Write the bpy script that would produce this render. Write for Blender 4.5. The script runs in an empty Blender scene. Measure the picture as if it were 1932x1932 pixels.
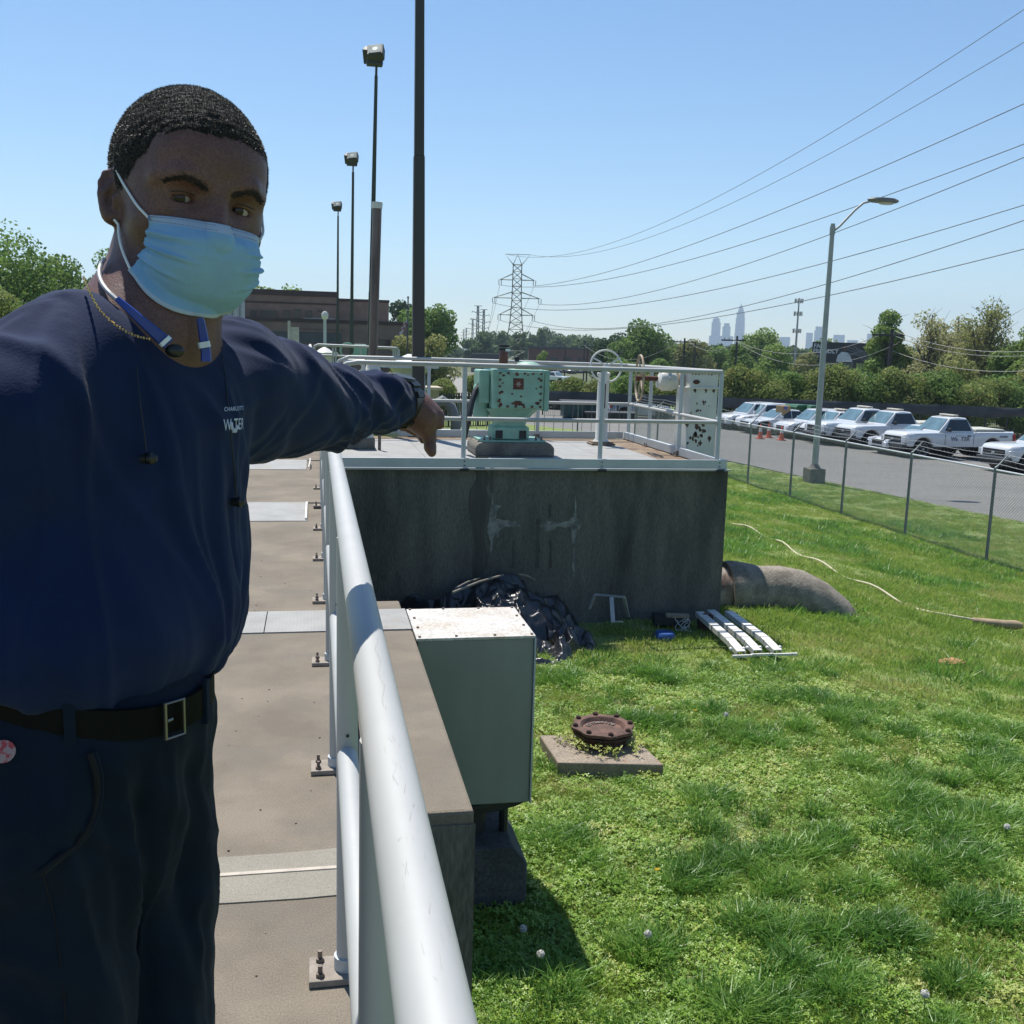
import bpy, math, random
import numpy as np
from mathutils import Vector, Matrix
R_ = math.radians
rng = np.random.default_rng(7)
random.seed(7)
scene = bpy.context.scene

# ------------------------------------------------------------ camera, world, sun, exposure
PITCH, ROLL, YAW, CZ, FPX = 9.11, 1.6, 11.1, 1.47, 1917.0
def _basis():
    p, r, y = R_(PITCH), R_(ROLL), R_(YAW)
    F = np.array([math.sin(y)*math.cos(p), math.cos(y)*math.cos(p), -math.sin(p)])
    rt = np.array([math.cos(y), -math.sin(y), 0.0]); up = np.cross(rt, F)
    return rt*math.cos(r)+up*math.sin(r), -rt*math.sin(r)+up*math.cos(r), F
CR, CU, CF = _basis()
CP = np.array([0.0, 0.0, CZ])
cam_data = bpy.data.cameras.new('camera'); cam = bpy.data.objects.new('camera', cam_data)
scene.collection.objects.link(cam); scene.camera = cam
cam_data.sensor_fit = 'HORIZONTAL'; cam_data.sensor_width = 36.0
cam_data.lens = 36.0*FPX/1932.0
cam_data.clip_start = 0.05; cam_data.clip_end = 30000
cam.matrix_world = Matrix(((CR[0], CU[0], -CF[0], 0), (CR[1], CU[1], -CF[1], 0), (CR[2], CU[2], -CF[2], CZ), (0, 0, 0, 1)))

SUN_EL, SUN_AZ = 66.0, -17.0          # azimuth from +Y, clockwise positive
world = bpy.data.worlds.new('World'); scene.world = world; world.use_nodes = True
wn = world.node_tree.nodes; wn.clear()
wo = wn.new('ShaderNodeOutputWorld'); wb = wn.new('ShaderNodeBackground'); sk = wn.new('ShaderNodeTexSky')
sk.sky_type = 'NISHITA'; sk.sun_disc = False; sk.sun_elevation = R_(SUN_EL); sk.sun_rotation = R_(SUN_AZ)
sk.altitude = 200; sk.air_density = 1.0; sk.dust_density = 0.1; sk.ozone_density = 2.0
wb.inputs['Strength'].default_value = 0.094
hs_ = wn.new('ShaderNodeHueSaturation'); hs_.inputs['Saturation'].default_value = 1.16; world.node_tree.links.new(sk.outputs[0], hs_.inputs['Color']); world.node_tree.links.new(hs_.outputs[0], wb.inputs[0]); world.node_tree.links.new(wb.outputs[0], wo.inputs[0])
sd = bpy.data.lights.new('sun', 'SUN'); sun = bpy.data.objects.new('sun', sd); scene.collection.objects.link(sun)
sd.energy = 4.7; sd.angle = R_(0.53); sd.color = (1.0, 0.955, 0.88)
sv = Vector((math.sin(R_(SUN_AZ))*math.cos(R_(SUN_EL)), math.cos(R_(SUN_AZ))*math.cos(R_(SUN_EL)), math.sin(R_(SUN_EL))))
sun.rotation_euler = sv.to_track_quat('Z', 'Y').to_euler(); sun.location = (-5, 5, 30)
scene.view_settings.view_transform = 'Standard'; scene.view_settings.look = 'None'
scene.view_settings.exposure = 0.58; scene.view_settings.gamma = 1.0; scene.view_settings.use_curve_mapping = False
scene.render.engine = 'CYCLES'
try:
    scene.cycles.max_bounces = 8; scene.cycles.transparent_max_bounces = 16; scene.cycles.volume_bounces = 0
    scene.cycles.use_denoising = True
except Exception: pass

# ------------------------------------------------------------ picture-to-place helpers (survey of the photo)
def ray(px, py): return (px-966)/FPX*CR-(py-966)/FPX*CU+CF
def onz(px, py, z): d = ray(px, py); return CP+d*((z-CP[2])/d[2])
def ony(px, py, Y): d = ray(px, py); return CP+d*(Y/d[1])
def onx(px, py, X): d = ray(px, py); return CP+d*(X/d[0])
def dep(px, py, z): return CP+ray(px, py)*z

# ------------------------------------------------------------ numpy noise
def _h(ix, iy, iz, s):
    n = (ix*374761393+iy*668265263+iz*2147483647+s*974711) & 0xFFFFFFFF
    n = ((n ^ (n >> 13))*1274126177) & 0xFFFFFFFF
    n = ((n ^ (n >> 16))*2246822519) & 0xFFFFFFFF
    return ((n ^ (n >> 15)) & 0xFFFFFF)/float(0xFFFFFF)
def vnoise(x, y, z=0.0, s=0):
    x, y, z = np.broadcast_arrays(np.asarray(x, float), np.asarray(y, float), np.asarray(z, float))
    xi, yi, zi = (np.floor(a).astype(np.int64) for a in (x, y, z))
    fx, fy, fz = x-xi, y-yi, z-zi
    fx, fy, fz = (a*a*(3-2*a) for a in (fx, fy, fz))
    r = 0
    for dx in (0, 1):
        for dy in (0, 1):
            for dz in (0, 1):
                r = r+_h(xi+dx, yi+dy, zi+dz, s)*(fx if dx else 1-fx)*(fy if dy else 1-fy)*(fz if dz else 1-fz)
    return r
def fbm(x, y, z=0.0, o=4, s=0):
    r, a, t = 0, 1.0, 0
    for i in range(o):
        r = r+a*vnoise(np.asarray(x)*2**i, np.asarray(y)*2**i, np.asarray(z)*2**i, s+i*17); t += a; a *= .5
    return r/t
def sstep(a, b, x):
    t = np.clip((x-a)/(b-a), 0, 1); return t*t*(3-2*t)

# ------------------------------------------------------------ materials
MATS = {}
def mat(name, col=(.5, .5, .5), rough=.6, metal=0., var=0.15, scale=6., col2=None, bump=0., bscale=None, spec=None, ramp=(.35, .65), stretch=None,
        col3=None, scale3=2., ramp3=(.5, .6), transl=0., emit=None, coat=0., world_pos=False, rand=0., speck=0., alpha=None, ior=None, trans=None, sheen=0.):
    if name in MATS: return MATS[name]
    m = bpy.data.materials.new(name); m.use_nodes = True
    nt = m.node_tree; N = nt.nodes; L = nt.links
    b = N['Principled BSDF']; out = N['Material Output']
    tc = N.new('ShaderNodeTexCoord'); mp = N.new('ShaderNodeMapping')
    if world_pos:
        g = N.new('ShaderNodeNewGeometry'); L.new(g.outputs['Position'], mp.inputs[0])
    else: L.new(tc.outputs['Object'], mp.inputs[0])
    if stretch: mp.inputs['Scale'].default_value = stretch
    no = N.new('ShaderNodeTexNoise'); no.inputs['Scale'].default_value = scale; no.inputs['Detail'].default_value = 6; no.inputs['Roughness'].default_value = .62
    L.new(mp.outputs[0], no.inputs['Vector'])
    cr = N.new('ShaderNodeValToRGB'); cr.color_ramp.elements[0].position = ramp[0]; cr.color_ramp.elements[1].position = ramp[1]
    c2 = col2 if col2 is not None else tuple(c*(1-var) for c in col)
    c1 = col if col2 is not None else tuple(min(1, c*(1+var)) for c in col)
    cr.color_ramp.elements[0].color = (*c2, 1); cr.color_ramp.elements[1].color = (*c1, 1)
    L.new(no.outputs[0], cr.inputs[0]); cur = cr.outputs[0]
    if col3 is not None:
        n3 = N.new('ShaderNodeTexNoise'); n3.inputs['Scale'].default_value = scale3; n3.inputs['Detail'].default_value = 5; n3.inputs['Roughness'].default_value = .65
        L.new(mp.outputs[0], n3.inputs['Vector'])
        r3 = N.new('ShaderNodeValToRGB'); r3.color_ramp.elements[0].position = ramp3[0]; r3.color_ramp.elements[1].position = ramp3[1]
        L.new(n3.outputs[0], r3.inputs[0])
        mx = N.new('ShaderNodeMixRGB'); mx.inputs[2].default_value = (*col3, 1); L.new(r3.outputs[0], mx.inputs[0]); L.new(cur, mx.inputs[1]); cur = mx.outputs[0]
    if speck:
        ns = N.new('ShaderNodeTexNoise'); ns.inputs['Scale'].default_value = speck; ns.inputs['Detail'].default_value = 2
        L.new(mp.outputs[0], ns.inputs['Vector'])
        rs = N.new('ShaderNodeMapRange'); rs.inputs[1].default_value = .3; rs.inputs[2].default_value = .7; rs.inputs[3].default_value = .72; rs.inputs[4].default_value = 1.25
        L.new(ns.outputs[0], rs.inputs[0])
        mm = N.new('ShaderNodeVectorMath'); mm.operation = 'SCALE'; L.new(cur, mm.inputs[0]); L.new(rs.outputs[0], mm.inputs[3]); cur = mm.outputs[0]
    if rand:
        oi = N.new('ShaderNodeObjectInfo'); hs = N.new('ShaderNodeMapRange'); hs.inputs[3].default_value = 1-rand; hs.inputs[4].default_value = 1+rand
        L.new(oi.outputs['Random'], hs.inputs[0])
        mm = N.new('ShaderNodeVectorMath'); mm.operation = 'SCALE'; L.new(cur, mm.inputs[0]); L.new(hs.outputs[0], mm.inputs[3]); cur = mm.outputs[0]
    L.new(cur, b.inputs['Base Color'])
    b.inputs['Roughness'].default_value = rough; b.inputs['Metallic'].default_value = metal
    if spec is not None: b.inputs['Specular IOR Level'].default_value = spec
    if coat: b.inputs['Coat Weight'].default_value = coat; b.inputs['Coat Roughness'].default_value = .05
    if sheen: b.inputs['Sheen Weight'].default_value = sheen; b.inputs['Sheen Roughness'].default_value = .5
    if trans is not None: b.inputs['Transmission Weight'].default_value = trans
    if emit: b.inputs['Emission Color'].default_value = (*emit, 1); b.inputs['Emission Strength'].default_value = 1
    if bump:
        nb = N.new('ShaderNodeTexNoise'); nb.inputs['Scale'].default_value = bscale or scale*3; nb.inputs['Detail'].default_value = 5
        L.new(mp.outputs[0], nb.inputs['Vector'])
        bp = N.new('ShaderNodeBump'); bp.inputs['Strength'].default_value = min(1, bump); bp.inputs['Distance'].default_value = .01
        L.new(nb.outputs[0], bp.inputs['Height']); L.new(bp.outputs[0], b.inputs['Normal'])
    if transl:
        tr = N.new('ShaderNodeBsdfTranslucent'); L.new(cur, tr.inputs[0]); ms = N.new('ShaderNodeMixShader'); ms.inputs[0].default_value = transl
        L.new(b.outputs[0], ms.inputs[1]); L.new(tr.outputs[0], ms.inputs[2]); L.new(ms.outputs[0], out.inputs[0])
    MATS[name] = m; return m

# ------------------------------------------------------------ objects
def link(o): scene.collection.objects.link(o); return o
def tag(o, label=None, cat=None, group=None, kind=None):
    if label: o['label'] = label
    if cat: o['category'] = cat
    if group: o['group'] = group
    if kind: o['kind'] = kind
    return o
def empty(name, loc=(0, 0, 0), rz=0., label=None, cat=None, group=None):
    o = bpy.data.objects.new(name, None); link(o); o.location = tuple(float(v) for v in loc); o.rotation_euler.z = rz; o.empty_display_size = .1
    return tag(o, label, cat, group)
def kids(o): return [c for c in list(bpy.data.objects) if c.parent == o]
CH = {}
def copy_tree(o, parent=None):
    c = o.copy(); link(c); c.parent = parent
    for ch in CH.get(o.name, []):
        copy_tree(ch, c)
    return c
class MB:
    def __init__(s): s.v = []; s.f = []; s.m = []; s.n = 0; s.cm = 0
    def add(s, v, f):
        v = [tuple(map(float, p)) for p in v]
        s.v += v; s.f += [tuple(i+s.n for i in q) for q in f]; s.m += [s.cm]*len(f); s.n += len(v); return s
    def box(s, c, d, rz=0., M=None):
        x, y, z = (k/2 for k in d)
        P = [(-x, -y, -z), (x, -y, -z), (x, y, -z), (-x, y, -z), (-x, -y, z), (x, -y, z), (x, y, z), (-x, y, z)]
        ca, sa = math.cos(rz), math.sin(rz)
        if M is not None: P = [tuple(M @ Vector(p)) for p in P]
        P = [(c[0]+p[0]*ca-p[1]*sa, c[1]+p[0]*sa+p[1]*ca, c[2]+p[2]) for p in P]
        return s.add(P, [(0, 3, 2, 1), (4, 5, 6, 7), (0, 1, 5, 4), (1, 2, 6, 5), (2, 3, 7, 6), (3, 0, 4, 7)])
    def bbox(s, a, b): return s.box([(a[i]+b[i])/2 for i in range(3)], [abs(b[i]-a[i]) for i in range(3)])
    def tube(s, path, r, n=10, cap=True, closed=False):
        P = [Vector(tuple(map(float, p))) for p in path]; k = len(P)
        rr = [r]*k if np.isscalar(r) else list(r)
        V = []; F = []; prev = None
        for i, p in enumerate(P):
            if closed: t = (P[(i+1) % k]-P[i-1])
            else: t = P[min(i+1, k-1)]-P[max(i-1, 0)]
            if t.length < 1e-9: t = Vector((0, 0, 1))
            t.normalize()
            if prev is None:
                a = Vector((0, 0, 1)) if abs(t.z) < .9 else Vector((1, 0, 0))
                u = t.cross(a).normalized()
            else: u = (prev-t*prev.dot(t)).normalized()
            prev = u; w = t.cross(u)
            for j in range(n):
                an = 2*math.pi*j/n; V.append(tuple(p+(u*math.cos(an)+w*math.sin(an))*rr[i]))
        for i in range(k if closed else k-1):
            a = i*n; b = ((i+1) % k)*n
            for j in range(n): F.append((a+j, a+(j+1) % n, b+(j+1) % n, b+j))
        if cap and not closed: F.append(tuple(reversed(range(n)))); F.append(tuple((k-1)*n+j for j in range(n)))
        return s.add(V, F)
    def cyl(s, a, b, r, r2=None, n=16): return s.tube([a, b], [r, r if r2 is None else r2], n)
    def lathe(s, prof, c=(0, 0, 0), n=20, M=None):
        V = []; F = []
        for (r, z) in prof:
            for j in range(n):
                a = 2*math.pi*j/n; p = Vector((r*math.cos(a), r*math.sin(a), z))
                if M is not None: p = M @ p
                V.append((c[0]+p.x, c[1]+p.y, c[2]+p.z))
        k = len(prof)
        for i in range(k-1):
            for j in range(n): F.append((i*n+j, i*n+(j+1) % n, (i+1)*n+(j+1) % n, (i+1)*n+j))
        F.append(tuple(reversed(range(n)))); F.append(tuple((k-1)*n+j for j in range(n)))
        return s.add(V, F)
    def ball(s, c, r, n=12, m=8):
        r = (r, r, r) if np.isscalar(r) else r
        V = [(c[0]+r[0]*math.sin(math.pi*i/m)*math.cos(2*math.pi*j/n), c[1]+r[1]*math.sin(math.pi*i/m)*math.sin(2*math.pi*j/n), c[2]+r[2]*math.cos(math.pi*i/m)) for i in range(1, m) for j in range(n)]
        F = [((i)*n+j, (i+1)*n+j, (i+1)*n+(j+1) % n, i*n+(j+1) % n) for i in range(m-2) for j in range(n)]
        t = len(V); V += [(c[0], c[1], c[2]+r[2]), (c[0], c[1], c[2]-r[2])]
        F += [(t, j, (j+1) % n) for j in range(n)]+[(t+1, (m-2)*n+(j+1) % n, (m-2)*n+j) for j in range(n)]
        return s.add(V, F)
    def prism(s, poly, a, b, axis='y'):
        """poly of 2-d points extruded between a and b along axis"""
        def P(u, v, w): return {'y': (u, w, v), 'x': (w, u, v), 'z': (u, v, w)}[axis]
        n = len(poly); V = [P(u, v, a) for u, v in poly]+[P(u, v, b) for u, v in poly]
        F = [tuple(range(n)), tuple(reversed(range(n, 2*n)))]+[(i, (i+1) % n, n+(i+1) % n, n+i) for i in range(n)]
        return s.add(V, F)
    def build(s, name, m, parent=None, smooth=False, world=False, bev=0., label=None, kind=None, angle=40):
        me = bpy.data.meshes.new(name)
        off = parent.location if (world and parent is not None) else Vector((0, 0, 0))
        if world and parent is not None and parent.rotation_euler.z:
            Mi = parent.matrix_basis.inverted(); V = [tuple(Mi @ Vector(p)) for p in s.v]
        else: V = [(p[0]-off.x, p[1]-off.y, p[2]-off.z) for p in s.v]
        me.from_pydata(V, [], s.f)
        for k in (m if isinstance(m, (list, tuple)) else [m]): me.materials.append(k)
        if any(s.m): me.polygons.foreach_set('material_index', s.m)
        import bmesh
        bm = bmesh.new(); bm.from_mesh(me); bmesh.ops.recalc_face_normals(bm, faces=bm.faces); bm.to_mesh(me); bm.free()
        if smooth:
            me.polygons.foreach_set('use_smooth', [True]*len(me.polygons))
            try: me.set_sharp_from_angle(angle=R_(angle))
            except Exception: pass
        me.update()
        o = bpy.data.objects.new(name, me); link(o)
        if parent is not None: o.parent = parent; CH.setdefault(parent.name, []).append(o)
        if bev:
            b = o.modifiers.new('bevel', 'BEVEL'); b.width = bev; b.segments = 2; b.limit_method = 'ANGLE'; b.harden_normals = False
        return tag(o, label, None, None, kind)
def npmesh(name, V, F, m, parent=None, smooth=False, fl=None):
    """fast mesh from numpy arrays; F is (n,k)"""
    me = bpy.data.meshes.new(name); V = np.ascontiguousarray(V, np.float32); F = np.ascontiguousarray(F, np.int32)
    me.vertices.add(len(V)); me.vertices.foreach_set('co', V.ravel())
    k = F.shape[1]; me.loops.add(F.size); me.loops.foreach_set('vertex_index', F.ravel())
    me.polygons.add(len(F)); me.polygons.foreach_set('loop_start', np.arange(0, F.size, k, dtype=np.int32))
    try: me.polygons.foreach_set('loop_total', np.full(len(F), k, np.int32))
    except Exception: pass
    if smooth: me.polygons.foreach_set('use_smooth', np.ones(len(F), bool))
    for q in (m if isinstance(m, (list, tuple)) else [m]): me.materials.append(q)
    if fl is not None: me.polygons.foreach_set('material_index', np.asarray(fl, np.int32))
    me.update(calc_edges=True); me.validate()
    if name is None: return me
    o = bpy.data.objects.new(name, me); link(o)
    if parent is not None: o.parent = parent; CH.setdefault(parent.name, []).append(o)
    return o

# ============================================================ TEXT HELPER
def text_mesh(name, txt, size, m, parent, M, extrude=.002, space=1.0, bold=0.):
    c = bpy.data.curves.new(name, 'FONT'); c.body = txt; c.size = size; c.extrude = extrude; c.align_x = 'CENTER'; c.align_y = 'CENTER'; c.space_character = space; c.offset = bold
    c.resolution_u = 3
    o = bpy.data.objects.new(name, c); me = bpy.data.meshes.new_from_object(o); bpy.data.objects.remove(o); me.name = name
    me.materials.clear(); me.materials.append(m)
    o = bpy.data.objects.new(name, me); link(o); o.parent = parent; o.matrix_local = M
    if parent is not None: CH.setdefault(parent.name, []).append(o)
    return o


# ============================================================ MATERIAL PALETTE
concrete = mat('deck_concrete', (.168, .140, .105), .9, scale=2.2, var=.20, speck=260, bump=.35, bscale=120, col3=(.145, .126, .10), scale3=2.6, ramp3=(.50, .66))
patch_conc = mat('patch_concrete', (.235, .215, .175), .9, scale=5, var=.07, speck=300, bump=.25, bscale=90)
wall_conc = mat('stained_concrete', (.155, .145, .122), .92, scale=1.7, col2=(.078, .075, .066), ramp=(.34, .68), stretch=(1.6, 1.6, .35), speck=60, bump=.6, bscale=30,
                col3=(.045, .045, .042), scale3=.9, ramp3=(.52, .74))
block_conc = mat('weathered_block', (.19, .18, .15), .95, scale=5, col2=(.09, .085, .075), bump=.8, bscale=40, speck=60)
alu = mat('aluminium_tube', (.39, .395, .385), .55, .12, scale=3, var=.05, col3=(.42, .42, .40), scale3=9, ramp3=(.62, .74), spec=.5)
alu_dull = mat('dull_aluminium', (.42, .455, .475), .5, .25, scale=5, var=.07)
plate_m = mat('checker_plate_metal', (.265, .262, .25), .6, .15, scale=4, var=.12, col3=(.25, .22, .18), scale3=2.2, ramp3=(.55, .75))
rusty = mat('rusted_steel', (.085, .04, .028), .85, .1, scale=11, col2=(.03, .018, .015), bump=.7, bscale=60, speck=40)
bolt_m = mat('bolt_steel', (.16, .13, .11), .6, .5, scale=30, var=.3)
galv = mat('galvanised_sheet', (.24, .255, .235), .5, .15, scale=2.5, var=.10, stretch=(1, 1, .35), col3=(.17, .19, .17), scale3=3, ramp3=(.6, .85))
lid_m = mat('stained_sheet_lid', (.50, .475, .44), .6, .15, scale=7, var=.13, col3=(.42, .37, .31), scale3=5, ramp3=(.45, .66), speck=70)
dark_m = mat('dark_iron', (.02, .022, .024), .6, .2, scale=8, var=.2)
def plate_relief(m):
    nt = m.node_tree; N = nt.nodes; L = nt.links; b = N['Principled BSDF']
    tc = N.new('ShaderNodeTexCoord'); w1 = N.new('ShaderNodeTexWave'); w2 = N.new('ShaderNodeTexWave'); mx = N.new('ShaderNodeMath'); mx.operation = 'MAXIMUM'
    for w, d, r in ((w1, 'X', 45), (w2, 'Y', 45)):
        mp = N.new('ShaderNodeMapping'); mp.inputs['Rotation'].default_value = (0, 0, R_(r)); L.new(tc.outputs['Object'], mp.inputs[0]); L.new(mp.outputs[0], w.inputs[0])
        w.wave_type = 'BANDS'; w.bands_direction = d; w.inputs['Scale'].default_value = 12
    L.new(w1.outputs[1], mx.inputs[0]); L.new(w2.outputs[1], mx.inputs[1])
    bp = N.new('ShaderNodeBump'); bp.inputs['Strength'].default_value = .45; bp.inputs['Distance'].default_value = .003
    L.new(mx.outputs[0], bp.inputs['Height']); L.new(bp.outputs[0], b.inputs['Normal'])
plate_relief(plate_m)

# ============================================================ GROUND
def ground_h(x, y):
    x = np.asarray(x, float); y = np.asarray(y, float)
    h = -1.53-.09*sstep(5.5, 11, y)-1.02*sstep(4.2, 14, x)*sstep(-5, 6, y)-.30*sstep(13.2, 16.5, x)
    h = h-1.0*sstep(16, 45, y)*(1-sstep(4, 14, x))
    return np.maximum(h, -2.86)
def terrain():
    m = mat('lawn_soil', (.17, .22, .055), 1., scale=1.6, col2=(.11, .155, .04), ramp=(.35, .62), col3=(.22, .20, .09), scale3=2.6, ramp3=(.56, .70), bump=.9, bscale=30, world_pos=True, speck=25)
    xs = np.concatenate([np.linspace(-60, 0, 31)[:-1], np.linspace(0, 20, 101)[:-1], np.linspace(20, 26, 13)])
    ys = np.concatenate([np.linspace(-14, 0, 8)[:-1], np.linspace(0, 20, 101)[:-1], np.linspace(20, 60, 81)])
    X, Y = np.meshgrid(xs, ys); Z = ground_h(X, Y)+(fbm(X*1.7, Y*1.7, o=3)-.5)*.07*(X < 15.5)
    EX = np.interp(Y, [15, 16, 24.5, 30.5, 36.2, 40, 46, 52, 57, 60], [19.9, 19.7, 19.2, 18.2, 17.2, 16.6, 15.4, 13.6, 10.5, 8.0]); Z = np.where((X > EX+.12) & (Y > 16.1), Z-.8, Z)
    Z = np.where(X > 25.9, -4.3, Z); Z = np.where(Y > 59.9, -4.3, Z)
    V = np.stack([X, Y, Z], -1).reshape(-1, 3); nx, ny = len(xs), len(ys)
    i = (np.arange(ny-1)[:, None]*nx+np.arange(nx-1)[None]).ravel()
    F = np.stack([i, i+1, i+nx+1, i+nx], 1)
    o = npmesh('lawn', V, F, m, smooth=True); o['kind'] = 'structure'
    far = mat('far_ground', (.10, .11, .045), 1., scale=.03, col2=(.07, .085, .04), world_pos=True, col3=(.16, .15, .12), scale3=.012, ramp3=(.5, .6))
    mb = MB(); mb.add([(-9000, -9000, -4.2), (9000, -9000, -4.2), (9000, 12000, -4.2), (-9000, 12000, -4.2)], [(0, 1, 2, 3)])
    mb.build('far_ground', far, kind='structure')
terrain()
asphalt = mat('asphalt', (.165, .16, .15), .95, scale=.35, var=.07, speck=45, bump=.35, bscale=70, world_pos=True, col3=(.13, .127, .12), scale3=.9, ramp3=(.5, .7), stretch=(.25, 1, 1))
mb = MB()
edge = [(17.1, 15.8), (19.7, 16), (19.45, 21.5), (19.2, 24.5), (18.2, 30.5), (17.2, 36.2), (16.6, 40), (15.4, 46), (13.6, 52), (10.5, 57), (8.0, 60)]
poly = edge+[(8, 78), (17, 78), (44, 78), (52, 40), (46, 16), (19.71, 16)]
lz = lambda x: -2.83-.03*(max(x, 17)-17)
for poly in ([(19.7, 16), (19.45, 21.5), (19.2, 24.5), (18.2, 30.5), (17.2, 36.2), (17, 37.7), (17, 78), (44, 78), (52, 40), (46, 16)], [(17, 37.7), (16.6, 40), (15.4, 46), (13.6, 52), (10.5, 57), (8, 60), (8, 78), (17, 78)]):
    n_ = len(poly); mb.add([(x, y, lz(x)) for x, y in poly]+[(x, y, -4.19) for x, y in poly], [tuple(range(n_)), tuple(reversed(range(n_, 2*n_)))]+[(i, (i+1) % n_, n_+(i+1) % n_, n_+i) for i in range(n_)])
mb.build('parking_lot', asphalt, kind='structure')
# distant road in the power-line cut and the green verge beside it
road_m = mat('pale_road', (.24, .23, .21), .95, scale=.4, var=.06, world_pos=True)
mb = MB(); mb.prism([(13, 80), (19, 80), (27, 190), (30, 330), (22, 330), (20, 190)], -4.19, -4.15, 'z'); mb.build('road', road_m, kind='structure')
mb = MB(); mb.prism([(19.5, 82), (40, 100), (46, 180), (27.6, 190)], -4.19, -4.12, 'z')
mb.build('grass_verge', mat('far_lawn', (.12, .18, .04), 1., scale=.3, var=.2, world_pos=True), kind='structure')

# ============================================================ WALKWAY
def walkway():
    w = empty('walkway'); tag(w, kind='structure')
    mb = MB()
    # deck in slabs with joints; cut-outs for the plates are covered by the plates
    def slab(x0, x1, y0, y1, n='slab', m=concrete, z0=-.32):
        b = MB(); b.bbox((x0, y0, z0), (x1, y1, 0)); return b.build(n, m, w, bev=.006)
    slab(-2.6, .16, -1.2, 2.722); slab(-2.6, .16, 2.728, 5.17, m=concrete); slab(-2.6, .1595, 5.61, 8.55); slab(-2.6, .1595, 9.60, 12.13); slab(-2.6, .1595, 13.16, 20.5)
    for y0, y1 in ((5.17, 5.61), (8.55, 9.60), (12.13, 13.16)):
        b = MB(); b.bbox((-2.6, y0+.001, -.32), (.15, y1-.001, -.012)); b.build('slab', concrete, w)
    # repair band and pale joint filler
    b = MB(); n = 14
    pts = [(-2.55+i*2.70/n, 2.845+.008*math.sin(i*1.3+1)+.012*math.sin(i*.37+1)) for i in range(n+1)]
    pts2 = [(-2.55+i*2.70/n, 2.585-.010*math.sin(i*1.1)) for i in range(n+1)]
    b.prism(pts+pts2[::-1], .0005, .004, 'z'); b.build('mortar_patch', patch_conc, w, label='paler repair mortar smeared across the deck joint')
    b = MB(); b.prism([(-2.58, 2.717), (.155, 2.717), (.155, 2.733), (-2.58, 2.733)], .002, .007, 'z')
    b.build('joint_filler', mat('joint_sealant', (.42, .37, .31), .8, scale=20, var=.12), w, label='pale pinkish sealant line across the deck')
    # ledge to the right, its chipped near end
    b = MB(); x0, x1, y0, y1 = .161, .5, 3.04, 5.17
    b.bbox((x0, y0, -1.62), (x1, y1, -.0)); b.build('ledge', concrete, w, bev=.012)
    b = MB(); b.bbox((x0, 5.61, -1.62), (x1-.02, 5.80, 0)); b.build('ledge', concrete, w, bev=.01)
    b = MB(); b.bbox((x0, 5.175, -1.62), (x1, 5.60, -.02)); b.build('ledge_core', concrete, w)
    # stained wall faces below
    b = MB(); b.bbox((.05, -1.2, -1.65), (.158, 3.03, -.325)); b.build('retaining_wall', wall_conc, w)
    b = MB(); b.bbox((x0+.001, y0-.006, -1.62), (x1+.004, y0-.001, -.045)); b.build('wall_face', wall_conc, w, label='dark stained end face of the concrete ledge')
    b = MB(); b.bbox((.05, 5.81, -1.7), (.158, 20.4, -.325)); b.build('retaining_wall', wall_conc, w)
    # checker plates
    def plate(x0, x1, y0, y1, z=.0):
        b = MB(); b.bbox((x0, y0, z-.01), (x1, y1, z+.004)); return b.build('cover_plate', plate_m, w, bev=.002)
    for x0, x1 in ((-2.3, -1.29), (-1.28, -.262), (-.258, .155), (.17, .497)): plate(x0, x1, 5.18, 5.60)
    plate(-1.8, -.96, 8.56, 9.59); plate(-.95, -.065, 8.56, 9.59); plate(-1.8, -.1, 12.14, 13.15)
    plate(-2.0, .03, 14.4, 14.95, .03)
    wh = mat('white_worn_paint', (.62, .6, .56), .7, scale=20, var=.2)
    b = MB(); b.bbox((-.085, 8.60, .005), (-.07, 9.5, .022)); b.tube([(-.075, 12.2, .02), (-.06, 12.35, .07), (-.06, 12.7, .07), (-.075, 12.85, .02)], .008, 6)
    b.build('plate_edge_bar', wh, w)
    # debris specks: tiny dark pebbles on the deck
    b = MB()
    for i in range(120):
        x, y = random.uniform(-1.2, .1), random.uniform(1.2, 7); r = random.uniform(.001, .0035)
        b.ball((x, y, r*.6), (r*1.3, r, r*.7), 5, 4)
    b.build('pebbles', mat('dark_pebble', (.06, .05, .045), .9), w, kind='stuff')
walkway()

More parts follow.
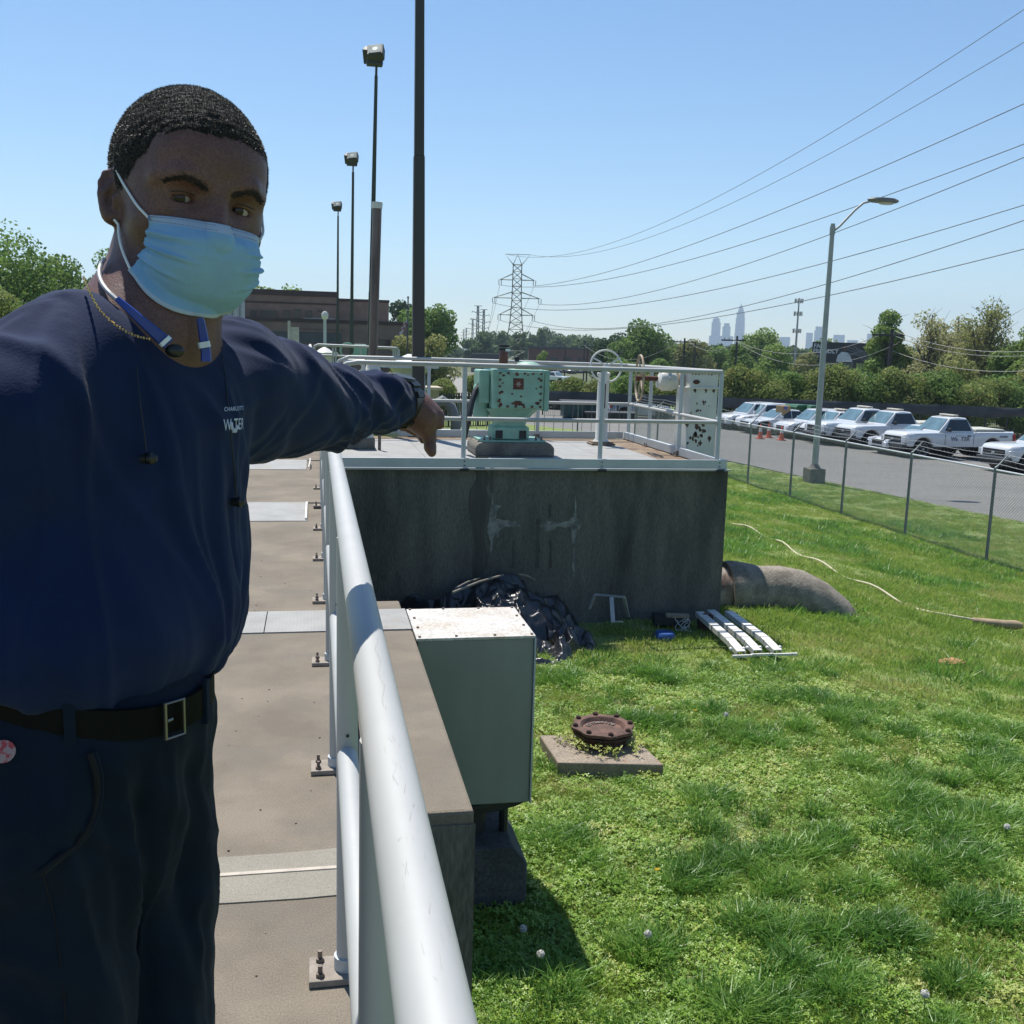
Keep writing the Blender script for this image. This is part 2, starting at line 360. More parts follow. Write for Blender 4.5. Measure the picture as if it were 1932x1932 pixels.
# ============================================================ NEAR HANDRAIL
def handrail():
    g = empty('handrail', (.07, 2.23, 0), 0, 'long pale aluminium tube handrail bolted along the walkway edge beside the man', 'handrail')
    r = .0242
    b = MB(); b.tube([(.07, .2, 1.07)]+[(.07, y, 1.07) for y in (1, 2, 4, 6, 8)]+[(.07, 10.6, 1.07)], r, 20); b.build('top_rail', alu, g, True, True)
    ys = [1.05, 2.23, 3.42, 4.64, 5.80, 6.98, 8.15, 9.33, 10.5]
    base = [.02]+ys
    for y0, y1 in zip(base[:-1], base[1:]):
        b = MB(); b.tube([(.07, y0+.024, .55), (.07, y1-.024, .55)], r*.98, 16); b.build('mid_rail', alu, g, True, True)
    for y in ys:
        b = MB(); b.tube([(.07, y, .014), (.07, y, 1.05)], r, 16); p = b.build('post', alu, g, True, True)
        b = MB(); b.bbox((-.018, y-.05, .001), (.128, y+.05, .018)); b.build('base_plate', mat('base_plate_paint', (.25, .215, .18), .8, .1, scale=30, var=.2), g, False, True, bev=.003)
        b = MB(); b.tube([(.07, y, .0185), (.07, y, .05)], r*1.25, 14); b.build('socket', alu_dull, g, True, True)
        for dy in (-.03, .03):
            b = MB(); b.cyl((.008, y+dy, .0185), (.008, y+dy, .027), .011, n=6); b.cyl((.008, y+dy, .0275), (.008, y+dy, .045), .0055, n=8)
            b.build('anchor_bolt', bolt_m, g, False, True)
        b = MB(); b.cyl((.07, y-.0245, .60), (.07, y-.0262, .60), .004, n=8); b.build('rivet_hole', dark_m, g, False, True)
    # weathering scratches: thin dark scuffs raised by nothing, shallow grooves
    b = MB(); sc = []
    rr = random.Random(3)
    for k in range(26):
        y = 1.02+k*.0105; a = math.radians(86+6*math.sin(k*.7)+rr.uniform(-1.5, 1.5)-k*.5)
        y2 = y+.012; a2 = a+math.radians(rr.uniform(-3, 3)-1)
        R = r+.0003; P = lambda yy, aa: (.07+R*math.cos(aa), yy, 1.07+R*math.sin(aa))
        b.add([P(y, a), P(y, a+.03), P(y2, a2+.02), P(y2, a2)], [(0, 1, 2, 3)])
    rr = random.Random(9)
    for k in range(46):
        y = rr.choice([rr.uniform(.55, .95), rr.uniform(.6, 1.9)]); a = math.radians(rr.gauss(84, 16)); L_ = rr.uniform(.004, .022); da = math.radians(rr.uniform(-9, 9)); w_ = rr.uniform(.006, .018)
        P = lambda yy, aa: (.07+R*math.cos(aa), yy, 1.07+R*math.sin(aa))
        b.add([P(y, a), P(y, a+w_), P(y+L_, a+da+w_*.6), P(y+L_, a+da)], [(0, 1, 2, 3)])
    b.build('scratch', mat('scratch_grey', (.33, .32, .31), .7), g, False, True, kind='stuff')
handrail()

# ============================================================ SHEET METAL BOX
def metal_box():
    x0, x1, y0, y1, z0, z1 = .507, 1.115, 4.98, 5.56, -.91, .005
    g = empty('equipment_box', ((x0+x1)/2, (y0+y1)/2, ground_h(.8, 5.2).item()), 0, 'tall grey-green sheet metal box with a pale stained lid beside the ledge', 'metal box')
    b = MB(); b.bbox((x0, y0, z0), (x1, y1, z1-.012)); b.build('body', galv, g, False, True, bev=.006)
    b = MB(); b.bbox((x0-.006, y0-.008, z1-.012), (x1+.006, y1+.006, z1+.004)); b.build('lid', lid_m, g, False, True, bev=.004)
    for fx in (.02, .33, .66, .98):
        for yy in (y0+.015, y1-.015):
            b = MB(); xx = x0+(x1-x0)*fx; b.cyl((xx, yy, z1+.0045), (xx, yy, z1+.011), .008, n=6); b.build('screw', bolt_m, g, False, True)
    for fy in (.33, .66):
        for xx in (x0+.02, x1-.02):
            b = MB(); yy = y0+(y1-y0)*fy; b.cyl((xx, yy, z1+.0045), (xx, yy, z1+.011), .008, n=6); b.build('screw', bolt_m, g, False, True)
    b = MB(); b.bbox((x1-.001, y0-.012, z0), (x1+.008, y0+.004, z1-.014)); b.build('corner_trim', alu_dull, g, False, True)
    b = MB(); b.lathe([(.30, z0-.002), (.30, z0-.02), (.22, z0-.06), (.10, z0-.08)], ((x0+x1)/2-.02, (y0+y1)/2, 0), 24); b.build('motor_flange', dark_m, g, True, True)
    b = MB(); b.cyl((.82, 5.25, z0-.07), (.82, 5.25, -1.2), .11, n=16); b.cyl((1.02, 5.2, z0-.04), (1.02, 5.2, -1.2), .025, n=8); b.build('motor_stand', dark_m, g, True, True)
    b = MB(); b.prism([(.51, -.913), (1.105, -.913), (1.06, -.935), (.96, -.962), (.76, -.985), (.51, -.985)], 5.0, 5.5, 'y'); b.build('bottom_pan', dark_m, g, False, True, bev=.004)
    b = MB(); b.prism([(.5, -1.62), (1.12, -1.62), (1.12, -1.27), (1.04, -1.17), (.5, -1.17)], 5.0, 5.5, 'y'); b.build('pedestal', mat('shaded_block', (.085, .088, .085), .95, scale=5, col2=(.045, .047, .045), bump=.8, bscale=40, speck=60), g, False, True, bev=.01)  # darker copy of the block concrete: shade under the box put into its colour
metal_box()

# ============================================================ RAISED PLATFORM
PZ = .16
def platform():
    g = empty('raised_platform', (2.4, 11.06, -1.6)); tag(g, 'large raised concrete platform with dark stained wall and pale railing', 'platform')
    X0, X1, Y0, Y1 = .165, 4.66, 11.0, 14.9
    b = MB(); b.bbox((X0, Y0, -1.9), (X1+.04, Y1, PZ-.012)); b.build('wall', wall_conc, g, False, True, bev=.012)
    # deck plates
    xs = [X0+.01, 1.30, 2.42, 3.54, 4.2]
    for a, c in zip(xs[:-1], xs[1:]):
        for (ya, yb) in ((Y0+.06, 12.4), (12.404, 13.7), (13.704, Y1-.42)):
            b = MB(); b.bbox((a+.002, ya, PZ-.011), (c-.002, yb, PZ)); b.build('deck_plate', plate_m, g, False, True)
    rim = mat('rust_stained_concrete', (.24, .19, .13), .9, scale=4, col2=(.13, .075, .045), speck=60, bump=.3)
    b = MB(); b.bbox((4.203, Y0+.06, PZ-.011), (X1-.02, Y1-.01, PZ-.001)); b.bbox((X0+.02, Y1-.418, PZ-.011), (4.2, Y1-.01, PZ-.001)); b.build('deck_edge', rim, g, False, True)
    # white efflorescence streaks around the filled cracks, thin crusts standing proud of the wall
    eff = mat('lime_crust', (.27, .27, .25), .95, scale=9, col2=(.10, .10, .095), ramp=(.38, .62), bump=.5)
    def W(pts): return [(lambda q: (q[0], q[2]))(ony((900+x/1.486)/1.565, (1300+y/1.486)/1.565, 11.0)) for x, y in pts]
    def jag(poly, amp=.008, n=4):
        out = []
        for (x0, z0), (x1, z1) in zip(poly, poly[1:]+poly[:1]):
            for k in range(n): t = k/n; out.append((x0+(x1-x0)*t+random.uniform(-amp, amp), z0+(z1-z0)*t+random.uniform(-amp, amp)))
        return out
    L1 = [(826, 232), (832, 278), (868, 286), (845, 298), (838, 345), (890, 350), (950, 362), (945, 380), (880, 378), (855, 400), (848, 428), (835, 405), (825, 440), (818, 500), (812, 440), (800, 400), (806, 350), (813, 300)]
    L2 = [(1188, 238), (1192, 340), (1212, 360), (1208, 385), (1193, 392), (1187, 480), (1181, 600), (1175, 600), (1176, 480), (1165, 382), (1110, 378), (1062, 402), (1040, 390), (1020, 374), (1060, 352), (1110, 362), (1160, 350), (1180, 330)]
    for L in (L1, L2):
        b = MB(); b.prism(jag(W(L)), 10.995, 10.9985, 'y'); b.build('lime_patch', eff, g, False, True, label='pale lime crust around a crack in the wall')
    dk = mat('black_streak', (.055, .052, .047), .95, scale=6, col2=(.09, .085, .075), stretch=(3, 3, .3))
    for (x, ya, yb, w) in ((765, 70, 640, 28), (1075, 280, 340, 5), (1022, 345, 560, 5), (1078, 440, 560, 4), (915, 440, 560, 4), (1345, 630, 660, 3), (820, 120, 230, 5)):
        q0, q1 = W([(x-w, ya)])[0], W([(x+w, yb)])[0]
        n = 12; lft = [(q0[0]+random.uniform(-.01, .01)*w/6+.0*k, q0[1]+(q1[1]-q0[1])*k/n) for k in range(n+1)]; rgt = [(q1[0]+random.uniform(-.01, .01)*w/6, q0[1]+(q1[1]-q0[1])*k/n) for k in range(n+1)]
        b = MB(); b.prism(lft+rgt[::-1], 10.9968, 10.9992, 'y'); b.build('water_streak', dk, g, False, True)
    b = MB(); b.bbox((X0, 10.985, -1.9), (X1+.045, 10.9994, -1.55)); b.build('footing', wall_conc, g, False, True)
platform()
def platform_rail():
    g = empty('platform_railing', (2.4, 11.06, PZ), 0, 'pale tube railing with toe boards around the raised platform', 'railing')
    r = .026; zt, zm = 1.275, .70; Xl, Xr, Yf, Yb = .42, 4.57, 11.06, 14.78
    b = MB(); b.tube([(Xl-.20, Yf, .75), (Xl-.20, Yf, 1.10), (Xl-.17, Yf, 1.20), (Xl-.09, Yf, 1.265), (Xl+.03, Yf, zt+.012), (1.6, Yf, zt+.01), (3.16, Yf, zt+.005), (Xr, Yf, zt)], r, 14); b.build('top_rail', alu, g, True, True)
    b = MB(); b.tube([(Xl-.13, Yb-.1, .75), (Xl-.13, Yb-.1, 1.13), (Xl-.08, Yb-.1, 1.24), (Xl+.05, Yb-.1, zt+.02), (1.6, Yb, zt+.02), (3.2, Yb, zt+.01), (4.62, Yb, zt)], r, 14); b.build('top_rail', alu, g, True, True)
    b = MB(); b.tube([(4.62, Yb, zt), (Xr, Yf, zt)], r, 14); b.build('top_rail', alu, g, True, True)
    for p in (((Xl-.2, Yf, zm), (1.57, Yf, zm)), ((1.64, Yf, zm), (3.13, Yf, zm)), ((3.20, Yf, zm), (Xr, Yf, zm)), ((.3, Yb, zm), (4.64, Yb, zm)), ((4.66, Yb, zm), (Xr+.01, Yf, zm))):
        b = MB(); b.tube(p, r*.86, 12); b.build('mid_rail', alu, g, True, True)
    for x, y in ((1.605, Yf), (3.165, Yf), (4.57, Yf), (1.62, Yb), (3.25, Yb), (4.66, Yb), (4.64, 13.75), (4.61, 12.45)):
        b = MB(); b.tube([(x, y, PZ+.002), (x, y, zt-.01)], r, 14); b.build('post', alu_dull, g, True, True)
        if y > 11.2:
            b = MB(); b.bbox((x-.06, y-.06, PZ+.001), (x+.06, y+.06, PZ+.014)); b.cyl((x, y, PZ+.015), (x, y, PZ+.07), r*1.4, n=12)
            for s in (-1, 1): b.cyl((x-.04, y+s*.04, PZ+.0145), (x-.04, y+s*.04, PZ+.05), .01, n=6)
            b.build('post_foot', bolt_m, g, False, True)
    for nm, a, c in (('toe_board', (X0_ := .17, 10.965, .172), (4.66, 10.992, .275)), ('toe_board', (4.60, 11.0, .172), (4.655, Yb+.03, .275)), ('toe_board', (1.2, Yb+.035, .172), (4.59, Yb+.06, .275))):
        b = MB(); b.bbox(a, c); b.build(nm, alu_dull, g, False, True, bev=.003)
    b = MB(); b.bbox((.17, 10.94, .150), (4.70, 11.02, .166)); b.build('edge_angle', alu, g, False, True, label='bright sunlit strip below the toe board')
    for x in (1.605, 3.165, 4.57):
        for z in (.198, .243):
            b = MB(); b.cyl((x, 10.964, z), (x, 10.9605, z), .008, n=8); b.build('rivet', dark_m, g, False, True)
        b = MB(); b.bbox((x-.05, 10.93, .135), (x+.05, 10.938, .165)); b.build('clip', dark_m, g, False, True)
platform_rail()

# ============================================================ GREEN GEAR UNIT
def gear_unit():
    green = mat('mint_paint', (.21, .38, .30), .55, .0, scale=6, var=.12, col3=(.10, .045, .03), scale3=7.5, ramp3=(.66, .73), bump=.15)
    rust = mat('rust_patch', (.13, .045, .03), .85, scale=14, col2=(.06, .03, .022), bump=.5)
    g = empty('gear_unit', (2.32, 12.6, PZ), 0, 'rusty mint green gear unit with square bolted front on a concrete plinth', 'gearbox')
    yf = 12.25
    b = MB(); b.prism([(1.93, .161), (2.92, .161), (2.92, .27), (2.86, .33), (1.98, .33), (1.93, .28)], yf, 13.0, 'y'); b.build('plinth', block_conc, g, False, True, bev=.02)
    b = MB(); b.bbox((2.0, yf+.06, .331), (2.82, 12.95, .352)); b.build('base_flange', green, g, False, True, bev=.005)
    for x in (2.05, 2.12, 2.70, 2.77):
        b = MB(); b.cyl((x, yf+.1, .3525), (x, yf+.1, .40), .014, n=6); b.build('anchor_bolt', bolt_m, g, False, True)
    b = MB(); z = lambda y: y
    sec = [(.18, .355), (.235, .36), (.235, .50), (.19, .53), (.215, .60), (.27, .67), (.33, .74)]
    V = []; F = []
    cx, cy = 2.40, 12.62
    for (h, zz) in sec:
        k = len(V); c = h*.72
        pts = [(-h, -c), (-c, -h), (c, -h), (h, -c), (h, c), (c, h), (-c, h), (-h, c)]
        V += [(cx+p[0], cy+p[1]*.95, zz) for p in pts]
        if k: F += [(k-8+j, k-8+(j+1) % 8, k+(j+1) % 8, k+j) for j in range(8)]
    F += [tuple(reversed(range(8))), tuple(len(V)-8+j for j in range(8))]
    b.add(V, F); b.build('pedestal_leg', green, g, False, True, bev=.008)
    for x in (-.16, .14):
        b = MB(); b.bbox((cx+x-.045, cy-.232, .37), (cx+x+.045, cy-.224, .47)); b.build('access_opening', dark_m, g, False, True)
    x0, x1, y0, y1, z0, z1 = 2.12, 2.76, yf, 12.95, .742, 1.225
    b = MB(); b.bbox((x0, y0, z0), (x1, y1, z1)); b.build('housing', green, g, False, True, bev=.015)
    b = MB(); b.bbox((x0+.07, y0-.018, z0+.02), (x1-.03, y0-.001, z1-.03)); b.build('front_cover', green, g, False, True, bev=.004)
    fx0, fx1, fz0, fz1 = x0+.085, x1-.045, z0+.035, z1-.045
    P = [(fx0+(fx1-fx0)*i/5, z_) for i in range(6) for z_ in (fz0, fz1)]+[(x_, fz0+(fz1-fz0)*i/5) for i in range(1, 5) for x_ in (fx0, fx1)]
    for x, z_ in P:
        b = MB(); b.cyl((x, y0-.0185, z_), (x, y0-.034, z_), .016, n=6); b.build('cover_bolt', rust, g, False, True)
    b = MB(); b.bbox((2.37, y0-.0215, .985), (2.50, y0-.0188, 1.12)); b.build('nameplate', rust, g, False, True, label='red rusted square plate on the front cover')
    b = MB()
    for a in (0, 1.05, 2.1): 
        c_, s_ = math.cos(a)*.035, math.sin(a)*.035; b.tube([(2.435-c_, y0-.0222, 1.05-s_), (2.435+c_, y0-.0222, 1.05+s_)], .004, 5)
    b.build('plate_mark', mat('chipped_white', (.5, .42, .38), .8), g, False, True)
    def blotch(cx, cz, r, n=13, k=.35):
        b = MB(); b.prism([(cx+r*(1+k*random.uniform(-1, 1))*math.cos(2*math.pi*i/n), cz+r*.7*(1+k*random.uniform(-1, 1))*math.sin(2*math.pi*i/n)) for i in range(n)], y0-.0205, y0-.0189, 'y'); b.build('rust_spot', rust, g, False, True)
    for q in ((2.43, .82, .05), (2.50, .80, .025), (2.37, .815, .02), (2.36, .93, .015), (2.25, 1.15, .02), (2.55, 1.16, .014), (2.2, .84, .02), (2.66, 1.0, .014), (2.23, .95, .022), (2.22, .80, .03), (2.68, .82, .03), (2.69, 1.12, .02), (2.24, 1.06, .012), (2.47, .90, .018), (2.42, 1.16, .02)): blotch(*q)
    # streaked side panel to the left (auxiliary housing)
    b = MB(); b.bbox((1.98, y0+.15, .80), (2.115, y1-.1, 1.21)); b.build('side_housing', green, g, False, True, bev=.02)
    b = MB(); b.lathe([(.09, .60), (.10, .66), (.10, 1.0), (.085, 1.02)], (2.03, y0+.3, 0), 16); b.build('side_motor', green, g, True, True)
    b = MB(); b.bbox((2.775, y0+.05, .72), (2.84, y1-.1, 1.22)); b.build('rear_flange', green, g, False, True, bev=.006)
    # top: dome, red breather tube with dark bands
    b = MB(); b.lathe([(.17, 1.226), (.17, 1.26), (.13, 1.30), (.06, 1.32)], (2.62, 12.6, 0), 18); b.build('top_dome', green, g, True, True)
    b = MB(); b.lathe([(.07, 1.226), (.085, 1.25), (.06, 1.27)], (2.28, 12.5, 0), 14); b.build('filler_cap', green, g, True, True)
    tx, ty = 2.315, 12.62
    b = MB(); b.lathe([(.068, 1.226), (.068, 1.27), (.055, 1.275), (.058, 1.30), (.058, 1.44), (.056, 1.445)], (tx, ty, 0), 16)
    b.build('oil_canister', mat('brown_red_plastic', (.12, .035, .025), .4, scale=10, var=.2), g, True, True)
    for z_ in (1.235, 1.45, 1.49):
        b = MB(); b.lathe([(.068, z_), (.07, z_+.004), (.07, z_+.022), (.066, z_+.027)], (tx, ty, 0), 16); b.build('canister_band', dark_m, g, True, True)
    b = MB(); b.bbox((tx+.01, ty-.071, 1.44), (tx+.068, ty-.06, 1.47)); b.build('label_sticker', mat('sticker_white', (.7, .7, .7), .5), g, False, True)
    b = MB(); b.lathe([(.03, 0), (.036, .01), (.03, .03)], (0, 0, 0), 12, Matrix.Translation((2.46, 12.5, 1.35)) @ Matrix.Rotation(R_(90), 4, 'X')); b.build('sight_glass', dark_m, g, True, True)
    # black drain hose
    h = MB(); A = [ony(905, 727, 12.5), ony(897, 738, 12.45), ony(890, 760, 12.4), ony(884, 790, 12.3), ony(876, 826, 12.5)]
    h.tube([(2.02, 12.45, 1.06)]+[tuple(p) for p in A], .035, 10); o = h.build('drain_hose', mat('black_rubber', (.02, .021, .024), .55, scale=9, var=.3), None, True)
    tag(o, 'black rubber hose curving down beside the green gear unit to the platform deck', 'hose')
gear_unit()

# ============================================================ VALVE STANDS
def valve_stuff():
    wp = mat('white_chipped_paint', (.58, .58, .54), .5, scale=5, var=.08, col3=(.16, .09, .05), scale3=9, ramp3=(.68, .73))
    rust = MATS['rust_patch']
    x, y = 4.0, 13.95
    g = empty('valve_stand', (x, y, PZ), 0, 'white valve pedestal with a handwheel and a dark rusted slot, behind the front railing', 'valve stand')
    b = MB(); b.bbox((x-.17, y-.15, PZ+.001), (x+.17, y+.15, PZ+.03)); b.bbox((x-.15, y-.13, PZ+.031), (x+.15, y+.13, PZ+.05)); b.build('base_plate', rim_ := mat('rusty_base', (.3, .24, .18), .85, scale=12, col2=(.1, .06, .04)), g, False, True, bev=.004)
    b = MB(); b.lathe([(.115, PZ+.051), (.085, PZ+.09), (.082, 1.0), (.078, 1.02), (.078, 1.12), (.095, 1.14), (.095, 1.17), (.06, 1.19)], (x-.0, y, 0), 20); b.build('column', wp, g, True, True)
    b = MB(); b.bbox((x-.012, y-.0895, .68), (x+.014, y-.075, 1.02)); b.build('indicator_slot', mat('slot_rust', (.04, .015, .01), .9), g, False, True)
    b = MB(); b.lathe([(.06, 1.191), (.07, 1.21), (.05, 1.235)], (x-.02, y, 0), 12); b.build('stem_nut', rust, g, True, True)
    M = Matrix.Translation((x+.0, y-.10, 1.27)) @ Matrix.Rotation(R_(78), 4, 'X')
    b = MB(); b.tube([tuple(M @ Vector((.225*math.cos(a), .225*math.sin(a), 0))) for a in np.linspace(0, 2*math.pi, 33)[:-1]], .0135, 8, closed=True); b.build('wheel_rim', wp, g, True, True)
    for a in (.5, 2.6, 4.7):
        b = MB(); b.tube([tuple(M @ Vector((0, 0, 0))), tuple(M @ Vector((.12*math.cos(a), .12*math.sin(a), .03))), tuple(M @ Vector((.222*math.cos(a), .222*math.sin(a), 0)))], .012, 7); b.build('wheel_spoke', wp, g, True, True)
    b = MB(); b.tube([tuple(M @ Vector((0, 0, -.03))), tuple(M @ Vector((0, 0, .04)))], .035, 10); b.tube([tuple(M @ Vector((0, 0, -.03))), (x, y, 1.24)], .02, 8); b.build('wheel_hub', wp, g, True, True)
    # horizontal gear operator fixed to the white column outside the rail
    tanw = mat('tan_old_paint', (.42, .36, .26), .7, scale=9, col2=(.25, .17, .11), bump=.2)
    cx, cy = 5.02, 13.0
    g = empty('gate_operator', (cx, cy, ground_h(cx, cy).item()), 0, 'white chipped steel column with rust-flaked face, carrying a handwheel gear operator', 'gate operator')
    q = [onx(p, 760, cx-.2)[1] for p in (1300,)]
    b = MB(); b.bbox((cx-.19, cy-.25, -1.9), (cx+.21, cy+.25, 1.24)); col = b.build('column', wp, g, False, True, bev=.02)
    b = MB(); b.bbox((cx-.215, cy-.275, 1.02), (cx+.235, cy+.275, 1.045)); b.bbox((cx-.21, cy-.27, 1.235), (cx+.23, cy+.27, 1.26)); b.build('column_band', wp, g, False, True, bev=.004)
    flake = mat('rust_flake', (.09, .06, .042), .9, scale=20, var=.4)
    rr = random.Random(5)
    def fl(x, z, r):
        b = MB(); n = 9; b.prism([(x+r*(1+.5*rr.uniform(-1, 1))*math.cos(2*math.pi*i/n), z+r*1.4*(1+.5*rr.uniform(-1, 1))*math.sin(2*math.pi*i/n)) for i in range(n)], cy-.2535, cy-.2508, 'y'); b.build('rust_flake', flake, g, False, True)
    for i in range(24): fl(cx-.03+rr.gauss(0, .06)+(.02 if i % 3 else -.1), .22+.48*rr.random()**1.1*.9, rr.uniform(.008, .026))
    for i in range(9): fl(cx+rr.uniform(-.1, .15), rr.uniform(.72, .86), rr.uniform(.006, .014))
    for xx in (-.11, .04, .15): fl(cx+xx, 1.0, .018)
    for i in range(8): fl(cx-.16+i*.045, 1.222, rr.uniform(.006, .016))
    b = MB(); b.ball((cx-.10, cy-.255, 1.11), (.05, .02, .03), 10, 6); b.build('rusty_stub', rust, g, True, True)
    ax = 1.135
    b = MB(); b.tube([(cx-.195, cy, ax), (cx-.27, cy, ax)], .085, 16); b.build('mounting_flange', tanw, g, True, True)
    b = MB(); n = 18
    b.tube([(cx-.28, cy, ax), (cx-.30, cy, ax-.01), (cx-.36, cy, ax-.02), (cx-.46, cy, ax-.02), (cx-.53, cy, ax-.01), (cx-.55, cy, ax)], [.06, .115, .14, .14, .11, .04], 18); b.build('gear_case', wp, g, True, True)
    b = MB(); b.tube([(cx-.40, cy-.10, ax+.02), (cx-.40, cy-.20, ax+.02)], .04, 12); b.build('case_boss', alu_dull, g, True, True)
    b = MB(); b.tube([(cx-.552, cy, ax), (cx-.80, cy, ax+.005)], .033, 12); b.build('drive_shaft', rust, g, True, True)
    M = Matrix.Translation((cx-.80, cy, ax)) @ Matrix.Rotation(R_(90), 4, 'Y') @ Matrix.Rotation(R_(8), 4, 'X')
    b = MB(); b.tube([tuple(M @ Vector((.30*math.cos(a), .30*math.sin(a), 0))) for a in np.linspace(0, 2*math.pi, 37)[:-1]], .015, 8, closed=True); b.build('wheel_rim', tanw, g, True, True)
    for a in (.3, 1.55, 2.8, 4.1, 5.3):
        b = MB(); b.tube([tuple(M @ Vector((0, 0, .02))), tuple(M @ Vector((.296*math.cos(a), .296*math.sin(a), 0)))], .012, 6); b.build('wheel_spoke', tanw, g, True, True)
    b = MB(); b.tube([tuple(M @ Vector((0, .0, -.05))), tuple(M @ Vector((0, 0, .05)))], .04, 10); b.build('wheel_hub', rust, g, True, True)
valve_stuff()

# ============================================================ FENCE, LAMP, POLES
def chainlink_fence():
    X = 13.8; g = empty('chainlink_fence', (X, 18.6, -2.66), 0, 'grey chain-link fence with barbed wire on slanted arms beside the parking lot', 'fence')
    gz = lambda y: ground_h(X, y).item()+.01
    pm = mat('fence_post_steel', (.14, .16, .17), .6, .4, scale=9, var=.2); rail_m = mat('fence_rail_steel', (.5, .52, .53), .45, .5, scale=9, var=.12)
    ys = [18.6+3.03*k for k in range(-5, 9)]
    zt = -.70
    for y in ys:
        b = MB(); b.cyl((X, y, gz(y)-.05), (X, y, zt), .033, n=10); b.build('post', pm, g, True, True)
        b = MB(); b.tube([(X, y, zt), (X, y, zt+.02), (X+.05, y, zt+.06), (X+.27, y, zt+.30)], [.036, .034, .02, .012], 8); b.build('barb_arm', pm, g, True, True)
    for y0, y1 in zip(ys[:-1], ys[1:]):
        b = MB(); b.tube([(X, y0+.035, zt-.02), (X, y1-.035, zt-.02)], .021, 8, cap=False); b.build('top_rail', rail_m, g, True, True)
    yc = ys[-1]
    for k in range(1, 6):
        x_ = X-2.6*k; zz = ground_h(x_, yc).item()
        b = MB(); b.cyl((x_, yc, zz-.05), (x_, yc, zt), .033, n=8); b.build('post', pm, g, True, True)
    b = MB(); b.tube([(X-.035, yc, zt-.02), (X-13, yc, zt-.02)], .021, 8, cap=False); b.build('top_rail', rail_m, g, True, True)
    b = MB()
    for q in np.arange(.3, 12.9, .42): b.tube([(X-q, yc+.03, -2.75), (X-q, yc+.03, zt-.05)], .012, 4, cap=False)
    b.tube([(X, yc+.03, -1.6), (X-13, yc+.03, -1.6)], .012, 4); b.build('picket', pm, g, False, True, kind='stuff')
    wm = mat('wire_steel', (.30, .32, .33), .5, .6)
    for k, (dx, dz) in enumerate(((.08, .10), (.17, .19), (.26, .29))):
        b = MB()
        for y0, y1 in zip(ys[:-1], ys[1:]):
            b.tube([(X+dx, y0+(y1-y0)*t, zt+dz-.05*4*t*(1-t)) for t in np.linspace(0, 1, 6)], .0045, 4, cap=False)
            for q in range(20):
                yy = y0+(y1-y0)*(q+.5)/20; b.tube([(X+dx-.012, yy, zt+dz-.05-.004+.02*random.random()), (X+dx+.012, yy+.01, zt+dz-.01)], .003, 3, cap=False)
        b.build('barbed_wire', wm, g, False, True)
    # woven mesh: crossing diagonal wires as thin ribbons
    V = []; F = []
    zb = -2.62; H = zt-.04-zb; y0, y1 = ys[0], ys[-1]; p = .075; w = .0027
    n = 0
    for s in (1, -1):
        for c in np.arange(y0-H, y1+H, p):
            a = (c, zb); e = (c+s*H, zb+H)
            if s == -1: a = (c, zb); e = (c-H, zb+H)
            ya, yb = a[0], e[0]; za, zc = a[1], e[1]
            if max(ya, yb) < y0 or min(ya, yb) > y1: continue
            def clip(yv, A, B):
                t = (yv-A[0])/(B[0]-A[0]); return (yv, A[1]+(B[1]-A[1])*t)
            A, B = a, e
            if A[0] < y0: A = clip(y0, a, e)
            if A[0] > y1: A = clip(y1, a, e)
            if B[0] < y0: B = clip(y0, a, e)
            if B[0] > y1: B = clip(y1, a, e)
            x = X-.034+(.003 if s > 0 else -.003)
            V += [(x, A[0]-w*1.4, A[1]), (x, A[0]+w*1.4, A[1]), (x, B[0]+w*1.4, B[1]), (x, B[0]-w*1.4, B[1]),
                  (x-w, A[0], A[1]), (x+w, A[0], A[1]), (x+w, B[0], B[1]), (x-w, B[0], B[1])]
            F += [(n, n+1, n+2, n+3), (n+4, n+5, n+6, n+7)]; n += 8
    V = np.array(V)-np.array(g.location)
    o = npmesh('woven_wire', V, np.array(F), mat('mesh_wire', (.42, .45, .46), .5, .5), g); o['kind'] = 'stuff'
chainlink_fence()

def street_lamp():
    x, y = 17.21, 32.8; g = empty('street_lamp', (x, y, -2.86), 0, 'tall grey street lamp on a concrete footing at the parking lot edge', 'street lamp')
    b = MB(); b.bbox((x-.29, y-.29, -2.95), (x+.29, y+.29, -2.36)); b.build('footing', block_conc, g, False, True, bev=.03)
    gm = mat('grey_pole_paint', (.33, .35, .35), .6, .3, scale=3, var=.08)
    b = MB(); b.lathe([(.22, -2.358), (.19, -2.33), (.14, -2.25), (.125, -2.22)], (x, y, 0), 16); b.build('pole_base', mat('pole_base_paint', (.12, .11, .10), .8), g, True, True)
    b = MB(); b.tube([(x, y, -2.3), (x, y, 1.5), (x, y, 5.78), (x, y, 5.95)], [.115, .10, .075, .075], 14); b.build('pole', gm, g, True, True)
    b = MB(); b.tube([(x+.05, y, 5.72), (x+.25, y, 5.88), (x+.75, y, 6.42), (x+1.05, y, 6.68), (x+1.3, y, 6.75)], .04, 10); b.cyl((x, y, 5.6), (x, y, 5.86), .095, n=14); b.build('arm', gm, g, True, True)
    M = Matrix.Translation((x+1.78, y, 6.78))
    b = MB(); b.lathe([(.05, .12), (.16, .10), (.2, .04), (.2, -.0), (.17, -.05)], n=20, M=M @ Matrix.Diagonal((2.9, 1, 1, 1))); b.build('lamp_head', mat('lamp_head_grey', (.17, .17, .165), .6, .3), g, True, True)
    b = MB(); b.lathe([(.15, -.051), (.12, -.10), (.04, -.12)], n=18, M=M @ Matrix.Translation((.12, 0, 0)) @ Matrix.Diagonal((2.0, 1, 1, 1))); b.build('lens', mat('lamp_lens', (.45, .46, .42), .25), g, True, True)
street_lamp()

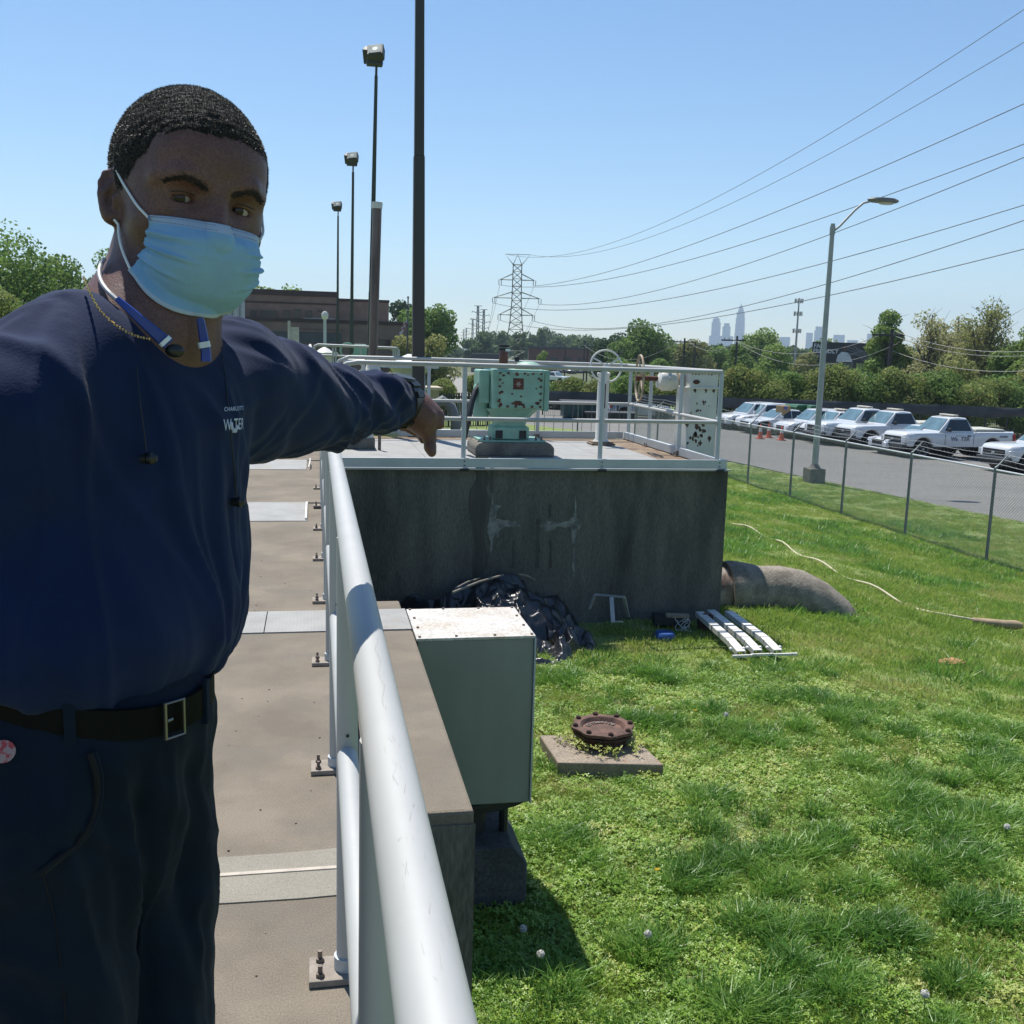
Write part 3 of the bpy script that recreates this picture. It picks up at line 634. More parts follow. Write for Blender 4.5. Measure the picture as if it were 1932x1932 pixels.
brown = mat('bronze_pole_paint', (.045, .042, .04), .55, .2, scale=1.5, var=.12)
dgreen = mat('dark_green_pole', (.04, .05, .042), .6, .2, scale=2, var=.15)
def flood(x, y, zb, ztop, m, r0, r1, label, lean=0.):
    g = empty('floodlight_pole', (x, y, zb), 0, label, 'floodlight', 'floodlight poles in a row beside the walkway')
    b = MB(); zs = [zb, zb+(ztop-zb)*.40]; 
    def sq(z0, z1, a, c, xo0, xo1): b.add([(x+xo0-a, y-a, z0), (x+xo0+a, y-a, z0), (x+xo0+a, y+a, z0), (x+xo0-a, y+a, z0), (x+xo1-c, y-c, z1), (x+xo1+c, y-c, z1), (x+xo1+c, y+c, z1), (x+xo1-c, y+c, z1)], [(0, 3, 2, 1), (4, 5, 6, 7), (0, 1, 5, 4), (1, 2, 6, 5), (2, 3, 7, 6), (3, 0, 4, 7)])
    H = ztop-zb
    sq(zb, zb+.42*H, r0, r0*.82, 0, lean*.42); b.build('lower_shaft', m, g, False, True, bev=.008)
    b = MB(); sq(zb+.42*H+.001, ztop-.35, r0*.74, r1, lean*.42, lean*.97); b.build('upper_shaft', m, g, False, True, bev=.006)
    b = MB(); b.bbox((x-r0*1.7, y-r0*1.7, zb-.02), (x+r0*1.7, y+r0*1.7, zb+.04)); b.build('base_plate', m, g, False, True)
    lm = mat('flood_housing', (.05, .055, .06), .6, .3); gl = mat('flood_glass', (.28, .30, .27), .2, scale=4, var=.3)
    b = MB(); b.tube([(x+lean*.97, y, ztop-.36), (x+lean, y, ztop-.1)], .035, 8); b.build('tenon', lm, g, False, True)
    b = MB(); b.box((x+lean-.05, y, ztop), (.46, .3, .16)); b.build('bracket', lm, g, False, True, bev=.03)
    for dx, rz, dy in ((-.02, -20, -.12), (-.12, 155, .2)):
        M = Matrix.Translation((x+lean+dx, y+dy, ztop+.24)) @ Matrix.Rotation(R_(rz), 4, 'Z') @ Matrix.Rotation(R_(-38), 4, 'X') @ Matrix.Rotation(R_(-8), 4, 'Y')
        b = MB(); b.box((0, 0, 0), (.46, .26, .42), M=M); b.build('lamp_housing', lm, g, False, True, bev=.02)
        b = MB(); b.box((0, 0, 0), (.36, .012, .33), M=M @ Matrix.Translation((0, -.137, 0))); b.build('lamp_glass', gl, g, False, True)
        b = MB(); b.cyl(tuple(M @ Vector((0, -.1435, 0))), tuple(M @ Vector((0, -.146, 0))), .08, n=12); b.build('bulb_reflector', mat('reflector_pale', (.45, .46, .42), .3), g, False, True)
    return g
flood(1.49, 14.98, PZ, 9.6, brown, .092, .05, 'thick dark brown floodlight pole standing behind the platform, its top out of frame', -.08)
flood(1.58, 31, -1.6, 9.45, dgreen, .10, .045, 'dark floodlight pole next beyond the thick brown one, twin square lamps on top', .18)
flood(1.60, 47, -1.8, 9.3, dgreen, .10, .05, 'thin floodlight pole between the two others in front of the brown building', .08)
flood(1.33, 63, -2.0, 9.3, dgreen, .10, .05, 'farthest and thinnest floodlight pole in front of the brown building', .05)

def stem_pipe():
    wp = MATS['white_chipped_paint']
    x, y = .86, 15.6; g = empty('stem_cover_pipe', (x, y, PZ), 0, 'brown vertical stem cover pipe with a pale cap above a white valve bonnet', 'valve')
    pz0 = ony(712, 672, y)[2]; top = ony(717, 390, y)[2]
    b = MB(); b.tube([(x, y, pz0), (x+.05, y, top-.02)], .068, 14); b.build('pipe', mat('brown_galv_pipe', (.20, .155, .14), .4, .5, scale=3, col2=(.08, .06, .06), stretch=(1, 1, .2)), g, True, True)
    b = MB(); b.tube([(x+.047, y, top-.03), (x+.05, y, top+.06)], [.078, .082], 14); b.build('pipe_cap', wp, g, False, True)
    b = MB(); b.lathe([(.25, PZ+.55), (.26, .85), (.20, .98), (.12, 1.08), (.085, 1.22), (.09, pz0)], (x, y, 0), 18); b.build('bonnet', wp, g, True, True)
    b = MB(); b.tube([(x-.15, y-.1, 1.06), (x-.15, y-.1, 1.22), (x-.45, y-.1, 1.22)], .045, 8); b.build('bonnet_arm', wp, g, True, True)
    b = MB(); b.bbox((x-.16, y-.16, PZ), (x+.16, y+.16, PZ+.56)); b.build('column', wp, g, False, True, bev=.01)
    x, y = .55, 13.2; g = empty('valve_pedestal', (x, y, PZ), 0, 'pale square valve pedestal on a dark base, just below the outstretched sleeve', 'pedestal')
    b = MB(); b.prism([(x-.14, .40), (x+.14, .40), (x+.12, .9), (x-.12, .9)], y-.12, y+.12, 'y'); b.build('column', alu_dull, g, False, True, bev=.01)
    b = MB(); b.bbox((x-.18, y-.16, .30), (x+.18, y+.16, .399)); b.build('foot', wp, g, False, True)
    b = MB(); b.bbox((x-.22, y-.2, PZ+.001), (x+.2, y+.2, .299)); b.build('plinth', block_conc, g, False, True, bev=.01)
    b = MB(); b.tube([(1.62, 16.4, -.6), (1.72, 16.4, .25), (1.85, 16.4, .52), (2.02, 16.4, .62), (2.16, 16.4, .52), (2.24, 16.4, .30), (2.26, 16.4, -.2)], .085, 12); tag(b.build('bent_vent_pipe', mat('vent_grey', (.16, .17, .17), .6, scale=4, var=.2), None, True), 'dark grey bent vent pipe just behind the knuckles of the pointing hand', 'pipe')
    x, y = .80, 12.9; b = MB(); b.cyl((x, y, PZ), (x, y, .58), .02, n=8); b.cyl((x, y, .5805), (x, y, .70), .028, n=8)
    tag(b.build('stub_post', bolt_m, None, True), 'short rusty steel stub post on the platform deck near the hand', 'post')
    b = MB(); b.tube([(-.6, 17.2, .06), (5, 16.6, .03)], .075, 12); tag(b.build('grey_pipe', mat('grey_pipe_paint', (.42, .44, .44), .6, scale=3, var=.1), None, True), 'long grey horizontal pipe running behind the platform over the grass', 'pipe')
stem_pipe()

# ============================================================ THINGS ON THE LAWN
def tarp():
    nx, ny = 250, 170
    u, v = np.meshgrid(np.linspace(0, 1, nx), np.linspace(0, 1, ny))
    X = .75+u*2.70; Y = 9.05+v*1.93
    # outline of the pile
    cx = (u-.43)/np.where(u < .43, .50, .40); cy = (v-.95)/.95
    edge = fbm(u*4, v*4, 3.3, 3, 11)*.5
    rr_ = np.sqrt(np.clip(np.abs(cx)**2.4+np.where(cy < 0, np.abs(cy)**2, 0), 0, 9))+edge-.25
    env = np.clip(1-rr_, 0, 1)
    lean = np.clip(1.1-((X-2.35)/.75)**2, 0, 1)*np.clip((11-Y)/1.0, 0, 1)*.28
    r1 = 1-np.abs(2*fbm(X*2.2, Y*2.2, 1.0, 3, 21)-1)*3.2
    r2 = 1-np.abs(2*fbm(X*5.5+2*v, Y*5.5, 2.0, 2, 31)-1)*2.4
    r3 = 1-np.abs(2*fbm(X*13+3*u, Y*13, 4.0, 2, 41)-1)*2.2
    r4 = 1-np.abs(2*vnoise(X*30, Y*30, 1, 51)-1)
    base = sstep(0, .5, env)*.16+sstep(.15, 1, env)*.34*np.clip((Y-9.2)/1.5, 0, 1)
    rel = sstep(0, .22, env)
    Z = -1.66+base+rel*(.15*r1+.055*r2+.013*r3+.004*r4)
    Z = np.where(env <= 0, -1.85, Z)
    Xo = X+rel*(.10*(fbm(X*4, Y*4, 8, 3, 61)-.5)+.05*(vnoise(X*13, Y*13, 8, 62)-.5))
    Yo = Y+rel*(.14*(fbm(X*4, Y*4, 9, 3, 71)-.5)+.05*(vnoise(X*13, Y*13, 9, 72)-.5)); Yo = np.minimum(Yo, 10.975)
    V = np.stack([Xo, Yo, Z], -1).reshape(-1, 3)
    i = (np.arange(ny-1)[:, None]*nx+np.arange(nx-1)[None]).ravel(); F = np.stack([i, i+1, i+nx+1, i+nx], 1)
    ev = env.ravel(); F = F[(ev[F] > 0).any(1)]
    m = mat('black_plastic', (.013, .014, .018), .33, scale=5, var=.3, spec=.75, bump=.5, bscale=40)
    o = npmesh('plastic_sheet', V, F, m, smooth=True); tag(o, 'crumpled heap of glossy black plastic sheeting against the dark platform wall', 'tarp')
    wd = mat('old_stick', (.20, .18, .15), .8, scale=12, var=.25)
    Wp = lambda x, y, Y: ony((900+x/1.486)/1.565, (1300+y/1.486)/1.565, Y)
    for k, (a, b_, Ya, Yb, r, lab) in enumerate((((648, 668), (872, 590), 10.0, 10.5, .013, 'longer pale stick lying across the black plastic heap'), ((660, 650), (768, 605), 10.1, 10.5, .009, 'shorter thin stick lying above the longer one on the black plastic'), ((940, 588), (1010, 612), 10.5, 10.6, .011, 'pale stick end poking from the top of the black plastic heap'))):
        b = MB(); p, q = Wp(*a, Ya), Wp(*b_, Yb); mid = (p+q)/2+np.array([0, 0, .015]); b.tube([tuple(p), tuple(mid), tuple(q)], [r, r, r*.8], 7)
        tag(b.build('stick', wd, None, True), lab, 'stick')
tarp()
def bracket_and_junk():
    g = empty('metal_trestle', (3.45, 10.5, -1.66), 0, 'small bent grey metal trestle leaning at the wall beside the black plastic', 'trestle')
    am = mat('trestle_metal', (.36, .37, .37), .6, .3, scale=12, var=.15)
    def bar(a, c, n, w=.035, m=am):
        a, c = Vector(a), Vector(c); d = (c-a); L = d.length; q = d.to_track_quat('Z', 'Y').to_matrix().to_4x4()
        b = MB(); b.box((0, 0, 0), (w, w*.5, L), M=Matrix.Translation((a+c)/2) @ q); return b.build(n, m, g, False, True)
    P = lambda x, y, Y: tuple(ony((900+x/1.486)/1.565, (1300+y/1.486)/1.565, Y))
    bar(P(1272, 676, 10.75), P(1402, 688, 10.55), 'cross_bar'); bar(P(1345, 690, 10.5), P(1352, 800, 10.35), 'front_leg', .045); bar(P(1400, 688, 10.6), P(1420, 775, 10.75), 'rear_leg'); bar(P(1274, 676, 10.8), P(1250, 740, 10.85), 'rear_leg')
    bar(P(1350, 794, 10.36), P(1397, 796, 10.36), 'foot', .02)
    bl = mat('blue_plastic', (.02, .07, .25), .4, scale=8, var=.3)
    b = MB(); b.lathe([(.0, .0), (.115, .0), (.125, .06), (.12, .10), (.10, .13), (.0, .14)], (3.75, 10.25, -1.67), 18)
    tag(b.build('plastic_tub', bl, None, True), 'small blue plastic tub upside down in the grass by the wall', 'tub')
    g2 = empty('scrap_fitting', (4.05, 10.6, -1.67), 0, 'dark scrap fitting with tangled pale wire at the foot of the wall', 'scrap')
    b = MB(); b.box((3.98, 10.68, -1.52), (.42, .22, .10), rz=-.2); b.build('frame', dark_m, g2, False, True, bev=.01)
    b = MB(); b.box((4.02, 10.6, -1.455), (.26, .1, .03), rz=-.2); b.build('rusty_plate', mat('dusty_tan', (.25, .2, .14), .8, scale=20, var=.3), g2, False, True)
    b = MB(); b.lathe([(.04, 0), (.11, .01), (.11, .05), (.04, .06)], (0, 0, 0), 16, Matrix.Translation((4.37, 10.62, -1.55)) @ Matrix.Rotation(R_(80), 4, 'X')); b.build('ring', rusty, g2, True, True)
    for k in range(7):
        b = MB(); a = random.random()*6; b.tube([(4.05+.10*math.cos(a+t*4+k)*(.5+.5*t), 10.5+.03*math.sin(5*t+k), -1.54+.09*math.sin(a+t*4)*(.5+.4*t)) for t in np.linspace(0, 1, 12)], .004, 5, cap=False); b.build('wire_loop', mat('pale_wire', (.5, .5, .47), .6), g2, True, True)
bracket_and_junk()
def channels():
    cm = mat('white_channel_paint', (.58, .57, .54), .55, .1, scale=6, var=.12, col3=(.3, .27, .22), scale3=9, ramp3=(.6, .72))
    specs = (((4.33, 10.72), (4.245, 9.42), 'leftmost of the three pale channel struts lying in the grass'), ((4.50, 10.80), (4.44, 9.45), 'middle one of the three pale channel struts lying in the grass'), ((4.70, 10.75), (4.66, 9.45), 'rightmost of the three pale channel struts lying in the grass'))
    for k, (a, c, lab) in enumerate(specs):
        z0, z1 = ground_h(*a).item()+.17, ground_h(*c).item()+.14
        g = empty('channel_strut', (c[0], c[1], z1-.13), 0, lab, 'channel strut', 'pale channel struts on the grass by the wall corner')
        n = 5
        for i in range(n):
            t0, t1 = i/n, (i+1)/n-.012
            p = Vector((a[0]+(c[0]-a[0])*t0, a[1]+(c[1]-a[1])*t0, z0+(z1-z0)*t0)); q = Vector((a[0]+(c[0]-a[0])*t1, a[1]+(c[1]-a[1])*t1, z0+(z1-z0)*t1))
            if i == n-1: q = Vector((c[0]+.02, c[1]-.04, z1-.05))
            d = q-p; R = d.to_track_quat('Y', 'Z').to_matrix().to_4x4()
            b = MB(); M = Matrix.Translation((p+q)/2) @ R; L = d.length
            b.box((0, 0, 0), (.085, L, .008), M=M); b.box((0, 0, 0), (.006, L, .055), M=M @ Matrix.Translation((-.045, 0, -.024))); b.box((0, 0, 0), (.006, L, .055), M=M @ Matrix.Translation((.045, 0, -.024)))
            b.build('channel_piece', cm, g, False, True)
        b = MB(); b.bbox((c[0]-.09+k*.02, c[1]-.09, z1-.10), (c[0]+.12+k*.05, c[1]-.065, z1-.075)); b.build('end_plate', cm, g, False, True)
        for s in (-1, 1): 
            b = MB(); b.ball((c[0]+s*.07, c[1]+.02, z1-.04), (.02, .025, .02), 8, 6); b.build('end_bolt', cm, g, True, True)
channels()
def manhole():
    P = [onz(x, y, -1.42)[:2] for x, y in ((1053, 1436), (1253, 1440), (1192, 1384), (1018, 1384))]
    cx, cy = 2.04, 6.96; z0 = -1.43
    g = empty('slab_flange', (cx, cy, -1.56), 0, 'rusty bolted iron flange cover on a square concrete slab in the grass', 'flange cover')
    sm = mat('slab_concrete', (.27, .22, .165), .9, scale=5, col2=(.21, .175, .14), speck=80, bump=.4, col3=(.26, .10, .04), scale3=3, ramp3=(.60, .75))
    b = MB(); b.prism([tuple(p) for p in P], -1.62, z0, 'z'); b.build('slab', sm, g, False, True, bev=.012)
    print('slab', [tuple(np.round(p, 2)) for p in P])
    cx, cy = onz(1136, 1400, z0)[:2]
    n = 32
    b = MB(); b.lathe([(.185, z0+.001), (.185, z0+.06), (.20, z0+.075)], (cx, cy, 0), n); b.build('pipe_neck', rusty, g, True, True)
    b = MB(); b.lathe([(.215, z0+.076), (.225, z0+.08), (.225, z0+.098), (.215, z0+.102)], (cx, cy, 0), n); b.build('lower_flange', rusty, g, True, True)
    b = MB()
    ring = [(.228, z0+.109), (.232, z0+.113), (.232, z0+.132), (.226, z0+.137), (.17, z0+.138), (.16, z0+.125), (.15, z0+.108), (.05, z0+.104), (.001, z0+.104)]
    V = []; F = []; n = 8*5
    for (r, z) in ring:
        for j in range(n):
            a = 2*math.pi*j/n; rr = r*(1+(.045*(math.cos(8*a)) if r > .2 else 0)); V.append((cx+rr*math.cos(a), cy+rr*math.sin(a), z))
    for i in range(len(ring)-1):
        for j in range(n): F.append((i*n+j, i*n+(j+1) % n, (i+1)*n+(j+1) % n, (i+1)*n+j))
    b.add(V, F); b.build('flange_cover', mat('rust_top', (.16, .085, .062), .8, .1, scale=9, col2=(.06, .035, .028), bump=.5, bscale=50), g, True, True)
    for k in range(8):
        a = 2*math.pi*k/8; x, y = cx+.212*math.cos(a), cy+.212*math.sin(a)
        b = MB(); b.cyl((x, y, z0+.105), (x, y, z0+.158), .013, n=8); b.cyl((x, y, z0+.1385), (x, y, z0+.152), .021, n=6); b.build('flange_bolt', rusty, g, False, True)
    tm = mat('cast_letter', (.24, .20, .18), .7, .2, scale=30, var=.2)
    txt = 'IN 150PSI DI'
    for i, ch in enumerate(txt):
        if ch == ' ': continue
        a = R_(28+i*11.2)
        M = Matrix.Translation((cx+.118*math.cos(a)-g.location.x, cy+.118*math.sin(a)-g.location.y, z0+.111-g.location.z)) @ Matrix.Rotation(a+math.pi/2, 4, 'Z')
        text_mesh('cast_letter', ch, .05, tm, g, M, .003)
manhole()
def elbow():
    g = empty('buried_pipe', (5.3, 11.9, -1.75), 0, 'thick grey pipe elbow bending down into the lawn beside the wall corner', 'pipe elbow')
    em = mat('mossy_pipe_coat', (.27, .235, .19), .95, scale=5, col2=(.12, .105, .085), ramp=(.32, .62), speck=60, bump=.6, bscale=30)
    Y = 11.95; r = .33; zc = -1.50
    b = MB(); pts = [(5.14, Y, zc), (5.2, Y, zc), (5.3, Y, zc), (5.42, Y, zc), (5.6, Y, zc-.03), (5.85, Y-.02, zc-.03), (6.1, Y-.04, zc-.08), (6.35, Y-.08, zc-.20), (6.58, Y-.12, zc-.38), (6.78, Y-.16, zc-.62), (6.9, Y-.2, zc-.95)]
    b.tube(pts, [.36, .375, .365, .34, r, r+.005, r+.01, r+.005, r, r-.01, r], 30); b.build('elbow', em, g, True, True)
    cm = mat('rusty_collar', (.25, .20, .16), .8, scale=7, col2=(.10, .05, .035), bump=.6, col3=(.34, .31, .27), scale3=5, ramp3=(.5, .65))
    b = MB(); b.tube([(4.86, Y, zc), (5.16, Y, zc)], .305, 28); b.build('collar', cm, g, True, True)
    b = MB(); b.tube([(4.80, Y, zc), (4.858, Y, zc)], .36, 28); b.build('flange', cm, g, True, True)
    for k in range(12):
        a = 2*math.pi*k/12+.13; y, z = Y+.33*math.cos(a), zc+.33*math.sin(a)
        b = MB(); b.cyl((4.77, y, z), (4.92, y, z), .022, n=6); b.build('flange_bolt', rusty, g, False, True)
    b = MB(); b.tube([(4.70, Y, zc), (4.80, Y, zc)], .30, 24); b.build('wall_stub', cm, g, True, True)
elbow()
def hose():
    P = [(8.95, 21.5), (8.85, 20.6), (8.86, 19.6), (8.83, 18.45), (8.60, 17.0), (8.47, 15.77), (8.40, 14.7), (8.36, 13.72), (8.35, 13.0), (8.45, 12.5), (8.76, 12.22), (9.0, 12.1)]
    pts = []
    for (a, b_) in zip(P[:-1], P[1:]):
        for t in np.linspace(0, 1, 6)[:-1]: x = a[0]+(b_[0]-a[0])*t; y = a[1]+(b_[1]-a[1])*t; pts.append((x, y, ground_h(x, y).item()+.035+.04*math.sin(y*3.3)))
    b = MB(); b.tube(pts, .015, 7); tag(b.build('garden_hose', mat('cream_hose', (.52, .47, .33), .6, scale=9, var=.12), None, True), 'pale cream hose winding through the grass down the slope', 'hose')
    z = ground_h(9.1, 12.0).item()+.07
    b = MB(); b.tube([(8.9, 12.15, z), (9.25, 11.95, z), (9.38, 11.9, z), (9.46, 11.86, z)], [.05, .06, .065, .04], 10); tag(b.build('pipe_stub', mat('tan_pipe', (.32, .24, .15), .8, scale=9, var=.2), None, True), 'short tan pipe stub at the lower end of the cream hose', 'pipe')
hose()

# ============================================================ VEHICLES
def lot_z(x): return -2.83-.03*(max(x, 17)-17)
def onlot(px, py):
    z = -2.9
    for _ in range(12): p = onz(px, py, z); z = lot_z(p[0])
    return p
white_car = mat('white_car_paint', (.56, .58, .60), .25, scale=.5, var=.03, coat=.6)
silver_car = mat('silver_car_paint', (.36, .40, .45), .28, .4, scale=.5, var=.03, coat=.6)
dark_car = mat('dark_car_paint', (.03, .035, .05), .25, scale=.5, var=.1, coat=.6)
red_car = mat('red_car_paint', (.22, .03, .03), .3, scale=.5, var=.1, coat=.6)
glass_dark = mat('tinted_glass', (.012, .018, .022), .06, scale=2, var=.2, spec=.8)
glass_sky = mat('windscreen_glass', (.10, .17, .20), .08, scale=2, var=.2, spec=.9)
black_pl = mat('black_trim', (.012, .012, .013), .5, scale=9, var=.2)
tyre_m = mat('tyre_rubber', (.012, .012, .012), .85, scale=9, var=.2)
rim_m = mat('wheel_rim_metal', (.30, .31, .32), .4, .6, scale=9, var=.1)
lampl = mat('headlamp_glass', (.6, .62, .64), .1, .2, spec=.9); red_l = mat('tail_lamp_red', (.35, .01, .015), .2, scale=9, var=.1); amber = mat('amber_lens', (.55, .42, .30), .3, scale=9, var=.1)
chrome = mat('chrome_trim', (.6, .6, .6), .15, .9)

def vehicle(kind='suv', paint=white_car, lightbar=False, label='', group='white utility vehicles parked in a row across the lot', detail=True, cat=None):
    """nose toward -X, origin on the ground at the centre"""
    K = {'suv': dict(L=4.55, W=1.84, H=1.68, wb=2.7, hood=.98, belt=1.02, cowl=-.95, roof0=-.25, roof1=1.75, tail=2.15, front=.62, rear=.9),
         'sedan': dict(L=4.7, W=1.82, H=1.45, wb=2.75, hood=.84, belt=.93, cowl=-.85, roof0=-.05, roof1=1.0, tail=1.75, front=.58, rear=.95),
         'hatch': dict(L=4.2, W=1.76, H=1.50, wb=2.55, hood=.88, belt=.95, cowl=-.85, roof0=-.1, roof1=1.4, tail=1.95, front=.55, rear=.9),
         'pickup': dict(L=6.15, W=2.03, H=1.96, wb=3.85, hood=1.20, belt=1.28, cowl=-1.18, roof0=-.52, roof1=.42, tail=.78, front=.75, rear=1.25)}[kind]
    L, W, H, wb = K['L'], K['W'], K['H'], K['wb']; hw = W/2; R = .43 if kind == 'pickup' else .37; sill = .54 if kind == 'pickup' else .33
    g = empty({'pickup': 'pickup_truck', 'suv': 'parked_suv', 'sedan': 'parked_sedan', 'hatch': 'parked_hatchback'}[kind], (0, 0, 0), 0, label, cat or {'pickup': 'pickup truck', 'suv': 'suv', 'sedan': 'car', 'hatch': 'car'}[kind], group)
    xf, xr = -wb/2-.12, wb/2-.12 if kind != 'pickup' else wb/2-.12
    xs = sorted(set(np.round(np.concatenate([np.linspace(-L/2, L/2, 34), xf+np.array([-1, -.85, -.6, -.3, 0, .3, .6, .85, 1])*(R+.13), xr+np.array([-1, -.85, -.6, -.3, 0, .3, .6, .85, 1])*(R+.13)]), 3)))
    def ztop(x):
        if kind == 'pickup':
            if x > K['tail']+.06: return K['belt']+.02
            return float(np.interp(x, [-L/2, -L/2+.12, -L/2+.5, K['cowl'], K['tail']+.06], [K['hood']-.14, K['hood']-.02, K['hood']+.03, K['belt']-.02, K['belt']]))
        return float(np.interp(x, [-L/2, -L/2+.1, -L/2+.45, K['cowl'], 0, L/2-.5, L/2-.08, L/2], [K['front']+.05, K['hood']-.17, K['hood']-.03, K['belt'], K['belt']+.02, K['belt']+(.02 if kind != 'sedan' else 0), K['rear'], K['rear']-.2]))
    def zbot(x):
        z = float(np.interp(x, [-L/2, -L/2+.3, L/2-.3, L/2], [sill+.06, sill, sill, sill+.12]))
        for xw in (xf, xr):
            d = abs(x-xw); rr = R+.13
            if d < rr: z = max(z, R+math.sqrt(max(0, rr*rr-d*d))*1.0)
        return z
    def hwid(x): return hw*float(np.interp(x, [-L/2, -L/2+.15, -L/2+.6, L/2-.5, L/2-.1, L/2], [.80, .90, 1, 1, .95, .90]))
    V = []; F = []; n = 12
    for i, x in enumerate(xs):
        zt, zb, w = ztop(x), zbot(x), hwid(x); zm = (zt+sill)/2+.05; zb = min(zb, zt-.12)
        side = [(w*.93, zb), (w*.985, zb+.02), (w, max(zm, zb+.05)), (w*.985, max(zt-.16, zb+.08)), (w*.95, zt-.045), (w*.84, zt)]
        pts = side+[(-a, c) for a, c in reversed(side)]
        V += [(x, a, c) for a, c in pts]
        if i:
            o0, o1 = (i-1)*n, i*n
            F += [(o0+j, o0+(j+1) % n, o1+(j+1) % n, o1+j) for j in range(n)]
    F += [tuple(range(n)), tuple(reversed(range((len(xs)-1)*n, len(xs)*n)))]
    b = MB(); b.add(V, F); b.build('body', paint, g, True, angle=50)
    # dark wheel wells
    b = MB()
    for xw in (xf, xr): b.cyl((xw, -hw*.80, R+.02), (xw, hw*.80, R+.02), R+.075, n=20)
    b.bbox((-L/2+.35, -hw*.8, sill-.08), (L/2-.35, hw*.8, sill+.2)); b.build('underbody', black_pl, g)
    # cab
    z0 = K['belt']-.03; zr = H-.02; bw, rw = hw*.90, hw*.70
    st = [(K['cowl'], z0, z0+.02), (K['roof0'], z0, zr-.03), ((K['roof0']+K['roof1'])/2, z0, zr+.015), (K['roof1'], z0, zr-.03), (K['tail'], z0, z0+.03)]
    def cabsec(x, zb, zt, f=0.): t = (zt-zb)/(zr-zb); w = bw+(rw-bw)*t; return [(x, bw-f, zb), (x, w-f, zt-.02*t), (x, w*.86, zt+.025*t), (x, -w*.86, zt+.025*t), (x, -w+f, zt-.02*t), (x, -bw+f, zb)]
    V = []; F = []
    for i, (x, zb, zt) in enumerate(st):
        V += cabsec(x, zb, zt)
        if i: F += [((i-1)*6+j, (i-1)*6+(j+1) % 6, i*6+(j+1) % 6, i*6+j) for j in range(6)]
    F += [tuple(range(6)), tuple(reversed(range(24, 30)))]
    b = MB(); b.add(V, F); b.build('cab', paint, g, True, angle=25, bev=.02)
    # glass: windscreen, rear glass, side windows as proud thin panels
    def panel(name, P, m, t=.012):
        P = [Vector(p) for p in P]; nrm = (P[1]-P[0]).cross(P[2]-P[0]).normalized(); c = sum(P, Vector())/len(P)
        if nrm.dot(c-Vector((.3, 0, (z0+zr)/2-.3))) < 0: nrm = -nrm
        n = len(P); b = MB(); b.add([tuple(p+nrm*t) for p in P]+[tuple(p-nrm*.004) for p in P], [tuple(range(n)), tuple(reversed(range(n, 2*n)))]+[(i, (i+1) % n, n+(i+1) % n, n+i) for i in range(n)])
        return b.build(name, m, g)
    def S(x, s, h): # point on the side of the cab at height fraction h
        w = bw+(rw-bw)*h; return (x, s*w, z0+(zr-z0)*h)
    cx, r0, r1, tl = K['cowl'], K['roof0'], K['roof1'], K['tail']
    lx = lambda a, c, h: a+(c-a)*h
    panel('windscreen', [(lx(cx, r0, .08), -(bw-.07)*.98, z0+(zr-z0)*.08+.02), (lx(cx, r0, .08), (bw-.07)*.98, z0+(zr-z0)*.08+.02), (lx(cx, r0, .90), rw*.92, z0+(zr-z0)*.90+.012), (lx(cx, r0, .90), -rw*.92, z0+(zr-z0)*.90+.012)], glass_sky)
    if kind != 'x': panel('rear_glass', [(lx(tl, r1, .15), -(bw-.12), z0+(zr-z0)*.15), (lx(tl, r1, .15), (bw-.12), z0+(zr-z0)*.15), (lx(tl, r1, .88), rw*.86, z0+(zr-z0)*.88), (lx(tl, r1, .88), -rw*.86, z0+(zr-z0)*.88)], glass_dark)
    cuts = {'pickup': [(cx+.33, r1+.22)], 'suv': [(cx+.42, .42), (.48, 1.35), (1.41, tl-.22)], 'sedan': [(cx+.45, .38), (.44, 1.33)], 'hatch': [(cx+.42, .38), (.44, 1.2), (1.26, tl-.25)]}[kind]
    for s in (-1, 1):
        for (a, c) in cuts:
            def xlim(x, h): return min(max(x, lx(cx+.14, r0+.1, h)), lx(tl-.12, r1-.04, h))
            P = [S(xlim(a, .10), s, .10), S(xlim(c, .10), s, .10), S(xlim(c, .86), s, .86), S(xlim(a, .86), s, .86)]
            if (Vector(P[0])-Vector(P[1])).length > .05: panel('side_window', P, glass_dark, .010)
        # mirror
        b = MB(); b.box((cx+.42, s*(hw+.09), K['belt']+.10), (.12, .22, .17)); b.build('mirror', paint if kind != 'pickup' else black_pl, g, bev=.03)
        # door seams and handle as narrow recess strips proud by a hair
        for xx in ([cx+.30, r1+.28] if kind == 'pickup' else [cx+.36, .44, 1.35 if kind != 'hatch' else 1.2]):
            b = MB(); b.bbox((xx-.008, s*hw-.012 if s > 0 else s*hw-.004, sill+.12), (xx+.008, s*hw+.004 if s > 0 else s*hw+.012, K['belt']-.14)); b.build('door_seam', black_pl, g)
        b = MB(); b.box((r1+.02 if kind == 'pickup' else .30, s*(hw+.006), K['belt']-.19), (.20, .03, .055)); b.build('door_handle', black_pl if kind == 'pickup' else paint, g, bev=.008)
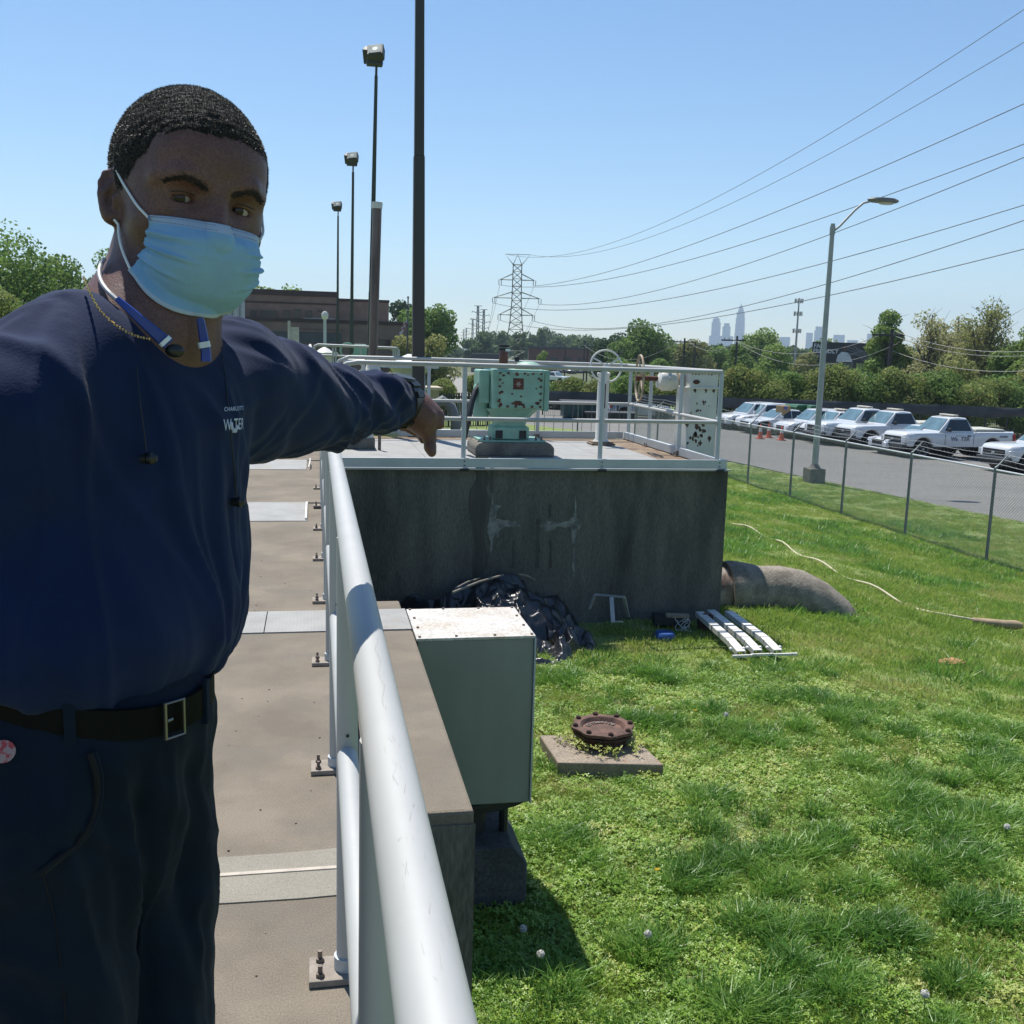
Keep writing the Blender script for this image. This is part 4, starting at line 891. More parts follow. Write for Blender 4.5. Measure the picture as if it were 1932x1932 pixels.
    # wheels
    for xw in (xf, xr):
        for s in (-1, 1):
            yo, yi = s*(hw-.01), s*(hw-.25); ty = empty('wheel', (xw, (yo+yi)/2, R)); ty.parent = g; CH.setdefault(g.name, []).append(ty)
            b = MB(); n = 26; M = Matrix.Rotation(R_(90), 4, 'X')
            b.lathe([(R*.62, -.12), (R*.93, -.125), (R, -.09), (R, .09), (R*.93, .125), (R*.62, .12)], n=n, M=M); b.build('tyre', tyre_m, ty, True)
            b = MB(); b.lathe([(R*.63, -.105), (R*.63, .105)], n=20, M=M); b.build('rim_barrel', black_pl, ty)
            b = MB()
            for k in range(5):
                a = 2*math.pi*k/5; c_, s_ = math.cos(a), math.sin(a)
                b.add([(c_*R*.12-s_*.05, s*.108, s_*R*.12+c_*.05), (c_*R*.12+s_*.05, s*.108, s_*R*.12-c_*.05), (c_*R*.6+s_*.045, s*.118, s_*R*.6-c_*.045), (c_*R*.6-s_*.045, s*.118, s_*R*.6+c_*.045)], [(0, 1, 2, 3)])
            b.lathe([(R*.50, s*.110), (R*.63, s*.124), (R*.64, s*.118)], n=20, M=Matrix.Rotation(R_(90 if s < 0 else 90), 4, 'X') @ Matrix.Diagonal((1, 1, -1, 1)))
            b.lathe([(R*.18, s*.11), (R*.14, s*.125)], n=12, M=Matrix.Rotation(R_(90), 4, 'X') @ Matrix.Diagonal((1, 1, -1, 1))); b.build('rim', rim_m, ty)
    # front
    f = -L/2
    if kind == 'pickup':
        b = MB(); b.bbox((f-.015, -hw*.66, .72), (f+.12, hw*.66, 1.02)); b.build('grille', black_pl, g, bev=.01)
        b = MB(); b.bbox((f-.03, -hw*.64, .90), (f-.016, hw*.64, .925)); b.bbox((f-.03, -hw*.64, .81), (f-.016, hw*.64, .835)); b.build('grille_bar', mat('grey_bar', (.16, .16, .17), .5), g)
        b = MB(); b.ball((f-.032, 0, .87), (.012, .12, .05), 10, 6); b.build('badge', chrome, g)
        b = MB(); b.bbox((f-.09, -hw*.93, .50), (f+.18, hw*.93, .69)); b.build('bumper', mat('bumper_grey', (.06, .06, .065), .4, scale=5, var=.1), g, bev=.03)
        b = MB(); b.bbox((f-.06, -hw*.7, .34), (f+.25, hw*.7, .49)); b.build('air_dam', black_pl, g)
        for s in (-1, 1):
            b = MB(); b.bbox((f+.01, s*hw*.67, .74), (f+.30, s*hw*.955, 1.0)); b.build('headlight', lampl, g, bev=.02)
            b = MB(); b.bbox((L/2-.10, s*hw*.90, .86), (L/2+.012, s*hw*.985, 1.18)); b.build('tail_light', red_l, g)
        # bed: dark opening and pale cover
        b = MB(); b.bbox((K['tail']+.16, -hw*.80, K['belt']+.022), (L/2-.12, hw*.80, K['belt']+.03)); b.build('bed_floor', black_pl, g)
        b = MB(); b.bbox((K['tail']+.14, -hw*.84, K['belt']+.031), (L/2-.55, hw*.84, K['belt']+.13)); b.build('bed_cover', mat('bed_cover_tan', (.42, .42, .36), .6, scale=5, var=.1), g, bev=.03)
        b = MB(); b.bbox((K['tail']+.05, -hw*.955, .45), (K['tail']+.07, hw*.955, K['belt']+.005)); b.build('bed_gap', black_pl, g)
    else:
        b = MB(); b.bbox((f-.012, -hw*.45, .50), (f+.12, hw*.45, .72)); b.bbox((f-.012, -hw*.5, .28), (f+.12, hw*.5, .42)); b.build('grille', black_pl, g, bev=.01)
        for s in (-1, 1):
            b = MB(); b.prism([(f+.015, .60), (f+.05, .76), (f+.48, .83), (f+.40, .68)], s*hw*.60, s*hw*.925, 'y'); b.build('headlight', lampl, g, bev=.02)
            b = MB(); b.ball((f+.03, s*hw*.66, .44), (.03, .09, .06), 8, 6); b.build('fog_light', black_pl, g)
            b = MB(); b.bbox((L/2-.16, s*hw*.80, .78), (L/2+.005, s*hw*.965, .98)); b.build('tail_light', red_l, g)
    if lightbar:
        xm = (r0+r1)/2 if kind != 'suv' else .2
        b = MB(); b.bbox((xm-.14, -.56, H+.045), (xm+.14, .56, H+.115)); b.build('light_bar', mat('beacon_tan', (.50, .46, .38), .35, scale=9, var=.1), g, bev=.025)
        b = MB(); b.bbox((xm-.06, -.4, H-.0), (xm+.06, .4, H+.044)); b.build('light_bar_mount', black_pl, g)
    return g
PROTO = {}
HEAD = R_(4)
def park(px, py, kind, paint, lightbar, label, rot=0., group='white utility vehicles parked in a row across the lot', at=None):
    key = (kind, paint.name, lightbar)
    if key not in PROTO: g = vehicle(kind, paint, lightbar, label, group); PROTO[key] = g
    else: g = copy_tree(PROTO[key]); g['label'] = label; g['group'] = group
    wb = {'suv': 2.7, 'sedan': 2.75, 'hatch': 2.55, 'pickup': 3.85}[kind]; W = {'suv': 1.84, 'sedan': 1.82, 'hatch': 1.76, 'pickup': 2.03}[kind]
    a = HEAD+R_(rot); p = onlot(px, py) if at is None else at
    lx_, ly_ = -wb/2-.12, -W/2+.1
    g.rotation_euler = (0, 0, a); g.location = (float(p[0]-(lx_*math.cos(a)-ly_*math.sin(a))), float(p[1]-(lx_*math.sin(a)+ly_*math.cos(a))), float(p[2])+.012)
    return g
park(1393, 812, 'suv', white_car, False, 'white suv farthest left in the row, half behind its neighbour', 4)
park(1405, 817, 'suv', white_car, False, 'white suv between the farthest suv and the small sedan by the traffic cones', 4) if False else park(1414, 814, 'suv', white_car, False, 'second white suv from the far end of the row', 4)
park(1440, 820, 'sedan', white_car, False, 'small white sedan beside the orange traffic cones and cardboard box', 4)
park(1508, 829, 'suv', white_car, False, 'white suv in front of the green bins, left of the lamp post')
park(1548, 834, 'suv', white_car, True, 'white suv with a light bar just left of the street lamp pole')
park(1583, 841, 'pickup', white_car, True, 'white pickup with tan light bar, partly behind the street lamp pole')
park(1640, 848, 'pickup', white_car, True, 'white pickup with light bar between the lamp pole and the low sedan')
park(1700, 860, 'sedan', white_car, False, 'low white sedan squeezed between two pickups')
tk = park(1738, 865, 'pickup', white_car, True, 'white pickup with WATER lettering on its door and a covered bed', -1)
tm_ = mat('door_lettering', (.10, .11, .14), .5)
M = Matrix.Translation((-.05, -1.022, .93)) @ Matrix.Rotation(R_(90), 4, 'X')
text_mesh('door_lettering', 'W   TER', .27, tm_, tk, M, .003, 1.1, .006)
b = MB(); b.tube([(0, 0, 0), (.03, 0, -.07)], .03, 8); 
o = MB().lathe([(.001, .11), (.03, .05), (.05, 0), (.045, -.04), (.001, -.06)], (0, 0, 0), 10, Matrix.Translation((-.25, -1.023, .90)) @ Matrix.Diagonal((1, .1, 1, 1))).build('water_drop', mat('drop_blue', (.05, .12, .30), .5), tk)
text_mesh('small_lettering', 'CHARLOTTE', .06, tm_, tk, Matrix.Translation((-.05, -1.016, 1.09)) @ Matrix.Rotation(R_(90), 4, 'X'), .003, 1.8)
text_mesh('rear_lettering', 'HR-8016', .13, tm_, tk, Matrix.Translation((2.40, -1.018, 1.06)) @ Matrix.Rotation(R_(90), 4, 'X'), .003, 1.0, .004)
park(1938, 896, 'pickup', white_car, True, 'white pickup nearest the right edge of the picture')

# stacked things beside the cars
def cone(px, py, label):
    p = onlot(px, py); g = empty('traffic_cone', p, 0, label, 'traffic cone', 'orange traffic cones beside the sedan')
    om = mat('cone_orange', (.65, .09, .03), .5, scale=5, var=.1)
    b = MB(); b.bbox((-.2, -.2, .012), (.2, .2, .05)); b.build('base', om, g)
    b = MB(); b.lathe([(.15, .051), (.10, .35), (.035, .80), (.03, .82)], (0, 0, 0), 14); b.build('cone', om, g, True)
    b = MB(); b.lathe([(.098, .40), (.066, .60)], (0, 0, 0), 14); b.build('reflective_band', mat('band_white', (.65, .62, .6), .4), g, True)
cone(1434, 828, 'taller-looking orange cone at the small sedan, left of two standing together')
cone(1450, 826, 'orange cone to the right of its twin, under the cardboard box')
cone(1474, 831, 'orange cone standing at the nose of the white suv before the green bins')
p = dep(1477, 782, 60.5); p[2] = lot_z(p[0])
g = empty('cardboard_box', (float(p[0]), float(p[1]), float(p[2])), 0, 'large tan cardboard box raised on a trestle behind the cones', 'box')
b = MB(); b.box((0, 0, 1.25), (.62, .6, .95), rz=.3); b.build('carton', mat('cardboard', (.36, .24, .12), .85, scale=3, var=.1), g, bev=.01)
b = MB(); b.box((-.0, 0, .72), (1.1, .9, .08), rz=.3); b.box((-.4, -.3, .34), (.08, .08, .68)); b.box((.4, -.3, .34), (.08, .08, .68)); b.box((0, .3, .34), (.08, .08, .68)); b.build('trestle', black_pl, g)
b = MB(); b.box((-.05, -.455, 1.62), (.2, .01, .2), rz=.3); b.build('blue_mark', mat('label_blue', (.05, .1, .35), .6), g)
for k, (px, w, lab) in enumerate(((1503, .95, 'dark green waste bin next to the cardboard box'), (1527, .85, 'dark green waste bin with a pale blue sticker'))):
    p = dep(px, 785, 61.5); p[2] = lot_z(p[0])+.1; g = empty('waste_bin', (float(p[0]), float(p[1]), float(p[2])), .3, lab, 'waste bin', 'green waste bins behind the suv')
    gm = mat('bin_green', (.015, .10, .045), .5, scale=5, var=.1)
    b = MB(); b.add([(-.4*w, -.4, .1), (.4*w, -.4, .1), (.4*w, .4, .1), (-.4*w, .4, .1), (-.55*w, -.5, 1.55), (.55*w, -.5, 1.55), (.55*w, .5, 1.55), (-.55*w, .5, 1.55)], [(0, 3, 2, 1), (4, 5, 6, 7), (0, 1, 5, 4), (1, 2, 6, 5), (2, 3, 7, 6), (3, 0, 4, 7)]); b.build('tub', gm, g, bev=.02)
    b = MB(); b.prism([(-.62*w, 1.56), (.62*w, 1.56), (.5*w, 1.72), (-.5*w, 1.72)], -.55, .55, 'y'); b.build('lid', gm, g, bev=.02)
    if k: b = MB(); b.box((0, -.48, 1.25), (.34, .02, .34)); b.build('sticker', mat('sticker_blue', (.35, .5, .65), .5), g)

# ============================================================ FAR BLACK FENCE WITH WINDSCREEN
def far_fence():
    A = dep(1025, 738, 68.); B = dep(1945, 770, 62.)
    g = empty('picket_fence', (float(A[0]), float(A[1]), -3.4), 0, 'long black picket fence with a dark mesh band along its top behind the parked vehicles', 'fence')
    bk = mat('black_fence_paint', (.015, .016, .017), .6); sc = mat('windscreen_mesh', (.045, .05, .055), .8, scale=1.2, var=.35, bump=.6, bscale=5)
    A = np.array([A[0], A[1], -1.25]); B = np.array([B[0], B[1], -1.25]); D = B-A; L = float(np.hypot(D[0], D[1])); d = D/L; nrm = np.array([d[1], -d[0], 0])
    n = int(L/1.25)
    for i in range(n+1):
        p = A+d*(L*i/n); b = MB(); b.cyl((p[0], p[1], -3.6), (p[0], p[1], -1.2), .05, n=6); b.build('post', bk, g, False, True)
    for z in (-1.75, -2.9):
        b = MB(); b.tube([(A[0], A[1], z), (B[0], B[1], z)], .022, 6); b.build('rail', bk, g, False, True)
    b = MB()
    m = int(L/.13)
    for i in range(m+1):
        p = A+d*(L*i/m); b.tube([(p[0], p[1], -3.4), (p[0], p[1], -1.3)], .011, 4, cap=False)
    b.build('picket', bk, g, False, True, kind='stuff')
    nu, nv = 260, 6; V = []
    for i in range(nu+1):
        for j in range(nv+1):
            t = i/nu; h = j/nv; p = A+d*(L*t); w = .10*math.sin(t*L*.9+2*math.sin(t*L*.23))*math.sin(h*3.1)+.05*math.sin(t*L*3.1)*h
            z = -1.22-(.62+.07*math.sin(t*L*.55)+.04*math.sin(t*L*2.3))*h+.02*math.sin(t*L*.8)*(1-h)
            V.append(tuple(p+nrm*(.09+.06*math.sin(h*math.pi)+w*.5)+np.array([0, 0, z-p[2]])))
    i = np.arange(nu)[:, None]*(nv+1)+np.arange(nv)[None]; i = i.ravel(); F = np.stack([i, i+nv+1, i+nv+2, i+1], 1)
    npmesh('mesh_screen', np.array(V)-np.array(g.location), F, sc, g, smooth=True)
    return A, B, d, nrm
FA, FB, FD, FN = far_fence()

# ============================================================ TREES
def leaf_mat(name, c1, c2, c3=None, transl=.4):
    m = mat(name, c1, .75, scale=.5, col2=c2, ramp=(.32, .66), transl=transl, spec=.25, rand=.12, col3=c3, scale3=1.7, ramp3=(.5, .7)); return m
LM = {'mid': leaf_mat('leaf_mid_green', (.19, .29, .07), (.10, .17, .045)), 'bright': leaf_mat('leaf_spring_green', (.25, .34, .09), (.13, .21, .055)),
      'dark': leaf_mat('leaf_dark_green', (.06, .11, .045), (.025, .05, .025)), 'olive': leaf_mat('leaf_olive', (.32, .33, .12), (.19, .21, .075)),
      'tan': leaf_mat('leaf_tan_bud', (.50, .48, .24), (.36, .36, .15)), 'hedge': leaf_mat('leaf_hedge', (.26, .32, .08), (.13, .18, .05), (.26, .22, .09)),
      'pine': leaf_mat('leaf_pine', (.035, .06, .028), (.018, .032, .018))}
bark = mat('bark', (.10, .085, .07), .95, scale=3, var=.25, stretch=(1, 1, .2), bump=.6); dbark = mat('dark_bark', (.04, .035, .032), .95, scale=3, var=.25)
def crown_mesh(seed, W, H, nblob=14, nleaf=3500, leaf=.3, z0=.25, sparse=1.0, shape='round'):
    """leaf cards on the shells of many clumps that fill a crown, unit height H, base z0*H"""
    r = np.random.default_rng(seed); C = []
    zc0, zc1 = z0*H, H
    for i in range(nblob):
        for _ in range(30):
            p = r.uniform(-1, 1, 3)
            q = np.linalg.norm(p*np.array([1, 1, 1]))
            if q < .86: break
        zz = (zc0+zc1)/2+p[2]*(zc1-zc0)/2
        k = 1.0 if shape == 'round' else (1-.75*(zz-zc0)/(zc1-zc0))
        C.append((p[0]*W/2*k, p[1]*W/2*k, zz, W*r.uniform(.18, .30)*max(.8, min(1.5, H/W))**.4*(.7 if shape != 'round' else 1)*(1 if sparse == 1 else .72)))
    C = np.array(C); C[:, 2] = np.minimum(C[:, 2], H-C[:, 3]*.8)
    wt = C[:, 3]**2; idx = r.choice(len(C), nleaf, p=wt/wt.sum())
    d = r.normal(size=(nleaf, 3)); d /= np.linalg.norm(d, axis=1)[:, None]
    rad = C[idx, 3]*(1-.55*r.random(nleaf)**2.2)
    P = C[idx, :3]+d*rad[:, None]*np.array([1, 1, .82])
    P += (fbm(P[:, 0]*.9, P[:, 1]*.9, P[:, 2]*.9, 3, seed)[:, None]-.5)*W*.16*d
    nr = d+r.normal(size=(nleaf, 3))*.55; nr /= np.linalg.norm(nr, axis=1)[:, None]
    t1 = np.cross(nr, r.normal(size=(nleaf, 3))); t1 /= np.linalg.norm(t1, axis=1)[:, None]; t2 = np.cross(nr, t1)
    s = leaf*r.uniform(.55, 1.25, nleaf)[:, None]
    V = np.stack([P-t1*s*.5, P+t2*s*.34, P+t1*s*.5, P-t2*s*.34], 1).reshape(-1, 3)
    F = np.arange(nleaf*4).reshape(-1, 4); return V, F, C
TREES = {}
def tree(x, y, zb, H, W, kind, label, cat='tree', group=None, nleaf=3500, leaf=.3, z0=.2, seed=0, sparse=1.0, shape='round', nblob=14, name='broadleaf_tree', trunk=True, rz=0.):
    key = (kind, nleaf, leaf/H, z0, seed, sparse, shape, nblob, round(W/H, 1))
    g = empty(name, (x, y, zb), rz, label, cat, group)
    if key in TREES:
        H0, W0, objs = TREES[key]
        for o in objs:
            c = o.copy(); link(c); c.parent = g; c.scale = (W/W0, W/W0, H/H0); CH.setdefault(g.name, []).append(c)
        return g
    V, F, C = crown_mesh(seed+11, W, H, nblob, int(nleaf*1.25), leaf*1.05, z0, sparse, shape)
    objs = [npmesh('crown', V, F, LM[kind], g)]
    if trunk:
        b = MB(); r = H*.018+.05; top = H*(.8 if sparse == 1 else .93)
        lean = [(0, 0, -.3), (W*.01, 0, H*.25), (W*.02, W*.01, H*.5), (0, W*.02, top)]
        b.tube(lean, [r*1.2, r, r*.7, r*.2], 7)
        rr = np.random.default_rng(seed)
        order = np.argsort(C[:, 2])
        for c in C[order[::(1 if sparse < 1 else 2)]]:
            t = min(.85, max(.12, c[2]/H*.55)); bz = H*t; b.tube([(W*.015, 0, bz), (c[0]*.45+rr.normal()*.05*W, c[1]*.45, bz+(c[2]-bz)*.6), (c[0], c[1], c[2])], [r*.5, r*.3, r*.08], 5, cap=False)
            if sparse < 1:
                for _ in range(5):
                    e = rr.normal(size=3)*c[3]*.75; b.tube([(c[0]*.7, c[1]*.7, bz+(c[2]-bz)*.8), (c[0]+e[0]*.5, c[1]+e[1]*.5, c[2]+abs(e[2])*.4), (c[0]+e[0], c[1]+e[1], c[2]+abs(e[2])*.9)], [r*.16, r*.1, r*.03], 3, cap=False)
        objs.append(b.build('trunk', bark if kind != 'pine' else dbark, g, True))
    TREES[key] = (H, W, objs); return g
def tree_at(px, ptop, dist, wpx, kind, label, zb=-4.1, **k):
    p = dep(px, ptop, dist); H = float(p[2])-zb; W = wpx/FPX*dist*1.1
    return tree(float(p[0]), float(p[1]), zb, H, W, kind, label, **k)
# left edge
tree_at(25, 424, 62, 190, 'mid', 'tall leafy tree at the left edge behind the shoulder', nleaf=9000, leaf=.26, nblob=26, z0=.1, seed=1, zb=-3)
tree_at(115, 478, 66, 130, 'mid', 'shorter leafy tree just right of the tall one at the left edge', nleaf=7000, leaf=.26, nblob=20, z0=.05, seed=2, zb=-3)
tree_at(-70, 470, 55, 150, 'bright', 'light green tree mostly beyond the left edge', nleaf=6000, leaf=.26, nblob=20, z0=.1, seed=9, zb=-3)
tree_at(165, 485, 95, 60, 'pine', 'distant dark pine showing between leafy trees by the neck', shape='cone', nleaf=3000, leaf=.3, seed=3)
tree_at(198, 455, 74, 95, 'mid', 'leafy tree partly hidden behind the neck of the man', nleaf=6000, leaf=.26, nblob=20, z0=.1, seed=4, zb=-3)
tree_at(470, 528, 135, 90, 'bright', 'pale tree top above the white wall panel behind the building', nleaf=3500, leaf=.5, seed=5)
tree_at(545, 538, 135, 70, 'bright', 'low pale tree top in the middle of the brown roofline', nleaf=3000, leaf=.5, seed=6)
tree_at(520, 533, 140, 60, 'olive', 'thin olive tree top above the brown roof, left half', nleaf=1500, leaf=.5, seed=7)
tree_at(655, 548, 138, 50, 'bright', 'pale tree top between the dark light poles above the roof', nleaf=2600, leaf=.5, seed=8)
tree_at(690, 546, 140, 55, 'bright', 'pale tree top behind the nearer light pole', nleaf=2600, leaf=.5, seed=5)
tree_at(757, 566, 150, 55, 'dark', 'dark evergreen at the end of the brown building by the flagpole', nleaf=3500, leaf=.5, seed=10, z0=.1)
tree_at(812, 574, 118, 92, 'mid', 'big rounded green tree right of the thick brown pole', nleaf=9000, leaf=.42, nblob=26, z0=.05, seed=12)
tree_at(772, 585, 122, 62, 'mid', 'green tree behind the thick brown pole', nleaf=5000, leaf=.42, nblob=18, z0=.05, seed=13)
tree_at(815, 628, 92, 75, 'olive', 'yellowish low tree in front of the big rounded one', nleaf=6000, leaf=.3, nblob=18, z0=.02, seed=14)
tree_at(772, 622, 90, 60, 'olive', 'low yellowish tree just behind the brown pole', nleaf=4500, leaf=.3, nblob=18, z0=.02, seed=15)
for k, (px, pt, w) in enumerate(((700, 700, 60), (760, 705, 60), (830, 700, 60), (905, 702, 60), (960, 712, 60))):
    tree_at(px, pt, 62+k*2, w, 'hedge', ['low hedge clump farthest left behind the platform rail', 'second low hedge clump behind the platform rail', 'middle low hedge clump behind the pointing hand', 'low hedge clump left of the green gear unit', 'low hedge clump behind the green gear unit'][k], cat='shrub', name='hedge_shrub', nleaf=3500, leaf=.2, nblob=14, z0=.0, seed=20+k % 2, trunk=False, zb=-3.6, group='low hedge clumps beyond the platform')
for k, (px, pt, d_, w) in enumerate(((-10, 520, 50, 150), (70, 540, 52, 130), (150, 545, 54, 120), (225, 540, 58, 90))):
    tree_at(px, pt, d_, w, 'mid' if k % 2 else 'hedge', ['leafy shrub filling below the tall tree at the left edge', 'leafy shrub left of the shoulder', 'leafy shrub touching the shoulder outline', 'leafy shrub hidden behind the neck'][k], cat='shrub', name='tall_shrub', nleaf=7000, leaf=.22, nblob=20, z0=.0, seed=60+k, trunk=False, zb=-3, group='shrubs below the left trees')
# centre
tree_at(1026, 661, 150, 27, 'bright', 'small bright green tree standing alone by the far car park', nleaf=2500, leaf=.3, z0=.1, seed=21)
tree_at(1213, 601, 165, 96, 'mid', 'largest rounded tree in the centre distance', nleaf=10000, leaf=.55, nblob=30, z0=.02, seed=22)
tree_at(1160, 626, 175, 66, 'dark', 'dark tree leaning against the left of the largest rounded tree', nleaf=6000, leaf=.55, nblob=18, z0=.02, seed=23)
tree_at(1190, 668, 120, 60, 'mid', 'low mid green tree in front of the largest rounded tree', nleaf=4000, leaf=.35, nblob=14, z0=.0, seed=24)
tree_at(1243, 676, 115, 50, 'mid', 'low green tree at the foot of the largest rounded tree, right side', nleaf=4000, leaf=.35, nblob=14, z0=.0, seed=25)
tree_at(1310, 640, 190, 70, 'olive', 'pale olive tree behind the first utility pole', nleaf=4500, leaf=.5, z0=.0, seed=26)
tree_at(1355, 648, 200, 60, 'mid', 'mid green tree below the leftmost towers of the skyline', nleaf=4000, leaf=.5, z0=.0, seed=27)
tree_at(1431, 616, 190, 66, 'bright', 'pale rounded tree right of the pointed skyscraper', nleaf=7000, leaf=.5, nblob=22, z0=.0, seed=28)
tree_at(1400, 646, 150, 56, 'mid', 'green tree under the pointed skyscraper', nleaf=4500, leaf=.42, z0=.0, seed=29)
tree_at(1466, 649, 130, 66, 'bright', 'bright green tree in front of the cell tower', nleaf=6000, leaf=.36, nblob=18, z0=.0, seed=30)
tree_at(1515, 664, 150, 60, 'olive', 'olive tree just left of the billboard', nleaf=4500, leaf=.4, z0=.0, seed=31)
tree_at(1560, 640, 260, 60, 'mid', 'hazy tree above the left end of the billboard', nleaf=3000, leaf=.7, z0=.0, seed=32)
tree_at(1655, 640, 230, 60, 'mid', 'hazy green tree right of the billboard', nleaf=3000, leaf=.7, z0=.0, seed=33)
# right
tree_at(1682, 583, 95, 70, 'bright', 'tall light green tree beside the dark utility pole', nleaf=9000, leaf=.32, nblob=34, z0=.02, seed=34, sparse=.9)
tree_at(1705, 610, 98, 55, 'mid', 'mid green tree just right of the dark utility pole', nleaf=4500, leaf=.30, nblob=16, z0=.0, seed=35)
tree_at(1762, 578, 92, 95, 'tan', 'bare-branched tree with tan buds, left of the tallest', nleaf=5200, leaf=.24, nblob=40, z0=.1, seed=36, sparse=.8)
tree_at(1812, 583, 100, 80, 'tan', 'thin budding tree between two taller budding ones', nleaf=4800, leaf=.24, nblob=34, z0=.1, seed=37, sparse=.8)
tree_at(1868, 564, 88, 115, 'olive', 'tallest budding tree near the right edge with open branches', nleaf=7500, leaf=.24, nblob=46, z0=.1, seed=38, sparse=.8)
tree_at(1945, 585, 84, 100, 'bright', 'light green tree cut by the right edge of the picture', nleaf=9000, leaf=.28, nblob=30, z0=.1, seed=39, sparse=.9)
for k, (px, pt, d_, w, kd) in enumerate(((1720, 668, 86, 90, 'mid'), (1800, 662, 84, 90, 'olive'), (1880, 668, 80, 90, 'mid'), (1955, 672, 80, 90, 'olive'))):
    tree_at(px, pt, d_, w, kd, ['undergrowth shrub below the dark utility pole', 'olive undergrowth shrub under the thin budding tree', 'green undergrowth shrub under the tallest budding tree', 'olive undergrowth shrub at the right edge'][k], cat='shrub', name='undergrowth_shrub', nleaf=4500, leaf=.26, nblob=16, z0=.0, seed=40+k % 2, trunk=False, group='undergrowth behind the hedge')
# hedge behind the black fence
hb = [(1020, 716, 70), (1075, 712, 70), (1130, 708, 75), (1190, 706, 75), (1250, 700, 80), (1305, 698, 80), (1352, 692, 75), (1400, 690, 85), (1442, 694, 80), (1490, 700, 70), (1530, 692, 85), (1585, 688, 85), (1640, 684, 90), (1690, 694, 75), (1735, 702, 85), (1785, 700, 90), (1835, 706, 85), (1885, 716, 80), (1935, 722, 85)]
hn = ['at the far left end', 'second from its far left end', 'behind the rear railing', 'behind the handwheel', 'right of the handwheel', 'left of the white rusty column', 'above the farthest suv', 'above the second suv', 'above the small sedan', 'above the cardboard box', 'just left of the lamp pole', 'just right of the lamp pole', 'below the billboard right end', 'under the dark utility pole', 'behind the lettered pickup cab', 'above the lettered pickup bed', 'right of the lettered pickup', 'near the right edge', 'at the right edge']
for k, (px, pt, w) in enumerate(hb):
    tree_at(px, pt, 76-.6*k % 5, w, 'hedge' if k % 3 else 'mid', 'leafy hedge bush '+hn[k], zb=-3.6, cat='bush', name='hedge_bush', nleaf=6500, leaf=.19, nblob=22, z0=.0, seed=50+k % 4, trunk=False, group='hedge bushes behind the black fence', rz=k*1.3)
# far wooded skyline, one mass
def far_wood():
    r = np.random.default_rng(5); Vs = []; Fs = []; n0 = 0
    prof = [(-400, 600), (0, 590), (440, 600), (790, 640), (862, 652), (880, 640), (900, 628), (960, 622), (1000, 622), (1040, 618), (1090, 628), (1120, 634), (1140, 650), (1270, 644), (1400, 650), (1600, 652), (1700, 650), (2400, 650)]
    px = -400
    while px < 2400:
        top = np.interp(px, [a for a, _ in prof], [b_ for _, b_ in prof])
        dist = r.uniform(330, 560); w = r.uniform(20, 34)
        if 872 < px < 885: px += 6; continue
        p = dep(px, top+r.uniform(-3, 8), dist); H = p[2]+4.1; W = w/FPX*dist
        V, F, _ = crown_mesh(int(r.integers(1e6)), W*1.3, H, 12, 900, 1.5, .0)
        Vs.append(V+np.array([p[0], p[1], -4.1])); Fs.append(F+n0); n0 += len(V); px += w*.42
    o = npmesh('far_woods', np.concatenate(Vs), np.concatenate(Fs), leaf_mat('leaf_far_wood', (.13, .19, .07), (.07, .12, .045)))
    tag(o, 'distant mass of woods along the horizon', 'woods', kind='stuff')
far_wood()

